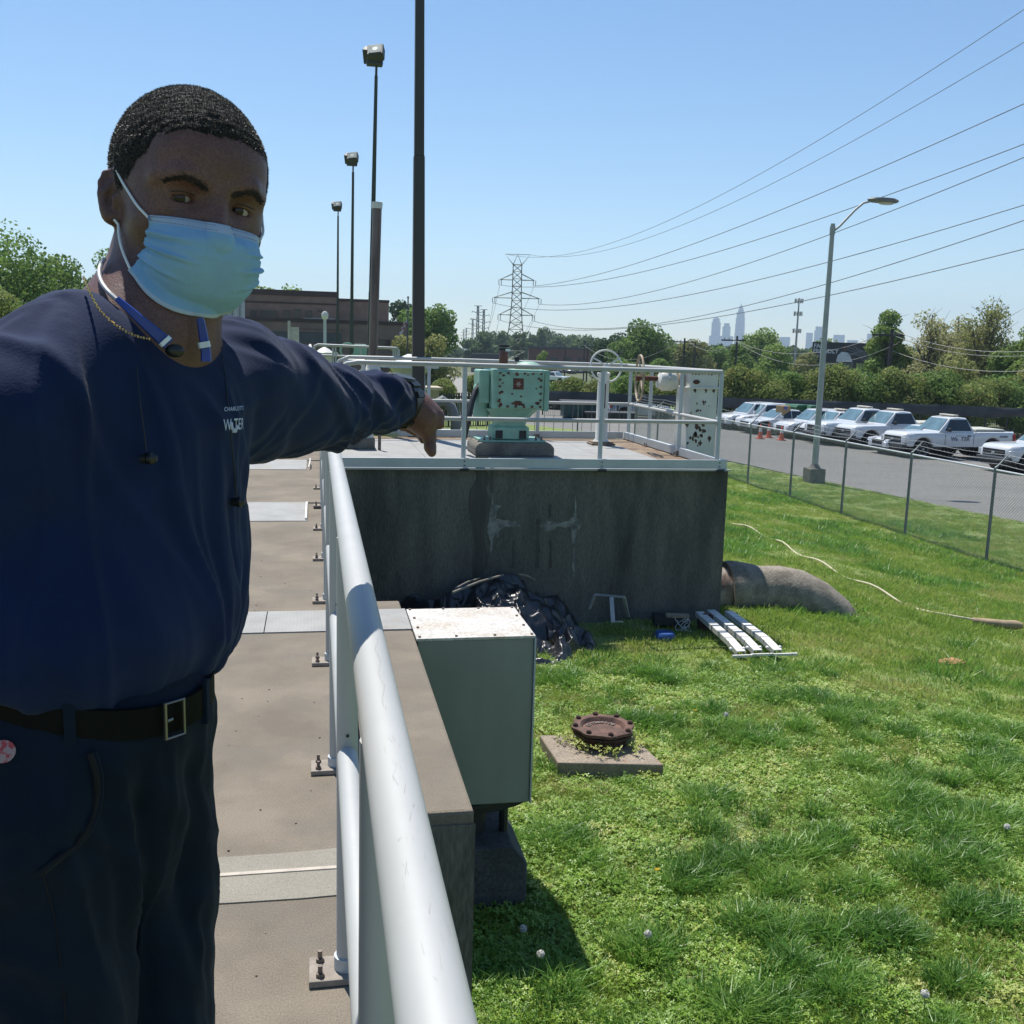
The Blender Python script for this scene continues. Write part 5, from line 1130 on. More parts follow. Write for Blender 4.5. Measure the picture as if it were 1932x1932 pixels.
# ============================================================ PYLONS AND WIRES
steel = mat('pylon_steel', (.13, .15, .12), .6, .3, scale=.5, var=.2)
def pylon_at(px, dist, ytop, label, hue=steel, s=1., rz=0.0, lattice=True):
    p = dep(px, ytop, dist); zb = -4.2; H = float(p[2])-zb; g = empty('transmission_tower', (float(p[0]), float(p[1]), zb), rz, label, 'transmission tower', 'power line towers')
    r = .10*s*H/28
    if lattice:
        hw = lambda h: float(np.interp(h, [0, .18, .40, .60, .86, 1], [.125, .098, .055, .040, .036, .036]))*H
        lv = [0, .11, .20, .30, .38, .44, .50, .56, .62, .68, .74, .80, .86, .915]
        b = MB()
        for sx in (-1, 1):
            for sy in (-1, 1): b.tube([(sx*hw(h), sy*hw(h)*.8, h*H) for h in lv], r*1.1, 4, cap=False)
        b.build('leg_frame', hue, g)
        b = MB()
        for a, c in zip(lv[:-1], lv[1:]):
            for sy in (-1, 1):
                b.tube([(-hw(a), sy*hw(a)*.8, a*H), (hw(c), sy*hw(c)*.8, c*H)], r*.55, 3, cap=False); b.tube([(hw(a), sy*hw(a)*.8, a*H), (-hw(c), sy*hw(c)*.8, c*H)], r*.55, 3, cap=False)
                b.tube([(sy*hw(a), -hw(a)*.8, a*H), (sy*hw(c), hw(c)*.8, c*H)], r*.55, 3, cap=False)
            if a > .05: 
                for sy in (-1, 1): b.tube([(-hw(a), sy*hw(a)*.8, a*H), (hw(a), sy*hw(a)*.8, a*H)], r*.5, 3, cap=False)
        b.build('cross_brace', hue, g)
        arms = []
        for (h, w) in ((.79, .145), (.64, .195), (.50, .145)):
            for sx in (-1, 1):
                b = MB(); t = (sx*w*H, 0, h*H)
                for sy in (-1, 1): b.tube([(sx*hw(h), sy*hw(h)*.8, h*H), t], r*.8, 4, cap=False); b.tube([(sx*hw(h), sy*hw(h)*.8, (h+.05)*H), t], r*.8, 4, cap=False)
                b.build('cross_arm', hue, g)
                for dx in (-.008, .012):
                    b = MB(); b.tube([(t[0]+dx*H, 0, t[2]), (t[0]+dx*H, 0, t[2]-.045*H)], r*.9, 5); b.build('insulator', mat('insulator_grey', (.25, .27, .27), .5), g)
                arms.append((sx, h, w))
        b = MB(); tw = .105*H; q = hw(.915)
        for sy in (-1, 1):
            b.tube([(-q, sy*q*.6, .915*H), (-tw, 0, H), (tw, 0, H), (q, sy*q*.6, .915*H)], r*.8, 4, cap=False); b.tube([(-q, sy*q*.6, .915*H), (0, 0, H), (q, sy*q*.6, .915*H)], r*.8, 4, cap=False); b.tube([(-q, sy*q*.6, .915*H), (q, sy*q*.6, .915*H)], r*.7, 4, cap=False)
        b.build('peak_frame', hue, g)
    else:
        b = MB(); w = .018*H
        for sx in (-1, 1): b.tube([(sx*w*1.4, 0, 0), (sx*w*.7, 0, H)], r*1.8, 4, cap=False)
        for k in range(16): s_ = 1 if k % 2 else -1; b.tube([(s_*w*(1.4-.7*k/16), 0, H*k/16), (-s_*w*(1.4-.7*(k+1)/16), 0, H*(k+1)/16)], r, 3, cap=False)
        b.build('mast', hue, g)
        for h, a in ((1, .07), (.90, .11), (.77, .13), (.65, .10)):
            b = MB(); b.tube([(-a*H, 0, h*H-(.03*H if h < 1 else 0)), (-a*H, 0, h*H), (0, 0, (h-.03 if h < 1 else h)*H), (a*H, 0, h*H), (a*H, 0, h*H-(.03*H if h < 1 else 0))], r*1.2, 4, cap=False); b.build('cross_arm', hue, g)
    return g, H
pg, PH = pylon_at(977, 225, 480, 'nearest and largest lattice transmission tower above the green gear unit', rz=-R_(YAW))
pale = mat('pale_pylon_steel', (.16, .19, .17), .7, .2)
for px, d_, yt, lab in ((902, 460, 577, 'taller of the two slim transmission towers nearest behind the big one'), (913, 480, 584, 'slim transmission tower just right of the taller slim one'), (892, 640, 603, 'slim transmission tower half hidden left of the taller slim one'), (880, 900, 619, 'small distant transmission tower left of the slim ones'), (875, 1000, 622, 'smallest far transmission tower at the left of the line')):
    pylon_at(px, d_, yt, lab, pale, 1.6, -R_(YAW), False)
def wires():
    wm = mat('conductor_wire', (.10, .11, .115), .6, .3)
    base = np.array(pg.location); ca, sa = math.cos(-R_(YAW)), math.sin(-R_(YAW))
    def P(x, z): return base+np.array([x*ca, x*sa, z])
    H = PH
    def proj(p): v = np.asarray(p)-CP; z = v@CF; return 966+FPX*(v@CR)/z, 966-FPX*(v@CU)/z
    # (start arm, frame-edge height y at x=1932, sag-control pixel)
    T = [(-.10, 1.0, 18, (1500, 290), .035, 'upper of the two thin shield wires from the top of the big tower'),
         (.10, 1.0, 80, (1500, 324), .035, 'lower of the two thin shield wires from the top of the big tower'),
         (.145, .745, 196, (1470, 398), .05, 'highest heavy conductor below the two thin wires'),
         (-.145, .745, 272, (1400, 462), .05, 'second heavy conductor from the top, crossing toward the right edge'),
         (.195, .595, 297, (1400, 500), .05, 'third heavy conductor from the top, just above the street lamp'),
         (-.195, .595, 387, (1400, 535), .05, 'fourth heavy conductor, passing behind the street lamp pole'),
         (.145, .455, 416, (1400, 578), .05, 'fifth heavy conductor, second lowest on the right'),
         (-.145, .455, 470, (1400, 590), .05, 'lowest heavy conductor, just above the distant skyline')]
    # the next tower stands to the right out of view; all wires run parallel toward it
    for k, (ax, h, ye, mid, r, lab) in enumerate(T):
        A = P(ax*H, h*H); E = dep(1932, ye, 62.0+abs(ax)*20)
        # sag: parabola in the vertical plane, extended past the frame edge
        d = E-A; best = None
        for sag in np.linspace(0, 16, 65):
            pts = [A+d*t-np.array([0, 0, 4*sag*t*(1.25-t)/1.5625]) for t in np.linspace(0, 1.0, 60)]
            # end error compensated by raising the end
            corr = 4*sag*1*(.25)/1.5625
            pts = [p+np.array([0, 0, corr*t]) for p, t in zip(pts, np.linspace(0, 1, 60))]
            q = [proj(p) for p in pts]; y = np.interp(mid[0], [a for a, _ in q], [c for _, c in q]); e = abs(y-mid[1])
            if best is None or e < best[0]: best = (e, sag, corr)
        _, sag, corr = best
        pts = [A+d*t-np.array([0, 0, 4*sag*t*(1.25-t)/1.5625])+np.array([0, 0, corr*t]) for t in np.linspace(0, 1.25, 60)]
        dd = [np.linalg.norm(p-CP) for p in pts]
        b = MB(); b.tube([tuple(p) for p in pts], [r*(.45+.55*min(1, q/230)) for q in dd], 5, cap=False); tag(b.build('power_line', wm, None, True), lab, 'power line', 'power lines running from the big tower to the right')
    # lines beyond the big tower toward the slim ones
    for k, (ax, h) in enumerate(((-.145, .745), (.145, .745), (-.195, .595), (.195, .595), (-.145, .455), (.145, .455))):
        A = P(ax*H, h*H); E = dep(905+ax*60, 600+(.745-h)*160, 460); pts = [A+(E-A)*t-np.array([0, 0, 4*11*t*(1-t)]) for t in np.linspace(0, 1, 20)]
        b = MB(); b.tube([tuple(p) for p in pts], .035, 4, cap=False); tag(b.build('power_line', wm, None, True), 'thin wire from the '+['upper left', 'upper right', 'middle left', 'middle right', 'lower left', 'lower right'][k]+' arm of the big tower to the slim towers', 'power line', 'wires running from the big tower into the distance')
wires()

# ============================================================ UTILITY POLES, CELL TOWER, BILLBOARD
wood = mat('utility_pole_wood', (.05, .045, .042), .9)
def upole(px, ytop, dist, label, arm=0., r=.14, transformer=False):
    p = dep(px, ytop, dist); g = empty('utility_pole', (float(p[0]), float(p[1]), -4.2), -R_(YAW), label, 'utility pole', 'wooden utility poles in the distance')
    H = float(p[2])+4.2; b = MB(); b.tube([(0, 0, 0), (0, 0, H)], [r, r*.75], 7); b.build('shaft', wood, g)
    if arm:
        b = MB(); b.box((arm*.3 if arm < 0 else 0, -.12, H-.45), (abs(arm)*1.6+.4, .12, .14)); b.build('cross_arm', wood, g)
        for q in (-.7, -.35, .35, .7): b = MB(); b.cyl((q*abs(arm)+(arm*.3 if arm < 0 else 0), -.12, H-.38), (q*abs(arm)+(arm*.3 if arm < 0 else 0), -.12, H-.2), .05, n=6); b.build('insulator', MATS['insulator_grey'], g)
    if transformer: b = MB(); b.cyl((.25, -.3, H-2.4), (.25, -.3, H-1.3), .28, n=10); b.build('transformer', MATS['insulator_grey'], g)
    return g, np.array([p[0], p[1], float(p[2])-.3])
ups = [upole(1067, 652, 200, 'thin utility pole right of the small bright tree', 1.0), upole(1103, 655, 190, 'utility pole just left of the dark tree', 1.0), upole(1109, 648, 150, 'nearer utility pole with cross arm left of the dark tree', 1.2),
       upole(1168, 660, 130, 'utility pole with pale transformer in front of the largest tree', .6, transformer=True), upole(1292, 638, 120, 'utility pole with double cross arm right of the largest tree', 1.3), upole(1312, 646, 150, 'smaller utility pole close beside the double-armed one', .9), upole(1391, 634, 105, 'leaning utility pole below the skyline towers', -1.3), upole(1684, 622, 82, 'thick dark utility pole near the budding trees', -1.3, .2)]
wm2 = mat('service_wire', (.22, .22, .21), .6)
def span(a, c, sag, off, lab):
    pts = [a+(c-a)*t-np.array([0, 0, 4*sag*t*(1-t)])+np.array([off*.98, -off*.19, 0]) for t in np.linspace(0, 1, 16)]
    b = MB(); b.tube([tuple(p) for p in pts], .022, 4, cap=False); tag(b.build('service_wire', wm2, None, True), lab, 'wire', 'wires strung between the utility poles')
span(ups[2][1], ups[4][1], 2.2, -.5, 'sagging wire left of the double-armed utility pole'); span(ups[4][1], ups[6][1], 1.2, .4, 'wire between the double-armed pole and the leaning pole')
span(ups[6][1], ups[7][1], 1.6, -.6, 'upper wire from the leaning pole to the thick dark pole'); span(ups[6][1]-np.array([0, 0, .6]), ups[7][1]-np.array([0, 0, .8]), 1.9, .5, 'lower wire from the leaning pole to the thick dark pole')
for k, (ya, yb) in enumerate(((623, 658), (632, 666), (662, 694))): span(dep(1684, ya, 82), dep(1990, yb, 70), .8, .0, ['topmost', 'middle', 'lowest'][k]+' wire running right from the thick dark pole')

p = dep(1508, 562, 300); g = empty('cell_tower', (float(p[0]), float(p[1]), -4.2), 0, 'slim cell tower mast with three antenna clusters on the horizon', 'cell tower'); H = float(p[2])+4.2
cm_ = mat('cell_tower_grey', (.26, .27, .26), .6); b = MB(); b.tube([(0, 0, 0), (0, 0, H)], [.42, .2], 8); b.build('mast', cm_, g)
for h in (H-.9, H-4.6, H-9.6):
    b = MB()
    for a in np.linspace(0, 6.28, 10)[:-1]: b.box((1.15*math.cos(a), 1.15*math.sin(a), h), (.2, .2, 1.25))
    b.tube([(1.1*math.cos(a), 1.1*math.sin(a), h) for a in np.linspace(0, 6.28, 10)[:-1]], .08, 4, closed=True); b.tube([(-1.3, 0, h), (1.3, 0, h)], .08, 4); b.build('antenna_cluster', cm_, g)
def billboard():
    d_ = 150; a = dep(1534, 646, d_); c = dep(1638, 648, d_); lo = dep(1534, 682, d_); w = float(np.linalg.norm(c-a)); h = float(a[2]-lo[2])
    g = empty('billboard', (float(a[0]), float(a[1]), -4.2), -R_(YAW)-R_(1), 'dark billboard reading FAN FRIENDLY FAN behind the hedge', 'billboard')
    z1 = float(a[2])+4.2; z0 = z1-h
    b = MB(); b.bbox((0, 0, z0), (w, .3, z1)); b.build('panel', mat('billboard_dark', (.012, .013, .022), .6, scale=.3, var=.3), g)
    b = MB(); b.bbox((-.08, -.06, z0-.1), (w+.08, -.001, z0-.001)); b.bbox((-.08, -.06, z1+.001), (w+.08, -.001, z1+.1)); b.build('frame', black_pl, g)
    for x in (w*.2, w*.8): b = MB(); b.cyl((x, .5, -.1), (x, .5, z0+.3), .25, n=8); b.build('support', wood, g)
    wt = mat('billboard_white', (.55, .56, .6), .6)
    M = lambda x, z: Matrix.Translation((x, -.02, z)) @ Matrix.Rotation(R_(90), 4, 'X')
    for i, t in enumerate(('FAN', 'FRIENDLY', 'FAN')): o = text_mesh('billboard_lettering', t, h*.30, wt, g, M(w*(.115 if t == 'FAN' else .24), z1-h*(.18+.27*i)), .01, 1.0, .02)
    grey = mat('billboard_grey', (.22, .22, .24), .6); sk_ = mat('billboard_skin', (.10, .05, .035), .7)
    b = MB(); b.prism([(w*.44, z0+.05), (w*.46, z0+h*.35), (w*.53, z0+h*.55), (w*.62, z0+h*.52), (w*.68, z0+h*.40), (w*.74, z0+.05)], -.02, -.001, 'y'); b.build('printed_figure', wt, g)
    b = MB(); b.prism([(w*.585+w*.028*math.cos(t), z0+h*.72+h*.17*math.sin(t)) for t in np.linspace(0, 6.28, 12)[:-1]], -.02, -.001, 'y'); b.build('printed_head', sk_, g)
    b = MB()
    for k in range(5):
        pts = [(w*(.62+.37*t), -.012, z0+h*(.82-.10*k-.35*t+.5*t*(1-t)+.06*math.sin(8*t+k))) for t in np.linspace(0, 1, 12)]; b.tube(pts, h*.018, 4)
    b.build('printed_swirl', grey, g)
billboard()

# ============================================================ SKYLINE
def skyline():
    bm_ = mat('tower_glass', (.13, .17, .23), .5, scale=.02, var=.15); bt = mat('tower_stone', (.17, .19, .22), .6, scale=.02, var=.1); wn_ = mat('tower_window_band', (.12, .15, .19), .4)
    D = 4200.
    def tower(x0, x1, ytop, label, setbacks=(), crown=None, m=bm_, d=D):
        a = dep(x0, 652, d); c = dep(x1, 652, d); w = float(np.linalg.norm(c-a)); ztop = float(dep((x0+x1)/2, ytop, d)[2]); cx, cy = float((a[0]+c[0])/2), float((a[1]+c[1])/2)
        g = empty('skyscraper', (cx, cy, -10.), -R_(YAW)-R_(20), label, 'skyscraper', 'hazy towers of the distant city')
        H = ztop+10; lv = [(0, 1.0)]+list(setbacks)+[(1, None)]
        for (h0, k), (h1, _) in zip(lv[:-1], lv[1:]):
            b = MB(); s = w*.82*k; b.bbox((-s/2, -s/2, H*h0), (s/2, s/2, H*h1)); b.build('tower_block', m, g)
            b = MB(); nfl = max(2, int(H*(h1-h0)/14))
            for i in range(nfl): z = H*h0+(H*(h1-h0))*(i+.5)/nfl; b.bbox((-s/2-.08, -s/2-.08, z), (s/2+.08, s/2+.08, z+5))
            b.build('window_band', wn_, g)
        if crown == 'dome': b = MB(); s = w*.28; b.lathe([(s, H), (s*.95, H+s*.4), (s*.6, H+s*.8), (.5, H+s)], (0, 0, 0), 16); b.build('dome', m, g, True)
        return g
    tower(1340, 1358, 603, 'flat hazy tower with small dome, leftmost of the skyline', (( .93, .8),), 'dome')
    tower(1336, 1384, 634, 'low wide block at the foot of the leftmost towers')
    tower(1361, 1377, 611, 'narrow hazy tower between the domed one and the pointed one', ((.92, .7),))
    tower(1384, 1404, 590, 'tall pointed skyscraper with stepped crown', ((.55, .96), (.75, .9), (.88, .8)), m=bt)
    a = dep(1394.5, 590, D); ztop = float(dep(1395, 574, D)[2]); g = None
    gg = [o for o in bpy.data.objects if o.get('label') == 'tall pointed skyscraper with stepped crown'][0]
    hz = float(a[2])+10; w = 20/FPX*D*.82*.8
    b = MB()
    for k, (s, z0, z1) in enumerate(((.74, 0, .25), (.6, .25, .5), (.42, .5, .72), (.2, .72, .9), (.06, .9, 1.1))): b.bbox((-w*s/2, -w*s/2, hz+(ztop+10-hz)*z0+.1), (w*s/2, w*s/2, hz+(ztop+10-hz)*z1))
    b.build('spire', bt, gg)
    tower(1470, 1491, 636, 'small flat block left of the cell tower')
    tower(1519, 1533, 628, 'low block left of the slanted bright-topped tower')
    t = tower(1534, 1552, 617, 'tower with bright sunlit top behind the lamp pole', ((.9, .8),)); 
    tower(1570, 1594, 632, 'flat block above the billboard'); tower(1596, 1620, 642, 'lowest faint block right of the flat one above the billboard')
    tower(1633, 1660, 630, 'broad block at the foot of the tall rightmost tower'); tower(1652, 1668, 592, 'tall rightmost tower partly hidden by a light green tree', ((.85, .85),))
skyline()

# ============================================================ BUILDING AND PLANT ON THE LEFT
def building():
    brick = mat('brown_brick', (.20, .145, .115), .9, scale=1.2, var=.12, col3=(.155, .11, .088), scale3=.2, ramp3=(.5, .65)); dkb = mat('dark_band', (.05, .035, .03), .8); win = mat('dark_window', (.02, .022, .026), .2); gd = mat('grey_door', (.05, .065, .07), .6, scale=.6, var=.2)
    Y = 95.; g = empty('brown_building', (0, Y, -4.0), 0, 'long two-storey brown brick building with dark roof edge behind the light poles', 'building')
    def q(px, py): p = ony(px, py, Y); return p[0], p[2]
    x0 = q(420, 600)[0]; x1 = q(690, 600)[0]; x2 = q(740, 600)[0]; x3 = q(770, 620)[0]
    zt1 = q(560, 547)[1]; zt2 = q(720, 565)[1]; zt3 = q(755, 602)[1]; zl = q(600, 605)[1]; xs = q(637, 600)[0]
    b = MB(); b.bbox((x0, Y+4, zl), (xs, Y+22, zt1)); b.bbox((xs+.01, Y+4.5, zl), (x2, Y+22, zt2)); b.build('upper_wall', brick, g, False, True)
    b = MB(); b.bbox((x0, Y, -4), (x3, Y+22, zl-.01)); b.bbox((x0, Y+.3, zl-.009), (x3, Y+3.9, zl+.05)); b.build('lower_wall', brick, g, False, True)
    b = MB(); b.bbox((x0, Y+3.9, zt1-.35), (xs, Y+22.1, zt1+.15)); b.bbox((xs+.02, Y+4.4, zt2-.1), (x2+.05, Y+22.1, zt2+.15)); b.bbox((x0, Y-.1, zl-.2), (x3+.05, Y+.29, zl+.12)); b.build('roof_edge', dkb, g, False, True)
    b = MB(); b.bbox((x0, Y+3.93, zt1-1.1), (xs, Y+3.99, zt1-.95)); b.build('brick_course', dkb, g, False, True)
    def w(xa, xb, ya, yb, n='window', m=win, dy=3.9): 
        a, c = q(xa, ya), q(xb, yb); b = MB(); b.bbox((a[0], Y+dy-.06, c[1]), (c[0], Y+dy+.08, a[1])); return b.build(n, m, g, False, True)
    for xa, xb in ((553, 567), (540-8, 545), (467, 480), (486, 520)): w(xa, xb, 580 if xb > 550 else 582, 599)
    w(576, 588, 583, 598); w(598, 612, 582, 586, 'louvre'); w(573, 633, 597, 601, 'pale_band', mat('pale_band', (.33, .33, .32), .8))
    w(460, 645, 623, 650, 'roller_door', gd, 0.); w(712, 736, 640, 652, 'window', win, 0.); w(545, 648, 620.5, 622.5, 'canopy', dkb, -.3)
    b = MB(); pa = q(722, 552); b.cyl((pa[0], Y+8, zt2), (pa[0], Y+8, pa[1]), .12, n=6); b.ball((pa[0], Y+8, pa[1]), .2, 8, 6); b.build('roof_vent', MATS['insulator_grey'], g, False, True)
    # white clad wing
    g2 = empty('white_wing', (0, 80, -4.0), 0, 'pale clad box building with rounded corner pipe just right of the face mask', 'building'); a = ony(380, 542, 80); c = ony(461, 640, 80)
    pw = mat('pale_cladding', (.45, .46, .44), .7, scale=.5, var=.06)
    b = MB(); b.bbox((a[0], 80, -4), (c[0]-.9, 88, a[2])); b.build('wall', pw, g2, False, True)
    b = MB(); b.cyl((c[0]-.65, 80.2, -4), (c[0]-.65, 80.2, a[2]-.2), .25, n=10); b.cyl((c[0]-.15, 80.3, -4), (c[0]-.15, 80.3, a[2]-.3), .2, n=10); b.build('downpipe', alu_dull, g2, False, True)
    # flag and pole
    p = dep(770, 562, 88); g3 = empty('flagpole', (float(p[0]), float(p[1]), -4.), 0, 'dark flagpole with limp flag beside the brown building', 'flagpole'); b = MB(); b.tube([(0, 0, 0), (0, 0, float(p[2])+4)], [.09, .06], 8); b.ball((0, 0, float(p[2])+4.05), .1, 8, 6); b.build('pole', mat('flagpole_dark', (.08, .08, .08), .5), g3)
    fz = float(dep(770, 590, 88)[2])+4
    for k in range(5): b = MB(); b.prism([(-.05-.09*k*.9, fz-.55-.2*k), (-.05-.09*k*.9-.35, fz-.9-.2*k), (-.05-.09*k*.9-.35, fz-1.2-.2*k), (-.05-.09*k*.9, fz-.85-.2*k)], -.03-.02*k, .03-.02*k, 'y'); b.build('flag_stripe', mat('flag_red', (.25, .05, .05), .8) if k % 2 else mat('flag_white', (.4, .4, .4), .8), g3)
building()
def plant():
    al = alu; y = 24.; g = empty('far_railing', (0, y, 0), 0, 'farther pale railing behind the outstretched arm', 'railing')
    P = lambda px, py, Y: tuple(ony(px, py, Y))
    b = MB(); b.tube([P(592, 700, 24), P(592, 660, 24), P(594, 653, 24), P(600, 650.5, 24), P(748, 657, 24), P(752, 662, 24), P(752, 672, 24)], .03, 8); b.build('top_rail', al, g, True, True)
    b = MB(); b.tube([P(593, 670, 24), P(700, 674, 24)], .025, 8); b.build('mid_rail', al, g, True, True)
    for px in (628, 633, 680, 742, 746, 750):
        b = MB(); b.tube([P(px, 655, 24), P(px+1, 690, 24)], .022, 6); b.build('post', al, g, True, True)
    vm = MATS['white_chipped_paint']
    # taller tapered post at the deck end
    b = MB(); b.tube([P(586, 690, 20), P(584, 652, 20)], [.10, .04], 8); b.tube([P(585, 652, 20), P(590, 690, 19)], .035, 6); tag(b.build('gate_stanchion', al, None, True), 'slanted pale stanchion tip rising above the sleeve', 'stanchion')
    def ped(px, yt, yb, w, Y, lab, m=vm, cap=True):
        a, c = ony(px, yt, Y), ony(px, yb, Y); g = empty('valve_column', (float(c[0]), Y, float(c[2])), 0, lab, 'valve stand', 'pale valve columns near the far railing'); H = float(a[2]-c[2])
        b = MB(); b.lathe([(w, 0), (w*.85, H*.1), (w*.8, H*.6), (w*1.1, H*.75), (w*.4, H*.95), (w*.1, H)], (0, 0, 0), 12); b.build('column', m, g, True)
        b = MB(); b.cyl((0, 0, H*.72), (0, 0, H*.78), w*1.5, n=12); b.build('flange', m, g)
    ped(612, 655, 700, .22, 25, 'pale pointed valve column left of the green handwheel')
    ped(772, 668, 760, .40, 21, 'thick pale flanged column left of the thick brown pole', alu_dull)
    gm = MATS['mint_paint']; c = Vector(P(672, 661, 25)); gg = empty('green_handwheel', tuple(c), 0, 'small green handwheel valve behind the far railing', 'valve')
    b = MB(); b.tube([(.17*math.cos(a)-.2, 0, .17*math.sin(a)) for a in np.linspace(0, 6.28, 18)[:-1]], .025, 6, closed=True); b.build('wheel_rim', gm, gg); b = MB(); b.bbox((-.05, -.1, -.3), (.25, .1, .15)); b.build('valve_body', gm, gg, bev=.03)
    # pale slotted louvre box with wire loops, left of them
    q = P(540, 662, 26); g4 = empty('louvred_hood', (q[0], 26, q[2]-.3), 0, 'white louvred hood with wire loops behind the sleeve', 'hood')
    for k in range(5): b = MB(); b.bbox((-.95+.1*k, 0, .30-.09*k), (.6-.04*k, .6, .35-.09*k)); b.build('louvre_slat', vm, g4)
    for k in range(4): b = MB(); b.tube([(-.8+.3*k+.32*math.cos(a), .3, .36+.22*math.sin(a)) for a in np.linspace(0, 3.14, 12)], .012, 5, cap=False); b.build('wire_loop', bolt_m, g4)
    a = ony(547, 617, 26); c = ony(560, 665, 26); b = MB(); b.bbox((float(a[0]), 26, float(c[2])-1), (float(c[0])+.05, 26.4, float(a[2]))); b.tube([(float(a[0])-.02, 26, float(c[2])-1), (float(a[0])-.02, 26, float(a[2])+.15)], .04, 6)
    tag(b.build('upright_board', mat('pale_tan_panel', (.42, .40, .35), .8), None, True), 'narrow pale upright panel in front of the dark roller door', 'panel')
    p = dep(613, 588, 40); g5 = empty('yard_light', (float(p[0]), float(p[1]), -2), 0, 'slender grey post light with small round cap before the brown building', 'post light'); b = MB(); b.tube([(0, 0, 0), (0, 0, float(p[2])+1.7)], .06, 8); b.build('post', alu_dull, g5); b = MB(); b.lathe([(.08, 0), (.13, .08), (.13, .22), (.05, .32)], (0, 0, float(p[2])+1.7), 12); b.build('lamp_cap', vm, g5, True)
    # grey cabinet / hood right behind the wrist
    for (xa, ya, xb, yb, Y, m, nm, lab, c_) in ((730, 704, 757, 728, 19., dark_m, 'dark_duct', 'dark rectangular duct opening in front of the brown pole foot', 'duct'), (726, 728, 770, 760, 19.2, alu_dull, 'grey_cabinet', 'grey-green metal cabinet behind the wrist', 'cabinet'), (663, 700, 700, 708, 18., vm, 'pale_beam', 'short pale beam beside the white valve bonnet', 'beam'), (600, 700, 665, 720, 30, dark_m, 'dark_machine', 'dark machinery glimpsed under the far railing', 'machine')):
        a, c = ony(xa, ya, Y), ony(xb, yb, Y); b = MB(); b.bbox((float(a[0]), Y, float(c[2])), (float(c[0]), Y+.5, float(a[2]))); o = b.build(nm, m, None, False, True, bev=.02); tag(o, lab, c_)
    # mid distance yard: tan gate box, dumpsters, dark cars, far car park
    p = onz(840, 800, -3.2)
    a, c = ony(805, 736, 50), ony(828, 765, 50); g6 = empty('tan_shed', (float(a[0]), 50, float(c[2])), 0, 'low tan block shed with pale coping behind the pointing hand', 'shed')
    b = MB(); b.bbox((float(a[0]), 50, float(c[2])-1), (float(c[0]), 52, float(a[2]))); b.build('wall', mat('tan_block', (.27, .23, .15), .9), g6, False, True); b = MB(); b.bbox((float(a[0])-.1, 49.9, float(a[2])+.001), (float(c[0])+.15, 52.1, float(a[2])+.14)); b.build('coping', mat('coping_pale', (.42, .36, .26), .8), g6, False, True)
    # black picket run behind the hand
    A = ony(828, 745, 52); B = ony(930, 745, 54); g7 = empty('short_picket_fence', (float(A[0]), 52, -3), 0, 'short black picket fence between the hand and the green gear unit', 'fence')
    n = 22
    for i in range(n+1):
        x = A[0]+(B[0]-A[0])*i/n; yy = 52+2*i/n; b = MB(); b.tube([(x, yy, -3.2), (x, yy, A[2]+.1)], .03 if i % 4 else .06, 5); b.build('picket' if i % 4 else 'post', MATS['black_fence_paint'], g7, False, True)
    for z in (A[2]-.1, -2.6): b = MB(); b.tube([(A[0], 52, z), (B[0], 54, z)], .03, 5); b.build('rail', MATS['black_fence_paint'], g7, False, True)
plant()
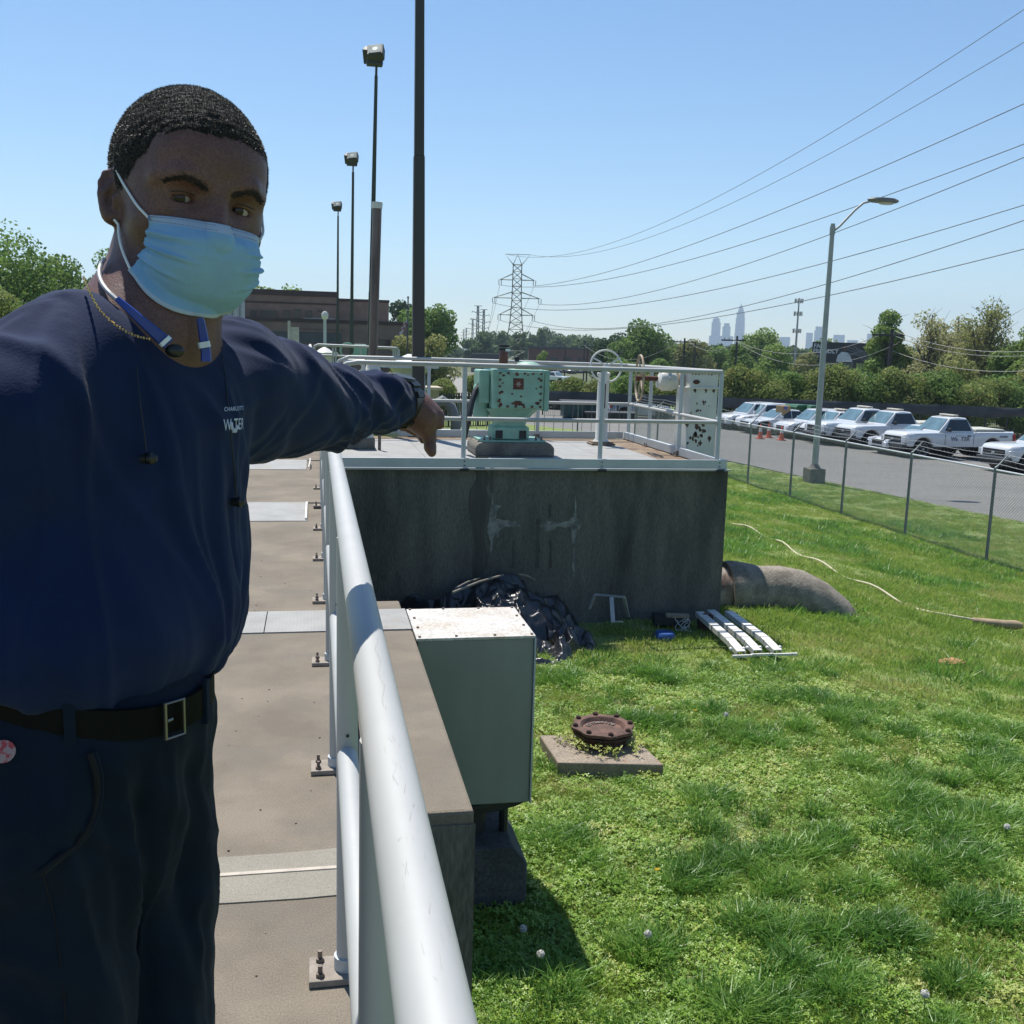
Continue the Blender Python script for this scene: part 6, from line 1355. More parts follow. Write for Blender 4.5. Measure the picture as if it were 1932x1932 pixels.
def mid_yard():
    cont = mat('container_dark', (.03, .035, .04), .6, scale=2, var=.2); teal = mat('container_teal', (.02, .07, .07), .6, scale=2, var=.2)
    for (px, py, w, h, m, lab) in ((1092, 792, 2.2, 1.15, teal, 'dark teal waste container behind the handwheel'), (1150, 796, 3.0, .55, cont, 'low dark flatbed rack right of the teal container')):
        z = -2.95; p = onz(px, py, z); g = empty('yard_container', (float(p[0]), float(p[1]), z), -R_(YAW)+.05, lab, 'container')
        b = MB(); b.add([(-w/2, -.8, .2), (w/2, -.8, .2), (w/2, .8, .2), (-w/2, .8, .2), (-w/2-.1, -.9, h), (w/2+.1, -.9, h), (w/2+.1, .9, h), (-w/2-.1, .9, h)], [(0, 3, 2, 1), (4, 5, 6, 7), (0, 1, 5, 4), (1, 2, 6, 5), (2, 3, 7, 6), (3, 0, 4, 7)]); b.build('tub', m, g, bev=.03)
        for k in range(6): b = MB(); x = -w/2+w*(k+.5)/6; b.bbox((x-.05, -.96, .2), (x+.05, -.87, h-.05)); b.build('rib', cont, g)
        b = MB(); b.bbox((-w/2-.15, -1, h+.001), (w/2+.15, 1, h+.1)); b.build('rim', cont, g)
    for (px, py, kd, pt, rot, lab) in ((1015, 770, 'sedan', dark_car, 160, 'dark car parked beyond the green gear unit'), (1125, 778, 'suv', dark_car, 170, 'black suv beyond the handwheel pedestal'), (1235, 790, 'suv', silver_car, 175, 'silver suv seen between the rear railing posts'), (1070, 724, 'pickup', white_car, 120, 'white truck on the distant grass verge'), (1052, 719, 'sedan', silver_car, 120, 'small silver car beside the distant white truck')):
        z = -3.1 if py > 750 else -4.1; p = onz(px, py, z); park(0, 0, kd, pt, False, lab, rot, group='cars beyond the platform', at=(float(p[0]), float(p[1]), z))
    r = random.Random(8)
    names = ['first', 'second', 'third', 'fourth', 'fifth', 'sixth', 'seventh', 'eighth', 'ninth', 'tenth', 'eleventh', 'twelfth']
    for k in range(12):
        px = 1000+k*14; z = -4.15; p = dep(px, 676, 260+r.uniform(-10, 10)); park(0, 0, r.choice(['sedan', 'suv']), [white_car, silver_car, dark_car, red_car][k % 4 if k % 4 != 3 or k == 3 else 0], False, names[k]+' tiny car from the left in the far car park', 60+r.uniform(-4, 4), group='tiny parked cars in the far car park', at=(float(p[0]), float(p[1]), z))
    p = dep(1090, 660, 290); g = empty('brick_store', (float(p[0]), float(p[1]), -4.2), -R_(YAW), 'low dark red brick building behind the far car park', 'building')
    b = MB(); b.bbox((-14, 0, 0), (12, 10, 6.0)); b.build('wall', mat('far_brick', (.12, .05, .045), .9), g); b = MB(); b.bbox((-14.2, -.3, 6.01), (12.2, 10.2, 6.6)); b.build('roof_edge', cont, g)
    for k in range(6): b = MB(); b.bbox((-12+k*4, -.12, 1), (-9.6+k*4, -.01, 3.6)); b.build('window', MATS['dark_window'], g)
    p = dep(905, 672, 240); g = empty('low_shed', (float(p[0]), float(p[1]), -4.2), -R_(YAW), 'long low dark-roofed shed left of the big tower base', 'shed')
    b = MB(); b.bbox((-2, 0, 0), (6, 6, 3.0)); b.build('wall', mat('shed_grey', (.16, .15, .14), .8), g); b = MB(); b.prism([(-2.3, 3.01), (6.3, 3.01), (6, 4.4), (-2, 4.4)], -.4, 6.4, 'y'); b.build('roof', cont, g)
    # pale hillside house roofs between the central trees
    p = dep(1325, 668, 210); g = empty('pale_roof_house', (float(p[0]), float(p[1]), -4.2), -R_(YAW), 'pale roof glimpsed between trees right of the largest tree', 'building')
    b = MB(); b.bbox((-5, 0, 0), (8, 8, 4)); b.build('wall', mat('pale_house', (.4, .38, .33), .8), g); b = MB(); b.prism([(-5.4, 4.01), (8.4, 4.01), (7, 5.4), (-4, 5.4)], -.4, 8.4, 'y'); b.build('roof', mat('pale_roof', (.42, .40, .36), .8), g)
mid_yard()

# ============================================================ HAZE
def haze():
    b = MB(); b.bbox((-1500, -300, -11.5), (5200, 5600, 330)); 
    m = bpy.data.materials.new('air_haze'); m.use_nodes = True; nt = m.node_tree; nt.nodes.clear()
    o = nt.nodes.new('ShaderNodeOutputMaterial'); v = nt.nodes.new('ShaderNodeVolumePrincipled'); v.inputs['Color'].default_value = (.66, .84, 1.0, 1); v.inputs['Density'].default_value = HAZE; v.inputs['Anisotropy'].default_value = 0.2
    nt.links.new(v.outputs[0], o.inputs['Volume']); h = b.build('haze', m); h['kind'] = 'stuff'; h['label'] = 'thin pale blue haze over the whole view'; h['category'] = 'haze'
HAZE = 2.0e-4
haze()

# ============================================================ GRASS
def make_blades(seed, n, spread, h0, h1, w, bend, seg=2, flat=.0):
    r = np.random.default_rng(seed); V = []; F = []; k = 0
    for i in range(n):
        a = r.uniform(0, 2*math.pi); d = spread*math.sqrt(r.random()); x, y = d*math.cos(a), d*math.sin(a)
        b = a+r.normal()*.8; h = r.uniform(h0, h1)*(1-.35*d/spread); L = bend*h*r.uniform(.3, 1.2); t = r.uniform(0, 2*math.pi); wx, wy = math.cos(t)*w/2, math.sin(t)*w/2
        lvl = [(0, 0, 1), (.55, .30, .8), (1, 1, 0)] if seg == 2 else [(0, 0, 1), (1, 1, 0)]
        for (u, q, ww) in lvl:
            zz = h*(u-.30*bend*q*q); cx, cy = x+math.cos(b)*L*q, y+math.sin(b)*L*q
            if ww: V += [(cx-wx*ww, cy-wy*ww, zz), (cx+wx*ww, cy+wy*ww, zz)]
            else: V += [(cx, cy, zz)]
        if seg == 2: F += [(k, k+1, k+3), (k, k+3, k+2), (k+2, k+3, k+4)]; k += 5
        else: F += [(k, k+1, k+2)]; k += 3
    return np.array(V), np.array(F)
def make_clover(seed, n, spread, s):
    r = np.random.default_rng(seed); V = []; F = []; k = 0
    for i in range(n):
        a = r.uniform(0, 2*math.pi); d = spread*math.sqrt(r.random()); x, y, z = d*math.cos(a), d*math.sin(a), r.uniform(.008, .045)
        a0 = r.uniform(0, 6.28); tx, ty = r.normal()*.35, r.normal()*.35; S = s*r.uniform(.6, 1.3)
        for j in range(3):
            b = a0+j*2.094; ux, uy = math.cos(b), math.sin(b); px, py = -uy, ux
            P = [(0, 0), (.55, .38), (1.0, .22), (1.0, -.22), (.55, -.38)]
            for (u, v) in P: X = (ux*u+px*v)*S; Y = (uy*u+py*v)*S; V.append((x+X, y+Y, z+X*tx+Y*ty-.25*S*abs(v)))
            F += [(k, k+1, k+2), (k, k+2, k+3), (k, k+3, k+4)]; k += 5
    return np.array(V), np.array(F)
def grass_material(name, c1, c2, dry, patch=.9, transl=.45):
    m = bpy.data.materials.new(name); m.use_nodes = True; nt = m.node_tree; N, L = nt.nodes, nt.links; b = N['Principled BSDF']; out = N['Material Output']
    geo = N.new('ShaderNodeNewGeometry'); n1 = N.new('ShaderNodeTexNoise'); n1.inputs['Scale'].default_value = patch; n1.inputs['Detail'].default_value = 4; L.new(geo.outputs['Position'], n1.inputs['Vector'])
    oi = N.new('ShaderNodeObjectInfo'); ad = N.new('ShaderNodeMath'); ad.operation = 'MULTIPLY_ADD'; ad.inputs[1].default_value = .45; ad.inputs[2].default_value = -.22; L.new(oi.outputs['Random'], ad.inputs[0])
    sm = N.new('ShaderNodeMath'); L.new(n1.outputs[0], sm.inputs[0]); L.new(ad.outputs[0], sm.inputs[1])
    cr = N.new('ShaderNodeValToRGB'); e = cr.color_ramp.elements; e[0].position = .36; e[0].color = (*c2, 1); e[1].position = .60; e[1].color = (*c1, 1); q = e.new(.78); q.color = (*dry, 1)
    L.new(sm.outputs[0], cr.inputs[0]); L.new(cr.outputs[0], b.inputs['Base Color']); b.inputs['Roughness'].default_value = .42; b.inputs['Specular IOR Level'].default_value = .45
    tr = N.new('ShaderNodeBsdfTranslucent'); L.new(cr.outputs[0], tr.inputs[0]); ms = N.new('ShaderNodeMixShader'); ms.inputs[0].default_value = transl; L.new(b.outputs[0], ms.inputs[1]); L.new(tr.outputs[0], ms.inputs[2]); L.new(ms.outputs[0], out.inputs[0])
    return m
def grass():
    gm = {'fine': grass_material('fine_grass', (.29, .39, .07), (.19, .30, .045), (.42, .41, .15)),
          'tall': grass_material('tall_grass', (.17, .34, .055), (.085, .20, .035), (.26, .40, .08), 1.5),
          'clover': grass_material('clover_leaf', (.26, .41, .055), (.17, .30, .04), (.42, .45, .12), 1.1, .3),
          'dry': grass_material('dry_thatch', (.46, .39, .20), (.36, .30, .13), (.50, .44, .26), 3., .1)}
    coll = {k: bpy.data.collections.new('tuft_'+k) for k in ('fine', 'tall', 'clover', 'dry', 'far', 'fartall')}
    def variant(kind, nm, VF, m):
        me = bpy.data.meshes.new(nm); me.from_pydata([tuple(v) for v in VF[0]], [], [tuple(int(i) for i in f) for f in VF[1]]); me.materials.append(m); o = bpy.data.objects.new(nm, me); coll[kind].objects.link(o)
    for i in range(3):
        variant('fine', 'fine_tuft', make_blades(i, 34, .055, .018, .060, .0042, .7), gm['fine'])
        variant('tall', 'tall_tuft', make_blades(20+i, 80, .07, .06, .15, .0050, .8), gm['tall'])
        variant('clover', 'clover_tuft', make_clover(30+i, 34, .065, .0078 if i < 2 else .012), gm['clover'])
        variant('dry', 'thatch_tuft', make_blades(40+i, 18, .06, .008, .03, .0035, 2.6), gm['dry'])
        variant('far', 'far_tuft', make_blades(50+i, 30, .12, .03, .085, .011, .7, 1), gm['fine'])
        variant('fartall', 'far_tall_tuft', make_blades(60+i, 40, .16, .07, .18, .014, .9, 1), gm['tall'])
    r = np.random.default_rng(3)
    slab = [tuple(onz(x, y, -1.42)[:2]) for x, y in ((1018, 1384), (1053, 1436), (1253, 1440), (1192, 1384))]
    sx0, sx1, sy0, sy1 = 1.70, 2.52, 6.72, 7.50
    def allowed(x, y):
        ok = (x > .17) & ~((x < .52) & (y > 3.0) & (y < 5.85)) & ~((x > .15) & (x < 4.74) & (y > 10.93) & (y < 15.0)) & ~((x < 1.15) & (y > 4.98) & (y < 5.5)) & ~((x > sx0) & (x < sx1) & (y > sy0-.13) & (y < sy1))
        ok &= ~((x > .8) & (x < 3.1) & (y > 9.9) & (y < 11)); ok &= ~((x > 4.6) & (x < 5.3) & (y > 11.6) & (y < 12.4))
        ok &= x < np.interp(y, [0, 16, 24.5, 30.5, 36.2, 40, 46, 52, 57, 60], [20, 19.6, 19.1, 18.1, 17.1, 16.5, 15.2, 13.4, 10.3, 7.8])-.05
        # keep to what the view cone and its surroundings can see
        dx = x; dy = y; az = np.degrees(np.arctan2(dx, dy)); return ok & (az > -3) & (az < 62)
    clump = lambda x, y: fbm(x*.95+3, y*.95, 0, 3, 91)          # where tall fescue grows
    dryn = lambda x, y: fbm(x*1.5+9, y*2.6, 0, 3, 95)
    clov = lambda x, y: fbm(x*.8-4, y*.8+2, 0, 3, 99)
    def scatter(kind, dens, x0, x1, y0, y1, prob, smin, smax, col):
        n = int(dens*(x1-x0)*(y1-y0)); x = r.uniform(x0, x1, n); y = r.uniform(y0, y1, n); k = allowed(x, y); x, y = x[k], y[k]
        p = prob(x, y); k = r.random(len(x)) < p; x, y, p = x[k], y[k], p[k]
        z = ground_h(x, y)+(fbm(x*1.7, y*1.7, o=3)-.5)*.07-.004
        me = bpy.data.meshes.new(kind); me.vertices.add(len(x)); me.vertices.foreach_set('co', np.stack([x, y, z], 1).astype(np.float32).ravel())
        a = me.attributes.new('sc', 'FLOAT', 'POINT'); a.data.foreach_set('value', (r.uniform(smin, smax, len(x))*(.8+.4*p)).astype(np.float32))
        a = me.attributes.new('ro', 'FLOAT_VECTOR', 'POINT'); a.data.foreach_set('vector', np.stack([r.normal(0, .12, len(x)), r.normal(0, .12, len(x)), r.uniform(0, 6.28, len(x))], 1).astype(np.float32).ravel())
        a = me.attributes.new('vi', 'INT', 'POINT'); a.data.foreach_set('value', r.integers(0, 3, len(x)).astype(np.int32))
        o = bpy.data.objects.new(kind, me); link(o)
        ng = bpy.data.node_groups.new('tufts_'+kind, 'GeometryNodeTree'); ng.interface.new_socket('Geometry', in_out='INPUT', socket_type='NodeSocketGeometry'); ng.interface.new_socket('Geometry', in_out='OUTPUT', socket_type='NodeSocketGeometry')
        gi = ng.nodes.new('NodeGroupInput'); go = ng.nodes.new('NodeGroupOutput'); ip = ng.nodes.new('GeometryNodeInstanceOnPoints'); ci = ng.nodes.new('GeometryNodeCollectionInfo')
        ci.inputs['Collection'].default_value = col; ci.inputs['Separate Children'].default_value = True; ci.inputs['Reset Children'].default_value = True
        def att(nm, ty): q = ng.nodes.new('GeometryNodeInputNamedAttribute'); q.data_type = ty; q.inputs['Name'].default_value = nm; return [s for s in q.outputs if s.enabled and s.name == 'Attribute'][0]
        ng.links.new(gi.outputs[0], ip.inputs['Points']); ng.links.new(ci.outputs[0], ip.inputs['Instance']); ip.inputs['Pick Instance'].default_value = True
        ng.links.new(att('vi', 'INT'), ip.inputs['Instance Index']); ng.links.new(att('ro', 'FLOAT_VECTOR'), ip.inputs['Rotation']); ng.links.new(att('sc', 'FLOAT'), ip.inputs['Scale']); ng.links.new(ip.outputs[0], go.inputs[0])
        md = o.modifiers.new('tufts', 'NODES'); md.node_group = ng; o['kind'] = 'stuff'; return o
    C = coll
    one = lambda x, y: np.ones_like(x)
    nearf = lambda x, y: 1-sstep(9.0, 10.5, np.hypot(x, y)); farf = lambda x, y: sstep(8.6, 10.2, np.hypot(x, y))
    scatter('short_grass', 560, .17, 9, 1.2, 10.5, lambda x, y: nearf(x, y)*np.clip(1.15-1.1*sstep(.54, .66, dryn(x, y)), .2, 1), .7, 1.5, C['fine'])
    scatter('clover_patch', 430, .17, 9, 1.2, 10.5, lambda x, y: nearf(x, y)*(.42+.5*sstep(.46, .62, clov(x*2.1, y*2.1))), .75, 1.35, C['clover'])
    scatter('dry_thatch', 240, .17, 9, 1.2, 10.5, lambda x, y: nearf(x, y)*(.34+.66*sstep(.48, .60, dryn(x, y))), .8, 1.6, C['dry'])
    rc = np.random.default_rng(21); CX = rc.uniform(.9, 9, 260); CY = rc.uniform(2.4, 10.6, 260); keepc = rc.random(260) < np.clip(.35+.16*CX-.03*CY, .25, .95); CX, CY = CX[keepc], CY[keepc]; CRD = rc.uniform(.07, .24, len(CX))
    # named clumps seen in the photograph
    for (px, py, rd) in ((1310, 1640, .22), (1400, 1615, .20), (1340, 1500, .16), (1330, 1490, .15), (1060, 1265, .2), (1450, 1730, .24), (1540, 1760, .22), (1640, 1740, .2), (1700, 1500, .3), (1820, 1600, .28), (1880, 1540, .26), (1180, 1290, .18), (1700, 1450, .2), (1600, 1850, .2), (1850, 1700, .24), (1460, 1300, .2), (1600, 1340, .2), (1400, 1880, .2)):
        q_ = onz(px, py, -1.45); CX = np.append(CX, q_[0]); CY = np.append(CY, q_[1]); CRD = np.append(CRD, rd)
    def clumps(x, y):
        v = np.zeros_like(x)
        for cx_, cy_, rd in zip(CX, CY, CRD): d2 = ((x-cx_)/1.25)**2+(y-cy_)**2; np.maximum(v, np.exp(-d2/(rd*rd)*1.3), out=v)
        return v
    scatter('tall_grass', 330, .17, 9.5, 1.2, 10.8, lambda x, y: nearf(x, y)*np.clip(sstep(.25, .75, clumps(x, y))*.85+.035+.2*sstep(.59, .67, clump(x*1.3, y*1.3)), 0, 1), .55, 1.4, C['tall'])
    scatter('lawn_grass', 150, .17, 20, 7.5, 45, lambda x, y: farf(x, y)*np.clip(1.1-.6*sstep(.5, .64, dryn(x*.6, y*.6)), .3, 1)*np.clip(1.25-y/45, .3, 1), .6, 1.25, C['far'])
    scatter('lawn_clump', 30, .17, 16, 7.5, 34, lambda x, y: farf(x, y)*sstep(.54, .63, clump(x*.8, y*.8)), .6, 1.2, C['fartall'])
    # bare clay patch
    b = MB(); c = (6.8, 9.55); z = ground_h(*c).item()+.035
    for (ox, oy, rr_) in ((0, 0, .11), (-.55, -.08, .05)):
        n = 22; b.prism([(c[0]+ox+rr_*1.5*(1+.3*random.uniform(-1, 1))*math.cos(2*math.pi*i/n), c[1]+oy+rr_*(1+.3*random.uniform(-1, 1))*math.sin(2*math.pi*i/n)) for i in range(n)], z-.05, z+.0, 'z')
    b.build('bare_clay', mat('orange_clay', (.38, .19, .09), 1., scale=12, col2=(.28, .17, .09), bump=.6), kind='structure')
grass()
def dandelions():
    st = mat('dandelion_stem', (.12, .17, .05), .6); fl = mat('dandelion_fluff', (.62, .62, .58), .9, transl=.3); ye = mat('dandelion_yellow', (.75, .50, .02), .7, transl=.2); wf = mat('clover_white', (.6, .6, .56), .8)
    specs = [(1020, 1800, 'fluff', 'dandelion seed head at the edge of the ledge shadow'), (987, 1752, 'fluff', 'dandelion seed head inside the ledge shadow'), (1222, 1762, 'fluff', 'dandelion seed head right of the box shadow'), (1745, 1875, 'fluff', 'dandelion seed head in the lower right lawn'),
             (1370, 1258+90, 'fluff', 'small dandelion seed head right of the concrete slab'), (1240, 1640, 'yellow', 'yellow dandelion flower below the concrete slab'), (1312, 1340, 'yellow', 'tiny yellow flower up the lawn from the slab'), (1685, 1530, 'yellow', 'yellow flower speck far right in the lawn'), (1900, 1560, 'fluff', 'pale flower head near the right edge of the lawn')]
    r = random.Random(4)
    for px, py, k, lab in specs:
        p = onz(px, py, -1.36); gx, gy = float(p[0]), float(p[1]); gz = ground_h(gx, gy).item(); h = .13 if k == 'fluff' else .06
        p = onz(px, py, gz+h); gx, gy = float(p[0]), float(p[1]); g = empty('dandelion', (gx, gy, gz), 0, lab, 'dandelion')
        b = MB(); b.tube([(0, 0, 0), (.004, 0, h*.5), (0, 0, h)], .002, 5); b.build('stem', st, g, True)
        if k == 'fluff':
            b = MB(); b.ball((0, 0, h), .0045, 8, 6)
            for i in range(90):
                v = Vector((r.gauss(0, 1), r.gauss(0, 1), r.gauss(0, 1))).normalized(); c = Vector((0, 0, h))+v*.020; u = v.orthogonal().normalized(); w = v.cross(u)
                b.add([tuple(Vector((0, 0, h))+v*.004), tuple(c+u*.0035), tuple(c-u*.0035)], [(0, 1, 2)]); b.add([tuple(c+u*.0045), tuple(c+w*.0045), tuple(c-u*.0045), tuple(c-w*.0045)], [(0, 1, 2, 3)])
            b.build('seed_head', fl, g)
        else:
            b = MB()
            for i in range(36):
                a = r.random()*6.28; L = .006+.012*r.random(); c_, s_ = math.cos(a), math.sin(a); z = h+.004*(1-L/.018)
                b.add([(0, 0, h), (c_*L-s_*.002, s_*L+c_*.002, z+.002), (c_*L*1.1, s_*L*1.1, z), (c_*L+s_*.002, s_*L-c_*.002, z+.002)], [(0, 1, 2, 3)])
            b.build('flower_head', ye, g)
dandelions()
# leaves growing round the flange neck
def weeds():
    r = np.random.default_rng(12); Vs = []; Fs = []; n = 0
    cx, cy = onz(1136, 1400, -1.43)[:2]
    for i in range(70):
        a = r.uniform(2.6, 7.0); d = .21+abs(r.normal())*.07; V, F = make_clover(100+i, 6, .035, .013); V = V*np.array([1, 1, 1.6])+np.array([cx+d*math.cos(a), cy+d*math.sin(a), -1.425]); Vs.append(V); Fs.append(F+n); n += len(V)
    o = npmesh('clover_weeds', np.concatenate(Vs), np.concatenate(Fs), bpy.data.materials['clover_leaf']); o['kind'] = 'stuff'
weeds()

# ============================================================ PERSON
def person():
    def W(px, py, d): return dep(px, py, d)
    BK = -CF
    def RUB(v): return CR*v[0]+CU*v[1]+BK*v[2]
    nz = lambda v: np.asarray(v, float)/np.linalg.norm(v)
    class Sdf:
        def __init__(s): s.p = []
        def _add(s, fn, lo, hi, k, op): s.p.append((fn, np.asarray(lo)-k, np.asarray(hi)+k, k, op)); return s
        def cap(s, a, b, ra, rb=None, k=.02, op='u'):
            a, b = np.asarray(a, float), np.asarray(b, float); rb = ra if rb is None else rb; ab = b-a; L = float(ab@ab)+1e-12
            def fn(P): t = np.clip(((P-a)@ab)/L, 0, 1); q = P-a-t[..., None]*ab; return np.sqrt((q*q).sum(-1))-(ra+(rb-ra)*t)
            r = max(ra, rb); return s._add(fn, np.minimum(a, b)-r, np.maximum(a, b)+r, k, op)
        def ell(s, c, r, R=None, k=.02, op='u'):
            c = np.asarray(c, float); r = np.asarray(r, float); M = np.eye(3) if R is None else np.asarray(R)   # rows = local axes in world
            def fn(P):
                q = (P-c)@M.T; k0 = np.sqrt(((q/r)**2).sum(-1)); k1 = np.sqrt(((q/(r*r))**2).sum(-1))+1e-9; return k0*(k0-1)/k1
            e = np.sqrt(((M*r[:, None])**2).sum(0)); return s._add(fn, c-e, c+e, k, op)
        def ev(s, P):
            d = np.full(P.shape[:-1], 1.0)
            for fn, lo, hi, k, op in s.p: d = s._op(d, fn(P), k, op)
            return d
        @staticmethod
        def _op(d, e, k, op):
            if op == 'u': h = np.clip(.5+.5*(d-e)/k, 0, 1); return d*(1-h)+e*h-k*h*(1-h)
            if op == 's': e = -e
            h = np.clip(.5-.5*(d-e)/k, 0, 1); return d*(1-h)+e*h+k*h*(1-h)
        def mesh(s, lo, hi, vox, post=None):
            lo, hi = np.asarray(lo, float), np.asarray(hi, float); n = np.ceil((hi-lo)/vox).astype(int)+1
            ax = [lo[i]+np.arange(n[i])*vox for i in range(3)]; D = np.full(tuple(n), 1.0, np.float32)
            for fn, l, h, k, op in s.p:
                a = np.clip(np.floor((l-lo)/vox-4).astype(int), 0, n); b = np.clip(np.ceil((h-lo)/vox+5).astype(int), 0, n)
                if (b <= a).any(): continue
                G = np.stack(np.meshgrid(*[ax[i][a[i]:b[i]] for i in range(3)], indexing='ij'), -1); sl = tuple(slice(a[i], b[i]) for i in range(3))
                D[sl] = s._op(D[sl], fn(G), k, op)
            if post is not None: D = post(D, ax)
            return nets(D, lo, vox)
    def nets(D, lo, vox):
        S = D < 0; nx, ny, nz_ = D.shape
        c = np.zeros((nx-1, ny-1, nz_-1), np.int8)
        for i in (0, 1):
            for j in (0, 1):
                for k in (0, 1): c += S[i:nx-1+i, j:ny-1+j, k:nz_-1+k]
        act = np.argwhere((c > 0) & (c < 8)); idx = -np.ones(c.shape, np.int64); idx[tuple(act.T)] = np.arange(len(act))
        acc = np.zeros((len(act), 3)); cnt = np.zeros(len(act))
        for a in range(3):
            o = [b for b in range(3) if b != a]
            for u in (0, 1):
                for v in (0, 1):
                    off = np.zeros(3, int); off[o[0]] = u; off[o[1]] = v; p = act+off; q = p.copy(); q[:, a] += 1
                    d0 = D[tuple(p.T)]; d1 = D[tuple(q.T)]; m = (d0 < 0) != (d1 < 0); t = np.where(m, d0/(d0-d1+1e-12), 0)
                    pt = off+np.zeros((len(act), 3)); pt[:, a] += t; acc[m] += pt[m]; cnt[m] += 1
        V = lo+(act+acc/np.maximum(cnt, 1)[:, None])*vox; F = []
        for a in range(3):
            b, e = [(1, 2), (2, 0), (0, 1)][a]; sl0 = [slice(None)]*3; sl1 = [slice(None)]*3; sl0[a] = slice(0, -1); sl1[a] = slice(1, None)
            A, B = S[tuple(sl0)], S[tuple(sl1)]; E = np.argwhere(A != B); E = E[(E[:, b] > 0) & (E[:, e] > 0) & (E[:, b] < D.shape[b]-1) & (E[:, e] < D.shape[e]-1)]
            def g(db, de): q = E.copy(); q[:, b] += db; q[:, e] += de; return idx[tuple(q.T)]
            Q = np.stack([g(-1, -1), g(0, -1), g(0, 0), g(-1, 0)], 1); fl = ~A[tuple(E.T)]; Q[fl] = Q[fl][:, ::-1]; F.append(Q)
        F = np.concatenate(F); return V, F[(F >= 0).all(1)]
    def normals(V, F):
        n = np.cross(V[F[:, 1]]-V[F[:, 0]], V[F[:, 3]]-V[F[:, 0]]); N = np.zeros_like(V)
        for i in range(4): np.add.at(N, F[:, i], n)
        return N/(np.linalg.norm(N, axis=1)[:, None]+1e-12)
    def relax(V, F, it=2, w=.5):
        for _ in range(it):
            A = np.zeros_like(V); c = np.zeros(len(V))
            for i in range(4):
                np.add.at(A, F[:, i], V[F[:, (i+1) % 4]]+V[F[:, (i-1) % 4]]); np.add.at(c, F[:, i], 2)
            V = V*(1-w)+w*A/np.maximum(c, 1)[:, None]
        return V
    def hit(sdf, px, py, d0, d1, off=0.):
        t = np.linspace(d0, d1, 400); P = CP+t[:, None]*ray(px, py); v = sdf.ev(P); i = np.argmax(v < off)
        if not (v < off).any(): i = int(np.argmin(v))
        return P[max(i-1, 0)]

    # ---------------- materials
    skin = mat('dark_skin', (.128, .060, .045), .50, scale=38, var=.16, bump=.09, bscale=420, spec=.45, col3=(.085, .040, .032), scale3=11, ramp3=(.42, .7), speck=420)
    hairm = mat('black_hair', (.016, .014, .013), .8, scale=90, var=.3, spec=.25, bump=1, bscale=190)
    navy = mat('navy_knit', (.0052, .0150, .052), .9, scale=14, var=.10, sheen=.06, bump=.10, bscale=320, spec=.2)
    navy2 = mat('navy_trouser', (.0052, .0115, .024), .9, scale=10, var=.12, sheen=.05, bump=.10, bscale=300, spec=.15)
    bluem = mat('mask_blue', (.33, .58, .78), .75, scale=16, var=.05, transl=.35, bump=.15, bscale=200); whitem = mat('mask_white', (.55, .64, .72), .75, scale=20, var=.04, transl=.3)
    root_xy = W(150, 1400, 1.10); g = empty('person', (float(root_xy[0]), float(root_xy[1]), 0.), 0, 'man in a navy long-sleeved shirt and blue face mask pointing down past the handrail', 'person')
    loc = np.array([root_xy[0], root_xy[1], 0.])
    def put(name, V, F, m, parent=g, smooth=True, fl=None): return npmesh(name, np.asarray(V)-loc, F, m, parent, smooth, fl)
    def tube(name, P, r, m, n=8, parent=g): b = MB(); b.tube([tuple(np.asarray(p)-loc) for p in P], r, n); return b.build(name, m, parent, True)
    def spline(P, n=8):
        P = [np.asarray(p, float) for p in P]; P = [2*P[0]-P[1]]+P+[2*P[-1]-P[-2]]; out = []
        for i in range(1, len(P)-2):
            for t in np.linspace(0, 1, n, endpoint=False): out.append(.5*((2*P[i])+(-P[i-1]+P[i+1])*t+(2*P[i-1]-5*P[i]+4*P[i+1]-P[i+2])*t*t+(-P[i-1]+3*P[i]-3*P[i+1]+P[i+2])*t**3))
        return out+[P[-2]]

    # ---------------- head frame (x = his left, y = face forward, z = up)
    yw, pt = R_(37), R_(13)
    f = RUB((math.sin(yw)*math.cos(pt), -math.sin(pt), math.cos(yw)*math.cos(pt))); l = nz(np.cross(RUB((0, 1, 0)), f)); u = np.cross(f, l)
    rl = R_(-2.); l, u = l*math.cos(rl)+u*math.sin(rl), u*math.cos(rl)-l*math.sin(rl)
    O = (W(341, 374, 1.06)+W(456, 392, 1.10))/2-f*.080
    HM = np.stack([l, f, u]); H = lambda x, y, z: O+l*x+f*y+u*z
    hs = Sdf(); e = lambda c, r, **k: hs.ell(H(*c), r, HM, **k)
    e((0, -.010, .036), (.0745, .099, .083), k=.02); e((0, .012, .012), (.0715, .080, .078), k=.03); e((0, .034, -.022), (.060, .058, .078), k=.03)
    e((0, .030, -.070), (.050, .050, .046), k=.03); e((0, .070, -.100), (.022, .018, .016), k=.02)
    e((0, .066, .048), (.052, .030, .034), k=.03)
    for s in (-1, 1):
        e((s*.050, .044, -.030), (.018, .022, .018), k=.02); e((s*.050, .008, -.060), (.016, .03, .03), k=.02)
        hs.cap(H(s*.012, .0915, .0125), H(s*.036, .089, .0205), .0080, .0075, k=.012); hs.cap(H(s*.036, .088, .022), H(s*.055, .068, .016), .007, .006, k=.012)
        e((s*.031, .104, -.001), (.019, .020, .013), k=.014, op='s')
        e((s*.032, .0725, -.001), (.0152, .0145, .0140), k=.004)
    hs.cap(H(0, .088, .006), H(0, .112, -.034), .0075, .0105, k=.014); e((0, .113, -.042), (.014, .013, .011), k=.01)
    for s in (-1, 1): e((s*.013, .104, -.046), (.009, .010, .008), k=.008)
    e((0, .092, -.072), (.022, .010, .006), k=.008); e((0, .090, -.082), (.020, .010, .007), k=.008)
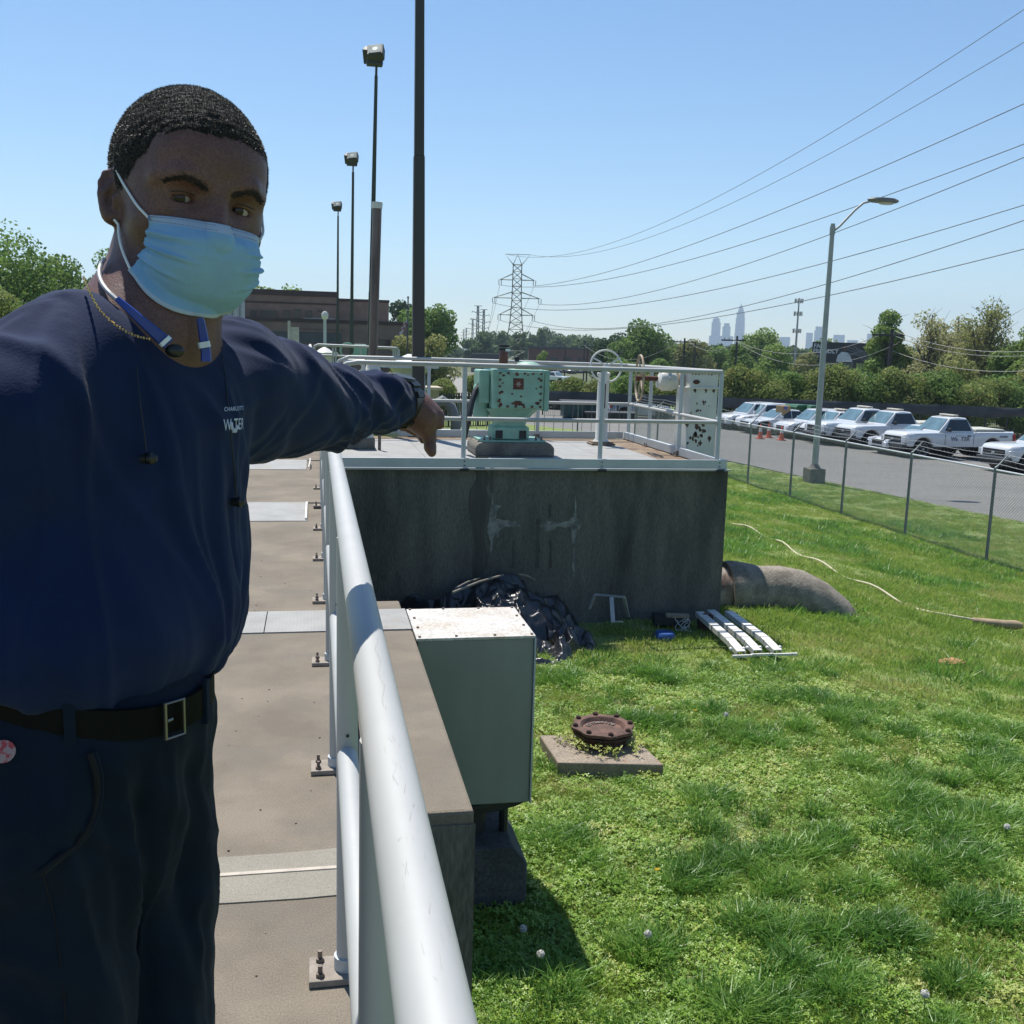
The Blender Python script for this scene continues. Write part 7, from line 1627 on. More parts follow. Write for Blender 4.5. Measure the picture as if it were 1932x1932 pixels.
    for s in (-1, 1):       # lid slits
        R2 = np.stack([nz(l*math.cos(.0)-u*s*.10), f, nz(u+l*s*.10)]); hs.ell(H(s*.0325, .086, -.0025), (.0134, .010, .0034), R2, k=.0015, op='s')
    # ears
    for s in (-1, 1):
        ex = nz(l*s*.82-f*.42); ey = nz(np.cross(u, ex)); eu = nz(u-f*.16*1.0); c = H(s*.076, -.006, -.008); ES = .78; 
        E = lambda a, b_, c_: c+ex*a+ey*b_*s+eu*c_
        ey2 = nz(np.cross(eu, ex)) if s > 0 else nz(np.cross(ex, eu))
        fwd_ = nz(f-ex*(f@ex)); RM = np.stack([fwd_, eu, np.cross(fwd_, eu)])
        out_ = nz(l*s*.80-f*.6)
        pt_ = lambda a, b_, c_: c+out_*a*ES*.86+eu*b_*ES+nz(l*s*.6+f*.8)*c_     # a: away from the skull, c_: toward the viewer side of the ear
        ring = [(.004, -.030, .002), (.016, -.018, .002), (.022, .0, .001), (.023, .016, .0), (.017, .029, .0), (.006, .033, .0), (-.004, .026, .002)]
        hs.ell(c+out_*.005, (.0125, .0225, .0034), np.stack([out_, eu, np.cross(out_, eu)]), k=.006)
        for a_, b_ in zip(ring[:-1], ring[1:]): hs.cap(pt_(*a_), pt_(*b_), .0034, .0031, k=.003)
        hs.ell(pt_(.004, -.026, 0), (.0085, .0085, .0052), np.stack([out_, eu, np.cross(out_, eu)]), k=.008)
        for a_, b_ in (((.014, -.014, .002), (.012, .004, .003)), ((.012, .004, .003), (.005, .016, .003))): hs.cap(pt_(*a_), pt_(*b_), .0028, .0028, k=.004)
        hs.ell(pt_(.002, -.004, .006), (.0056, .0082, .0045), np.stack([out_, eu, np.cross(out_, eu)]), k=.004, op='s')
        hs.cap(pt_(-.006, -.010, .004), pt_(-.005, -.002, .006), .0045, .004, k=.004)
    # neck and torso frame
    NB = W(268, 612, 1.125); PV = np.array([loc[0], loc[1], 1.07])
    ty = R_(66); tf = RUB((math.sin(ty), 0, math.cos(ty))); tf = nz(tf*np.array([1, 1, 0])); tl = nz(np.cross((0, 0, 1), tf)); TZ = np.array([0, 0, 1.]); TM = np.stack([tl, tf, TZ])
    neck_top = H(0, -.030, -.055); CH_ = NB+np.array([0, 0, -.22])
    hs.cap(neck_top+u*.02, NB-TZ*.02, .054, .063, k=.03); hs.cap(H(0, .01, -.075), NB+tf*.02, .040, .046, k=.03)
    LS = W(428, 716, 1.28); RS = NB-tl*.180-TZ*.090
    for S_, r_ in ((LS, .05), (RS, .05)): hs.cap(NB-TZ*.012, NB*.35+S_*.65-TZ*.01, .052, .045, k=.05)
    # body under the clothes, then the visible hand
    EL, WR = W(612, 768, 1.54), W(762, 758, 1.79)
    hs.ell(NB-TZ*.13-tf*.02, (.12, .07, .11), TM, k=.05)
    V, F = hs.mesh(np.minimum(O-.19, NB-.2), np.maximum(O+.19, NB+.19), .0021); V = relax(V, F, 2, .5)
    bodyV, bodyF = [V], [F]; nb = len(V)
    bs = Sdf(); bs.ell(NB-TZ*.22-tf*.02, (.135, .075, .18), TM, k=.06); bs.ell(NB*.5+PV*.5-tf*.01, (.13, .08, .22), TM, k=.06); bs.ell(PV-TZ*.02-tf*.01-tl*.006, (.125, .088, .11), TM, k=.06)
    bs.cap(LS, EL, .045, .038, k=.03); bs.cap(EL, WR, .038, .027, k=.02)
    REl = RS+np.array([0, 0, -.30])-tl*.03-tf*.075; RWr = REl+np.array([0, 0, -.26])-tf*.03-tl*.02
    bs.cap(RS, REl, .045, .037, k=.03); bs.cap(REl, RWr, .037, .027, k=.02)
    for s in (-1, 1): hp = PV+tl*s*.076-tl*.010-TZ*.07-tf*.01; kn = hp+tf*.02-TZ*.44; an = kn-TZ*.44-tf*.02; bs.cap(hp, kn-tf*.01, .052, .042, k=.04); bs.cap(kn-tf*.01, an-tf*.01, .042, .034, k=.03)
    lo = np.minimum(np.minimum(PV, WR), REl)-np.array([.25, .25, 0]); lo[2] = .06; hi = np.maximum(np.maximum(NB, WR), LS)+np.array([.22, .12, .0]); hi[2] = NB[2]+.02
    V, F = bs.mesh(lo, hi, .012); bodyV.append(V); bodyF.append(F+nb); nb += len(V)
    # hand: wrist, back of the hand, index pointing down, curled fingers, thumb tucked below
    hd = Sdf(); z0 = 1.79
    q = lambda x, y, d=0.: W((1100+x/6.44)/1.565, (1100+y/6.44)/1.565, z0+d)
    hd.cap(WR, q(790, 660, .0), .027, .027, k=.02)
    hd.cap(q(720, 660, .005), q(860, 760, .0), .027, .027, k=.02)
    hd.cap(q(840, 640, .0), q(1060, 860, .0), .019, .0155, k=.018); hd.cap(q(800, 780, .0), q(1010, 1000, .0), .020, .0155, k=.018); hd.cap(q(850, 570, .01), q(1130, 740, .012), .0145, .0125, k=.016)
    hd.cap(q(760, 820, .0), q(930, 1020, .0), .016, .013, k=.02)
    # index finger
    hd.cap(q(1010, 980, .0), q(1085, 1230, .002), .0138, .0118, k=.010); hd.cap(q(1085, 1230, .002), q(1095, 1420, .0), .0115, .0104, k=.004); hd.cap(q(1095, 1420, .0), q(1125, 1515, -.002), .0102, .0086, k=.004)
    # middle finger, knuckle to the right then bent down
    hd.cap(q(1130, 745, .010), q(1240, 820, .010), .0120, .0115, k=.008); hd.cap(q(1248, 835, .010), q(1275, 985, .008), .0108, .0092, k=.004)
    # ring and little finger curled behind, tips showing at the lower left of the palm
    hd.cap(q(1100, 790, .05), q(1180, 880, .06), .0115, .010, k=.006); hd.cap(q(1180, 880, .06), q(930, 1235, .035), .0095, .0075, k=.004)
    hd.cap(q(930, 1200, .03), q(955, 1290, .02), .0072, .0062, k=.003)
    hd.cap(q(1000, 820, .07), q(800, 1130, .05), .0095, .0075, k=.004); hd.cap(q(810, 1120, .045), q(690, 1075, .03), .0082, .0074, k=.003)
    # thumb under the palm
    hd.cap(q(640, 820, .03), q(520, 930, .035), .0125, .0105, k=.008); hd.cap(q(505, 905, .035), q(560, 1020, .03), .0098, .0085, k=.004); hd.cap(q(560, 1020, .03), q(590, 1040, .028), .008, .007, k=.003)
    for a_, b_, r_ in (((880, 600), (1150, 790), .0022), ((860, 690), (1060, 920), .0024)): hd.cap(q(*a_, -.020), q(*b_, -.016), r_, r_, k=.010)
    A, B = q(430, 430, .0), q(1350, 1620, .0); lo = np.minimum(np.minimum(A, B), WR)-.06; hi = np.maximum(np.maximum(A, B), WR)+.10
    V, F = hd.mesh(lo, hi, .0016); V = relax(V, F, 2, .5); N_ = normals(V, F); V = V+N_*(.0007*(fbm(V[:, 0]*160, V[:, 1]*160, V[:, 2]*160, 2, 5)-.5))[:, None]
    bodyV.append(V); bodyF.append(F+nb); nb += len(V)
    # far hand hanging beside the thigh (out of frame)
    h2 = Sdf(); h2.cap(RWr, RWr-TZ*.09, .026, .03, k=.02)
    for i in range(4): a_ = RWr-TZ*.10+tf*(-.025+.017*i); h2.cap(a_, a_-TZ*(.045-.004*abs(i-1))+tl*.006, .009, .0085, k=.006); h2.cap(a_-TZ*.045+tl*.006, a_-TZ*.075+tl*.022, .0085, .007, k=.004)
    h2.cap(RWr-TZ*.03+tf*.02, RWr-TZ*.08+tf*.05, .011, .009, k=.008)
    V, F = h2.mesh(RWr-np.array([.08, .08, .22]), RWr+.08, .004); bodyV.append(V); bodyF.append(F+nb)
    put('body', np.concatenate(bodyV), np.concatenate(bodyF), skin)
    # fingernail
    nl = mat('fingernail', (.30, .17, .13), .35, scale=40, var=.05)

    # ---------------- eyes, brows
    eyew = mat('eye_white', (.36, .31, .28), .2, scale=60, var=.05); iris = mat('iris_brown', (.016, .009, .007), .22, scale=300, var=.3, spec=.4)
    for s in (-1, 1):
        c = H(s*.032, .0710, -.0015); look = nz(CP-c+l*.06); b = MB(); b.ball((0, 0, 0), .0127, 20, 14)
        V_ = np.array(b.v)+c-loc; ob = MB(); ob.add([tuple(v) for v in V_], b.f); eo = ob.build('eye', eyew, g, True)
        t1 = nz(np.cross(look, u)); t2 = np.cross(t1, look); ib = MB(); n = 20
        ring = [(r_, math.sqrt(max(0, .01285**2-r_*r_))) for r_ in (.0062, .005, .0035, .0018, .0001)]
        Vr = [tuple(c-loc+look*hh+(t1*math.cos(a)+t2*math.sin(a))*r_) for r_, hh in ring for a in np.linspace(0, 2*math.pi, n, endpoint=False)]
        ib.add(Vr, [(i*n+j, i*n+(j+1) % n, (i+1)*n+(j+1) % n, (i+1)*n+j) for i in range(len(ring)-1) for j in range(n)]); ib.build('iris', iris, eo, True) if False else ib.build('iris', iris, g, True)
    r = np.random.default_rng(2)
    def proj_surf(P, d, sdf, n=14):   # move points onto the zero level along d
        P = np.array(P, float)
        for _ in range(n): P = P-d*sdf.ev(P)[:, None]
        return P
    br = mat('brow_hair', (.020, .013, .011), .8)
    for s in (-1, 1):
        n = 330; t = r.random(n); w = (1-np.abs(t-.35)*.85)*.0036; zz = .0100+.0075*np.sin(np.clip(t, 0, 1)*2.3)-.008*np.clip(t-.55, 0, 1)*1.5+r.normal(size=n)*w*.5; x = s*(.012+t*.040)
        P = O+l*x[:, None]+f*.11+u*zz[:, None]; P = proj_surf(P, f, hs); d_ = nz(l*s*.9+u*.35-f*.1); L_ = .0050
        dv = d_+r.normal(size=(n, 3))*.25; sd = np.cross(dv, f); sd /= np.linalg.norm(sd, axis=1)[:, None]; P = P+f*.0004
        V = np.stack([P-sd*.00045, P+sd*.00045, P+dv*L_+f*.0006], 1).reshape(-1, 3); put('eyebrow', V, np.arange(n*3).reshape(-1, 3), br, smooth=False)
        # lashes along the upper lid
        n = 46; t = np.linspace(-1, 1, n); P = H(s*.0325, .088, .0015)+l*(t*.0125)[:, None]+u*(.0022*(1-t*t))[:, None]-f*(.0045*t*t)[:, None]; sd = l*.00035
        V = np.stack([P-sd, P+sd, P+f*.004+u*.001+l*(t*.002)[:, None]], 1).reshape(-1, 3); put('eyelash', V, np.arange(n*3).reshape(-1, 3), br, smooth=False)

    # ---------------- hair: cap of short coils
    hr = Sdf(); hr.ell(H(0, -.010, .037), (.0800, .1045, .0890), HM, k=.02); hr.ell(H(0, .012, .012), (.0735, .080, .080), HM, k=.03); hr.ell(H(0, .066, .048), (.053, .031, .036), HM, k=.03)
    thk = np.array([0, 22, 38, 44, 48, 57, 66, 76, 84, 96, 110, 140, 180.]); hb = np.array([.055, .054, .050, .044, .031, .020, .004, -.008, -.012, .020, .012, -.035, -.055])
    hb2 = lambda x, y: np.interp(np.degrees(np.arctan2(np.abs(x), y)), thk, hb)
    def cut(D, ax):
        G = np.stack(np.meshgrid(*ax, indexing='ij'), -1)-O; x, y, z = G@l, G@f, G@u
        edge = hb2(x, y)+.002*(vnoise(x*400, y*400, z*400, 3)-.5); fade = np.clip((z-edge)/.05, 0, 1)
        return np.maximum(D+.0045*(1-np.sqrt(fade)), (edge-z)*.6).astype(np.float32)
    V, F = hr.mesh(O-.13, O+.15, .0026, cut); V = relax(V, F, 1, .4); N_ = normals(V, F); G = V-O; rad = np.sqrt(((G@l)*1.2)**2+(G@f+.03)**2)
    V = V+N_*(.0004*np.sin(rad*900+4*fbm(V[:, 0]*40, V[:, 1]*40, V[:, 2]*40, 2, 8))+.0016*(vnoise(V[:, 0]*330, V[:, 1]*330, V[:, 2]*330, 9)-.5))[:, None]
    ho = put('hair', V, F, hairm)
    fi = r.integers(0, len(F), 60000); w = r.dirichlet([1, 1, 1, 1], 60000); P = (V[F[fi]]*w[..., None]).sum(1); Nn = N_[F[fi, 0]]; G = P-O; ok = (G@u) > hb2(G@l, G@f)+.004; P, Nn = P[ok], Nn[ok]; n = len(P)
    d_ = Nn+r.normal(size=(n, 3))*.55; d_ /= np.linalg.norm(d_, axis=1)[:, None]; sd = np.cross(d_, r.normal(size=(n, 3))); sd /= np.linalg.norm(sd, axis=1)[:, None]; L_ = (.0010+.0016*r.random(n))[:, None]
    Vh = np.stack([P-sd*.0004, P+sd*.0004, P+d_*L_], 1).reshape(-1, 3); o = put('hair_coils', Vh, np.arange(n*3).reshape(-1, 3), mat('hair_strand', (.075, .068, .062), .5, spec=.5), smooth=False); o['kind'] = 'stuff'

    # ---------------- face mask
    nu, nv = 121, 61; uu, vv = np.meshgrid(np.linspace(-1, 1, nu), np.linspace(0, 1, nv)); t = np.abs(uu)
    ik = lambda P, v: np.stack([np.interp(v, [p[0] for p in P], [p[j] for p in P]) for j in range(1, len(P[0]))], -1)
    def smooth_interp(P, v):
        xs_ = np.linspace(0, 1, 101); A = ik(P, xs_); K = np.hanning(15); K /= K.sum(); A2 = np.stack([np.convolve(np.pad(A[:, j], 7, mode='reflect', reflect_type='odd'), K, 'valid') for j in range(A.shape[1])], -1)
        return np.stack([np.interp(v, xs_, A2[:, j]) for j in range(A.shape[1])], -1)
    cen = smooth_interp([(0, .106, -.022), (.22, .124, -.040), (.42, .124, -.057), (.62, .116, -.078), (.82, .104, -.099), (1, .078, -.120)], vv)
    sid = smooth_interp([(0, .0580, .071, -.025), (.35, .0590, .065, -.046), (.7, .0595, .053, -.067), (1, .060, .040, -.084)], vv)
    ang = t*math.pi/2; sx = np.sin(ang)**.92; cy = np.cos(ang)**(.80+.55*(1-vv)*(vv < .5)); 
    x = np.sign(uu)*sid[..., 0]*sx; y = sid[..., 1]+(cen[..., 0]-sid[..., 1])*cy; z = cen[..., 1]+(sid[..., 2]-cen[..., 1])*(1-np.cos(ang)**1.2)
    bulge = .006*np.sin(np.clip(t, 0, 1)*math.pi)*np.sin(vv*math.pi)
    out = bulge.copy()
    for k, v0 in enumerate((.30, .50, .70)):    # pleats, opened toward the middle
        out += .0034*np.exp(-((vv-v0-.03*np.sin(uu*2+k))/.030)**2)*sstep(.10, .6, t)*(1-.45*sstep(.8, 1, t))-.0030*np.exp(-((vv-v0-.055)/.022)**2)*sstep(.10, .75, t)
    out += .0026*(fbm(uu*3.2, vv*5, 1.5, 3, 17)-.5)+.0018*np.exp(-((t-.96)/.08)**2)*np.sin(vv*19+1)
    out += .0035*np.exp(-((uu-.27-.18*(vv-.2))/.045)**2)*sstep(.12, .25, vv)*(1-sstep(.45, .75, vv))
    dirx, diry = np.sin(ang)*np.sign(uu), np.cos(ang)
    P = O+l*(x+dirx*out)[..., None]+f*(y+diry*out)[..., None]+u*z[..., None]; V = P.reshape(-1, 3)
    i = (np.arange(nv-1)[:, None]*nu+np.arange(nu-1)[None]).ravel(); F = np.stack([i, i+1, i+nu+1, i+nu], 1)
    fv = vv.reshape(-1)[F].mean(1); ft = t.reshape(-1)[F].mean(1); ml = np.where((fv < .115) | (fv > .965), 1, 0)
    # push the sheet off the skin where it would sink in
    for _ in range(6): s_ = hs.ev(V); push = np.clip(.003-s_, 0, .02); V = V+(f*.8+np.sign((V-O)@l)[:, None]*l*.5)*push[:, None]
    mo = put('face_mask', V, F, [bluem, whitem], fl=ml); sol = mo.modifiers.new('thickness', 'SOLIDIFY'); sol.thickness = .0012; sol.offset = 1
    VV = V.reshape(nv, nu, 3)
    lm = mat('loop_white', (.68, .68, .66), .7); dots = mat('mask_print', (.10, .16, .30), .7)
    for s, ui in ((-1, 1), (1, nu-2)):
        for vi, ear in ((3, (.0755, .006, .019)), (nv-3, (.072, .004, -.033))):
            a = VV[vi, ui]; e1 = H(s*ear[0], ear[1], ear[2]); mid = (a+e1)/2
            pts = [a*(1-k)+e1*k+l*s*.004*math.sin(k*math.pi) for k in np.linspace(0, 1, 12)]; pts = np.array(pts)
            for _ in range(8): s_ = hs.ev(pts); pts = pts+(l*s*.9+f*.3)*np.clip(.0016-s_, 0, .02)[:, None]
            tube('ear_loop', pts, .00145, lm, 7)
    # printed stitch dots and the small stamp near the upper corner
    b = MB()
    for k in range(46):
        u_ = 3+k*2; 
        for v_ in (2, 6): p = VV[v_, u_]; nn = nz(p-H(0, 0, -.05)); p = p+nn*.0016-loc; t1 = nz(np.cross(nn, u)); b.add([tuple(p-t1*.0009-u*.0002), tuple(p+t1*.0009-u*.0002), tuple(p+t1*.0009+u*.0003), tuple(p-t1*.0009+u*.0003)], [(0, 1, 2, 3)])
    for u_ in (2, 3, 4):
        for v_ in (3, 4, 5): p = VV[v_, u_]; nn = nz(p-H(0, 0, -.05)); p = p+nn*.0016-loc; t1 = nz(np.cross(nn, u)); b.add([tuple(p-t1*.0007-u*.0007), tuple(p+t1*.0007-u*.0007), tuple(p+t1*.0007+u*.0007), tuple(p-t1*.0007+u*.0007)], [(0, 1, 2, 3)])
    b.build('mask_stitching', dots, g)

    # ---------------- shirt
    ss = Sdf()
    ss.ell(NB-TZ*.245-tf*.026-tl*.010, (.166, .104, .215), TM, k=.05); ss.ell(NB*.45+PV*.55-tf*.024-tl*.010, (.148, .108, .25), TM, k=.06); ss.ell(PV+TZ*.092-tf*.004-tl*.004, (.166, .133, .105), TM, k=.05)
    ss.cap(NB-tl*.065-TZ*.036, RS, .054, .060, k=.06); ss.ell(NB-TZ*.115+tf*.004, (.125, .082, .10), TM, k=.04); ss.cap(NB+tl*.05-TZ*.060, LS, .052, .062, k=.05)
    ss.cap(NB-TZ*.055-tf*.03, NB-TZ*.02-tf*.05, .07, .058, k=.04)
    ss.cap(LS, LS*.5+EL*.5, .066, .064, k=.04); ss.cap(LS*.5+EL*.5, EL, .064, .054, k=.03); WE = EL+(WR-EL)*.925; ss.cap(EL, WE, .054, .038, k=.025); ss.cap(LS-TZ*.055, EL*.7+LS*.3-TZ*.02, .05, .045, k=.04)
    ss.cap(RS, REl, .060, .055, k=.012); ss.cap(REl, RWr, .054, .038, k=.03)
    ss.cap(NB+TZ*.095+tf*.0, NB+TZ*.022+tf*.012, .056, .063, k=.010, op='s'); ss.ell(NB+tf*.030+TZ*.012, (.062, .050, .030), np.stack([tl, nz(tf-TZ*.55), nz(TZ+tf*.55)]), k=.012, op='s')
    ss.cap(PV+TZ*.055+TZ*-.4, PV+TZ*.052, .0, .0, k=.001)
    ss.p.pop()
    lo = np.minimum(np.minimum(PV-.26, WR-.07), RWr-.09); lo[2] = RWr[2]-.02; hi = np.maximum(np.maximum(NB+.23, WR+.07), LS+.1); hi[2] = NB[2]+.06
    def hem(D, ax):
        X, Y, Z = np.meshgrid(*ax, indexing='ij'); dx, dy = X-PV[0], Y-PV[1]; a = dx*tl[0]+dy*tl[1]; b_ = dx*tf[0]+dy*tf[1]; body = (np.sqrt((a/.205)**2+(b_/.20)**2) < 1)
        return np.where(body, np.maximum(D, (PV[2]+.060-.26*b_-.09*a+.006*np.sin(a*30)-Z)), D).astype(np.float32)
    V, F = ss.mesh(lo, hi, .0044, hem); V = relax(V, F, 2, .5); N_ = normals(V, F)
    # folds
    def armco(V):
        out_s = np.zeros(len(V)); dist = np.full(len(V), 9.); th = np.zeros(len(V)); L0 = 0
        for a_, b_ in ((LS, EL), (EL, WR)):
            ab = b_-a_; L_ = np.linalg.norm(ab); t_ = np.clip((V-a_)@ab/L_**2, 0, 1); q_ = V-a_-t_[:, None]*ab; d_ = np.linalg.norm(q_, axis=1); m_ = d_ < dist; out_s[m_] = (L0+t_*L_)[m_]; dist[m_] = d_[m_]
            e1 = nz(np.cross(ab, TZ)); e2 = nz(np.cross(e1, ab)); th[m_] = np.arctan2(q_@e2, q_@e1)[m_]; L0 += L_
        return out_s, th, dist
    sa, th, da = armco(V); axl = WR-LS; aL = np.linalg.norm(axl); axl = axl/aL; t_ = (V-LS)@axl; sa2 = np.clip(t_, 0, aL); q_ = V-LS-t_[:, None]*axl; e1_ = nz(np.cross(axl, TZ)); e2_ = nz(np.cross(e1_, axl)); th = np.arctan2(q_@e2_, q_@e1_); sa = sa2; onarm = (1-sstep(.085, .11, da))*sstep(-.02, .07, sa-.02)
    rdg = lambda n_, w_=1.: 1-np.abs(2*n_-1)*w_
    nA = fbm(sa*13+1.3*np.sin(th+.5), np.cos(th)*.5+2, 0, 2, 31); nB = fbm(sa*27+1.6*np.sin(th*1.0-.8), np.cos(th)*.5, 2, 1, 33)
    thin = lambda n_, w_: np.exp(-((2*n_-1)/w_)**2)
    nC = fbm(sa*20-1.9*np.sin(th+1.2), np.cos(th)*.9+5, 1, 2, 35)
    fa = .0062*thin(nA, .20)+.0048*thin(nB, .30)*sstep(.12, .3, sa)+.0042*thin(nC, .16)+.004*(nA-.5)
    G = V-PV; a_ = G@tl; b_ = G@tf; zc = V[:, 2]; an = np.arctan2(a_, b_)
    side = sstep(.1, 1.1, an)
    nT = fbm(an*2.6+.9*(zc-1.2), zc*1.3, 3, 3, 41); nU = fbm((a_+b_)*5+zc*5.5, (a_-b_)*5, zc*2.2, 2, 43); nV = fbm(an*5.5+1.6*(zc-1.1), zc*1.1, 5, 2, 47)
    ftor = .0125*thin(nT, .15)*(.4+.6*side)+.0095*thin(nU, .12)*(.4+.6*sstep(1.2, 1.42, zc))+.009*thin(nV, .15)*(side*.8+.25*(1-sstep(1.1, 1.25, zc)))+.008*(nT-.5)
    # gathered folds fanning from the raised shoulder
    dl = V-LS; rr_ = np.linalg.norm(dl, axis=1); fan = np.arctan2(dl@tf*.7-(dl@tl)*.7, -(dl@TZ)); nF = rdg(vnoise(fan*4.2+3, rr_*2, 0, 51), 2.4).clip(-.5, 1); wf = sstep(.03, .07, rr_)*(1-sstep(.16, .30, rr_))*(1-onarm)
    ftor = ftor*(1-.5*wf)+.012*(nF-.2)*wf*.3
    dn = np.linalg.norm(V-NB, axis=1); keep = sstep(.075, .14, dn)
    tot = aL; endk = 1-.75*sstep(tot-.10, tot-.03, sa)*(onarm > .5)
    V = V+N_*((fa*onarm*1.35+ftor*(1-onarm))*keep*endk)[:, None]; V = relax(V, F, 3, .5)
    put('shirt', V, F, navy)
    # collar rib
    cc = NB+TZ*.002+tf*.004
    pts = []
    for a0 in np.linspace(0, 2*math.pi, 40, endpoint=False):
        d0 = tl*math.cos(a0)+tf*math.sin(a0); best = None
        for rr0 in np.linspace(.10, .045, 56):
            p0 = cc+d0*rr0+TZ*.12
            zz = np.linspace(.10, -.12, 111); PP = cc+d0*rr0+TZ*zz[:, None]; vv_ = ss.ev(PP)
            if (vv_ < 0).any(): best = PP[np.argmax(vv_ < 0)]; top = best if best is not None else None
            else: break
        pts.append(best)
    pts = [p for p in pts if p is not None]
    if len(pts) > 8:
        P_ = np.array(pts); P_ = (np.roll(P_, 1, 0)+P_*2+np.roll(P_, -1, 0))/4; b = MB(); b.tube([tuple(p-loc) for p in P_], .0052, 7, closed=True); b.build('collar_rib', navy, g, True)
    # shoulder seam
    # cuff
    ab = nz(WR-EL); tube('cuff', [WR-ab*.050, WR-ab*.032, WR-ab*.014, WR-ab*.008], [.0405, .0400, .0380, .033], navy, 22)
    # watch
    e1 = nz(np.cross(ab, TZ)); e2 = nz(np.cross(e1, ab)); wc = WR-ab*.020+e2*.0
    wm_ = mat('watch_black', (.012, .014, .013), .4, scale=40, var=.3)
    band = [wc+(e1*math.cos(a)+e2*math.sin(a))*.0425 for a in np.linspace(0, 2*math.pi, 30, endpoint=False)]
    b = MB(); n = 30; V_ = []
    for k, a in enumerate(np.linspace(0, 2*math.pi, n, endpoint=False)):
        d0 = e1*math.cos(a)+e2*math.sin(a)
        for (dx_, rr0) in ((-.015, .0395), (-.014, .0435), (.014, .0435), (.015, .0395)): V_.append(tuple(wc+ab*dx_+d0*rr0-loc))
    b.add(V_, [(i*4+j, i*4+(j+1) % 4, ((i+1) % n)*4+(j+1) % 4, ((i+1) % n)*4+j) for i in range(n) for j in range(4)]); wo_ = b.build('watch_band', wm_, g, True)
    for k in range(12):
        a = R_(20+k*26); d0 = e1*math.cos(a)+e2*math.sin(a); b = MB(); Mx = Matrix(((ab[0], np.cross(d0, ab)[0], d0[0], 0), (ab[1], np.cross(d0, ab)[1], d0[1], 0), (ab[2], np.cross(d0, ab)[2], d0[2], 0), (0, 0, 0, 1)))
        p = wc+d0*.0445-loc; b.box((0, 0, 0), (.027, .012, .005), M=Matrix.Translation(tuple(p)) @ Mx); b.build('watch_link', wm_, g, False, bev=.001)
    a = R_(75); d0 = e1*math.cos(a)+e2*math.sin(a); p = wc+d0*.049-loc-ab*.002; Mx = Matrix(((ab[0], np.cross(d0, ab)[0], d0[0], 0), (ab[1], np.cross(d0, ab)[1], d0[1], 0), (ab[2], np.cross(d0, ab)[2], d0[2], 0), (0, 0, 0, 1)))
    b = MB(); b.lathe([(.017, -.012), (.0195, -.010), (.0195, -.004), (.018, -.002), (.001, -.002)], (0, 0, 0), 18, Matrix.Translation(tuple(p)) @ Mx); b.build('watch_case', wm_, g, True)

    # ---------------- trousers, belt
    ts = Sdf(); ts.ell(PV+TZ*.0-tf*.002-tl*.004, (.162, .128, .115), TM, k=.05); ts.ell(PV-TZ*.10-tf*.012-tl*.006, (.158, .118, .13), TM, k=.05)
    for s in (-1, 1):
        hp = PV+tl*s*.084-TZ*.09-tf*.004-tl*.010; kn = hp+tf*.016-TZ*.42+tl*s*.006; an = kn-TZ*.46-tf*.03; an[2] = .10
        if s < 0: hp = hp+tl*.012+tf*.012; kn = kn+tl*.016+tf*.014
        ts.cap(hp, kn, .086+(.010 if s < 0 else 0), .070+(.008 if s < 0 else 0), k=.030); ts.cap(kn, an, .070, .062, k=.03)
    wz = PV[2]+.066
    lo = np.array([PV[0]-.26, PV[1]-.26, .03]); hi = np.array([PV[0]+.26, PV[1]+.26, wz+.09])
    def top(D, ax): X, Y, Z = np.meshgrid(*ax, indexing='ij'); return np.maximum(np.maximum(D, Z-(wz+.018-.26*((X-PV[0])*tf[0]+(Y-PV[1])*tf[1])-.09*((X-PV[0])*tl[0]+(Y-PV[1])*tl[1]))), .045-Z).astype(np.float32)
    V, F = ts.mesh(lo, hi, .0062, top); V = relax(V, F, 2, .5); N_ = normals(V, F); G = V-PV; a_, b_, zc = G@tl, G@tf, V[:, 2]
    nT = fbm(np.arctan2(a_, b_)*2.2+zc*2.5, zc*2.2, 1, 3, 61); nU = fbm(a_*9+zc*9, b_*9-zc*3, zc*3, 3, 63); wmk = 1-sstep(wz-.13, wz-.03, zc)
    V = V+N_*((.012*(rdg(nT, 2.4).clip(-.6, 1)-.3)+.010*(rdg(nU, 2.4).clip(-.6, 1)-.3))*wmk)[:, None]
    tro = put('trousers', V, F, navy2)
    def ring_pts(zv, n=72, sdf=ts):
        out_ = []
        for a in np.linspace(0, 2*math.pi, n, endpoint=False):
            d0 = tf*math.cos(a)+tl*math.sin(a); rr0 = np.linspace(.05, .24, 191); PP = np.array([PV[0], PV[1], zv+.022-.035*math.cos(a)-.014*math.sin(a)])+d0*rr0[:, None]; vv_ = sdf.ev(PP); out_.append(PP[min(190, np.argmax(vv_ > 0))])
        return out_
    bz = PV[2]+.030
    leather = mat('belt_leather', (.005, .0055, .005), .6, scale=9, var=.25, spec=.08, bump=.2, bscale=60)
    R_lo, R_hi = ring_pts(bz-.016), ring_pts(bz+.016); n = len(R_lo); b = MB(); V_ = []
    cz = np.array([PV[0], PV[1], 0])
    for ia, (p0, p1) in enumerate(zip(R_lo, R_hi)):
        tz = .022-.035*math.cos(2*math.pi*ia/n)-.014*math.sin(2*math.pi*ia/n)
        rad = .5*(np.hypot(*(p0-cz)[:2])+np.hypot(*(p1-cz)[:2])); d0 = nz(np.array([*(p0-cz)[:2], 0])); 
        for (dz, dr) in ((-.0165, .0015), (-.0155, .0055), (.0155, .0055), (.0165, .0015)): V_.append(tuple(np.array([PV[0], PV[1], bz+dz+tz])+d0*(rad+dr)-loc))
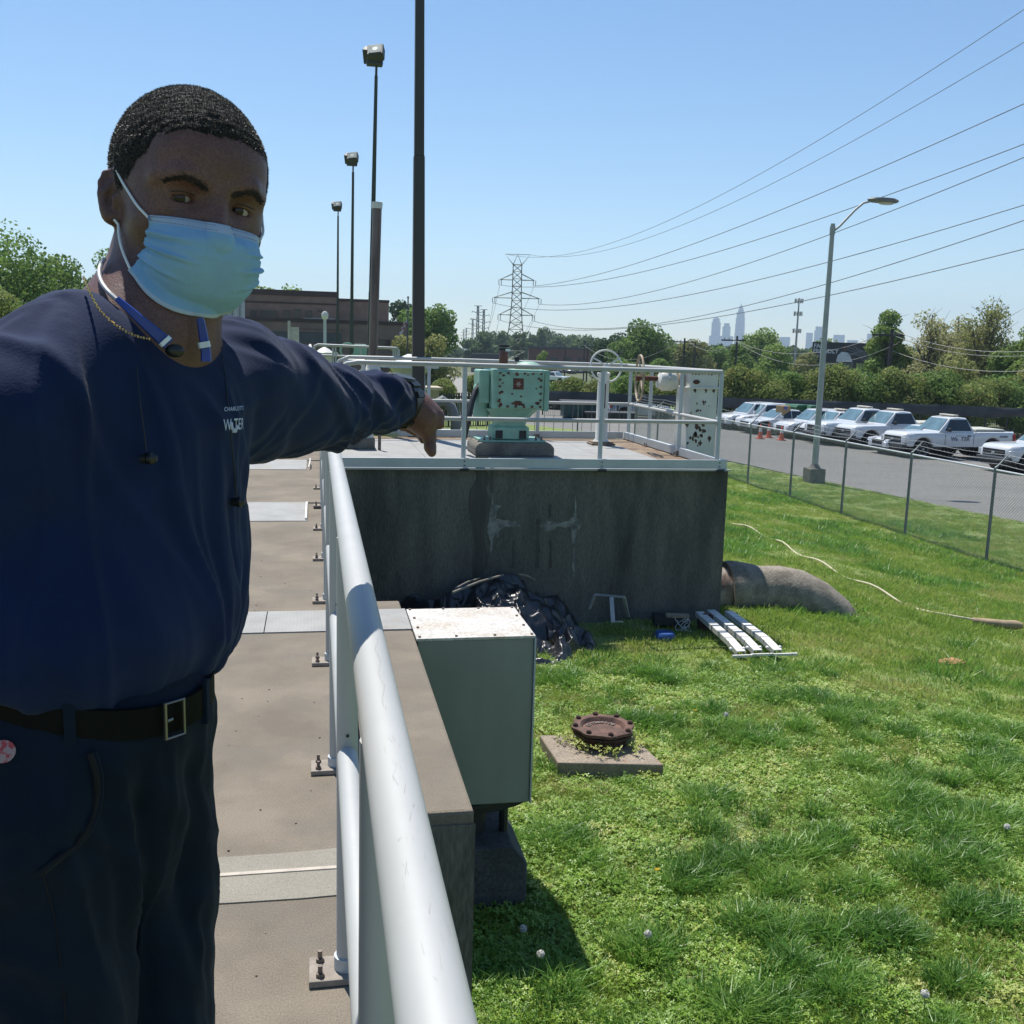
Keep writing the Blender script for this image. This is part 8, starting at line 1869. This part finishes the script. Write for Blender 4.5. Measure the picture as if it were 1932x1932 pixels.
    b.add(V_, [(i*4+j, i*4+(j+1) % 4, ((i+1) % n)*4+(j+1) % 4, ((i+1) % n)*4+j) for i in range(n) for j in range(4)]); b.build('belt', leather, g, True, angle=30)
    def belt_at(a, dr=.006, dz=0.): # angle from front toward his left
        k = (a/(2*math.pi)*n) % n; i = int(k); p0 = np.array(V_[i*4])*(1-(k-i))+np.array(V_[((i+1) % n)*4])*(k-i); d0 = nz(tf*math.cos(a)+tl*math.sin(a)); p = p0+d0*dr; p[2] = bz+dz+.022-.035*math.cos(a)-.014*math.sin(a); return p, d0
    ch = mat('buckle_steel', (.22, .21, .19), .35, .9, scale=9, var=.1)
    fr = []
    for (aa, dz) in ((-.10, -.0185), (-.10, .0185), (.10, .0185), (.10, -.0185)): p, d0 = belt_at(aa, .0085, dz); fr.append(tuple(p))
    b = MB(); b.tube(fr, .0022, 8, closed=True); p0, _ = belt_at(-.085, .0085, .0); p1, _ = belt_at(-.03, .0085, .001); b.tube([tuple(p0), tuple(p1)], .0018, 7); b.build('belt_buckle', ch, g, True)
    for aa in (-1.62, -.80, .50, 1.3):
        P2 = []; b = MB()
        for da in (-.036, .036):
            for dz in (-.026, .023): p, d0 = belt_at(aa+da, .0075, dz); P2.append(p)
        q0, q1, q2, q3 = P2; b.add([tuple(q0), tuple(q2), tuple(q3), tuple(q1), tuple(q0-d0*.006), tuple(q2-d0*.006), tuple(q3-d0*.006), tuple(q1-d0*.006)], [(0, 1, 2, 3), (4, 7, 6, 5), (0, 4, 5, 1), (1, 5, 6, 2), (2, 6, 7, 3), (3, 7, 4, 0)]); b.build('belt_loop', navy2, g, bev=.001)
    # pocket edge, side seam
    blackv = mat('pocket_shadow_cloth', (.004, .005, .008), .95)
    pk = [(177, 1418), (188, 1455), (190, 1493), (184, 1530), (172, 1560), (150, 1590), (122, 1613), (98, 1632), (82, 1646)]
    from mathutils.bvhtree import BVHTree as _BV
    tb = _BV.FromPolygons([v.co.copy() for v in tro.data.vertices], [tuple(p.vertices) for p in tro.data.polygons])
    def thit(px, py, off):
        d = Vector(tuple(ray(px, py))).normalized(); h_ = tb.ray_cast(Vector(tuple(CP-loc)), d)
        return np.array(h_[0])-np.array(d)*off+loc if h_[0] is not None else hit(ts, px, py, .7, 1.4, off)
    P_ = [thit(x, y, .0015) for x, y in pk]; P_ = spline(P_, 4)
    tube('pocket_welt', P_, .0030, navy2, 7)
    tube('pocket_opening', [p+ (np.array([-.0,0,0])) - tl*.0045 - tf*.0 for p in P_], .0032, blackv, 6)
    P_ = spline([thit(x, y, .0006) for x, y in ((82, 1652), (100, 1720), (112, 1800), (120, 1870), (124, 1925), (125, 1960))], 4); tube('side_seam', P_, .0008, blackv, 5)
    b = MB(); p = hit(ts, 6, 1418, .6, 1.4, .004); b.lathe([(.010, -.001), (.0105, .001), (.001, .0015)], (0, 0, 0), 18, Matrix.Translation(tuple(p-loc)) @ Vector(tuple(CP-p)).to_track_quat('Z', 'Y').to_matrix().to_4x4()); b.build('round_tag', mat('tag_pale', (.32, .22, .22), .6, scale=120, col2=(.35, .04, .05), ramp=(.45, .5)), g)
    # shoes
    sh = Sdf()
    for s in (-1, 1): an = PV+tl*s*.10; an = np.array([an[0], an[1], 0]); sh.ell(an+tf*.05+TZ*.045, (.048, .14, .042), TM, k=.02); sh.cap(an+TZ*.06-tf*.02, an+TZ*.12-tf*.02, .045, .05, k=.02)
    def flo(D, ax): X, Y, Z = np.meshgrid(*ax, indexing='ij'); return np.maximum(D, .006-Z).astype(np.float32)
    V, F = sh.mesh(np.array([PV[0]-.34, PV[1]-.34, -.01]), np.array([PV[0]+.34, PV[1]+.34, .20]), .008, flo); put('shoes', V, F, leather)

    # ---------------- chain, neckband earphones, logo
    both = Sdf(); both.p = hs.p+ss.p
    def onskin(x, y, d0, d1, off, sdf=hs): return hit(sdf, x, y, d0, d1, off)
    gold = mat('gold_chain', (.60, .44, .18), .28, .9, scale=200, var=.3)
    path = spline([onskin(x, y, .85, 1.3, .0042, both) for x, y in ((158, 524), (170, 552), (186, 582), (208, 605), (232, 622), (258, 634), (285, 640))], 10)
    L_ = np.cumsum([0]+[np.linalg.norm(path[i+1]-path[i]) for i in range(len(path)-1)]); ks = np.arange(0, L_[-1], .0032); P_ = np.array([[np.interp(k, L_, [p[j] for p in path]) for j in range(3)] for k in ks]); b = MB()
    for k, p in enumerate(P_): b.ball(tuple(p-loc), (.0017, .0017, .0012) if k % 2 else (.0012, .0017, .0019), 6, 4)
    b.build('gold_chain', gold, g, True)
    cab = mat('neckband_grey', (.30, .31, .34), .4); blu = mat('neckband_blue', (.015, .045, .26), .4, scale=8, var=.1); wht = mat('neckband_stripe', (.55, .62, .7), .5)
    band = spline([onskin(x, y, .8, 1.35, .0045) for x, y in ((197, 488), (190, 500), (187, 515), (192, 533), (204, 550), (220, 565))], 6); tube('neckband_cable', band, .0024, cab, 8)
    def strap(pts, w0, w1, name, m, off=.007, sdf=both, d0=.85):
        C = spline([hit(sdf, x, y, d0, 1.35, off) for x, y in pts], 6); b = MB(); n = len(C); V_ = []
        for i, c in enumerate(C):
            t_ = nz(C[min(i+1, n-1)]-C[max(i-1, 0)]); vd = nz(CP-c); sd_ = nz(np.cross(t_, vd)); w = w0+(w1-w0)*i/(n-1)
            for (a, h_) in ((-1, -.2), (-.75, .5), (.75, .5), (1, -.2), (.75, -.6), (-.75, -.6)): V_.append(tuple(c+sd_*a*w/2+vd*h_*.004-loc))
        b.add(V_, [(i*6+j, i*6+(j+1) % 6, (i+1)*6+(j+1) % 6, (i+1)*6+j) for i in range(n-1) for j in range(6)]+[tuple(range(6)), tuple(reversed(range((n-1)*6, n*6)))]); b.build(name, m, g, True, angle=50); return C
    C = strap([(220, 563), (245, 585), (275, 612), (302, 636)], .006, .0125, 'neckband_arm', blu); C = strap([(300, 634.5), (318, 650)], .0125, .0128, 'neckband_tip', blu); strap([(309, 641), (315, 647)], .0138, .0138, 'neckband_stripe', wht, .0085); b = MB(); c = hit(both, 330, 662, .85, 1.3, .008); b.ball(tuple(c-loc), (.010, .007, .007), 10, 7); b.build('neckband_bud', wm_, g, True)
    strap([(377, 600), (380, 612), (384, 635), (388, 660), (389, 682)], .008, .0115, 'neckband_arm', blu, .009); strap([(384, 645), (386.5, 656)], .0128, .0128, 'neckband_stripe', wht, .0110)
    for pts_, end in ((((258, 690), (262, 740), (270, 800), (276, 850)), (281, 865)), (((418, 655), (426, 720), (436, 820), (443, 900), (446, 935)), (449, 947))):
        P_ = spline([hit(ss, x, y, .8, 1.35, .005) for x, y in pts_], 6); tube('earphone_cord', P_, .0006, wm_, 5)
        c = hit(ss, end[0], end[1], .8, 1.35, .012); b = MB(); c0 = c-loc; b.tube([tuple(c0-CR*.008), tuple(c0-CR*.002)], [.0045, .0058], 10); b.tube([tuple(c0-CR*.001), tuple(c0+CR*.003), tuple(c0+CR*.008)], [.0058, .0066, .003], 10); b.build('earbud', wm_, g, True)
    # chest lettering laid on the shirt
    lw = mat('logo_white', (.50, .55, .68), .8)
    def cloth_text(txt, x0, x1, y, size_px, dens=1.0):
        c = bpy.data.curves.new('t', 'FONT'); c.body = txt; c.size = 1; c.space_character = 1.15; c.offset = .012; c.resolution_u = 3; o = bpy.data.objects.new('t', c); me = bpy.data.meshes.new_from_object(o); bpy.data.objects.remove(o)
        n = len(me.vertices); co = np.zeros(n*3); me.vertices.foreach_get('co', co); co = co.reshape(-1, 3); mx = co[:, 0].max(); out_ = []
        for v in co: tt = v[0]/mx; px = x0+(x1-x0)*(1-(1-tt)**1.35); out_.append(hit(sh2, px, y-v[1]*size_px-tt*3, .85, 1.35, .0022)-loc)
        me.vertices.foreach_set('co', np.array(out_).astype(np.float32).ravel()); me.materials.clear(); me.materials.append(lw); me.name = 'chest_lettering'; me.update(); ob = bpy.data.objects.new('chest_lettering', me); link(ob); ob.parent = g
    class Disp:   # shirt field including its folds, sampled from the finished mesh
        def __init__(s, V):
            import mathutils.kdtree as kd; s.t = kd.KDTree(len(V)); s.V = V
            for i, v in enumerate(V): s.t.insert(v, i)
            s.t.balance()
    shirt_o = [o for o in bpy.data.objects if o.name == 'shirt'][0]; from mathutils.bvhtree import BVHTree
    me = shirt_o.data; bvh = BVHTree.FromPolygons([v.co.copy() for v in me.vertices], [tuple(p.vertices) for p in me.polygons])
    class _S: pass
    sh2 = _S()
    def hit2(px, py, off):
        d = Vector(tuple(ray(px, py))).normalized(); h_ = bvh.ray_cast(Vector(tuple(CP-loc)), d)
        return (np.array(h_[0])-np.array(d)*off+loc) if h_[0] is not None else None
    _h = hit
    def hit(sdf, px, py, d0, d1, off=0.):
        if sdf is sh2:
            for k in range(12):
                q = hit2(px-k*.8, py, off)
                if q is not None and np.linalg.norm(q-CP) < 1.35: return q
        return _h(ss, px, py, d0, d1, off)
    cloth_text('CHARLOTTE', 423, 459, 776, 11); cloth_text('W TER', 422, 459, 812, 30)
    b = MB(); 
    for k, (x, y) in enumerate(((436, 800), (437, 806), (440, 812), (444, 812), (447, 806))): 
        p = hit(sh2, x, y, .9, 1.3, .003)-loc; b.ball(tuple(p), (.0022, .0022, .003), 6, 4)
    b.build('logo_drop', lw, g)
person()
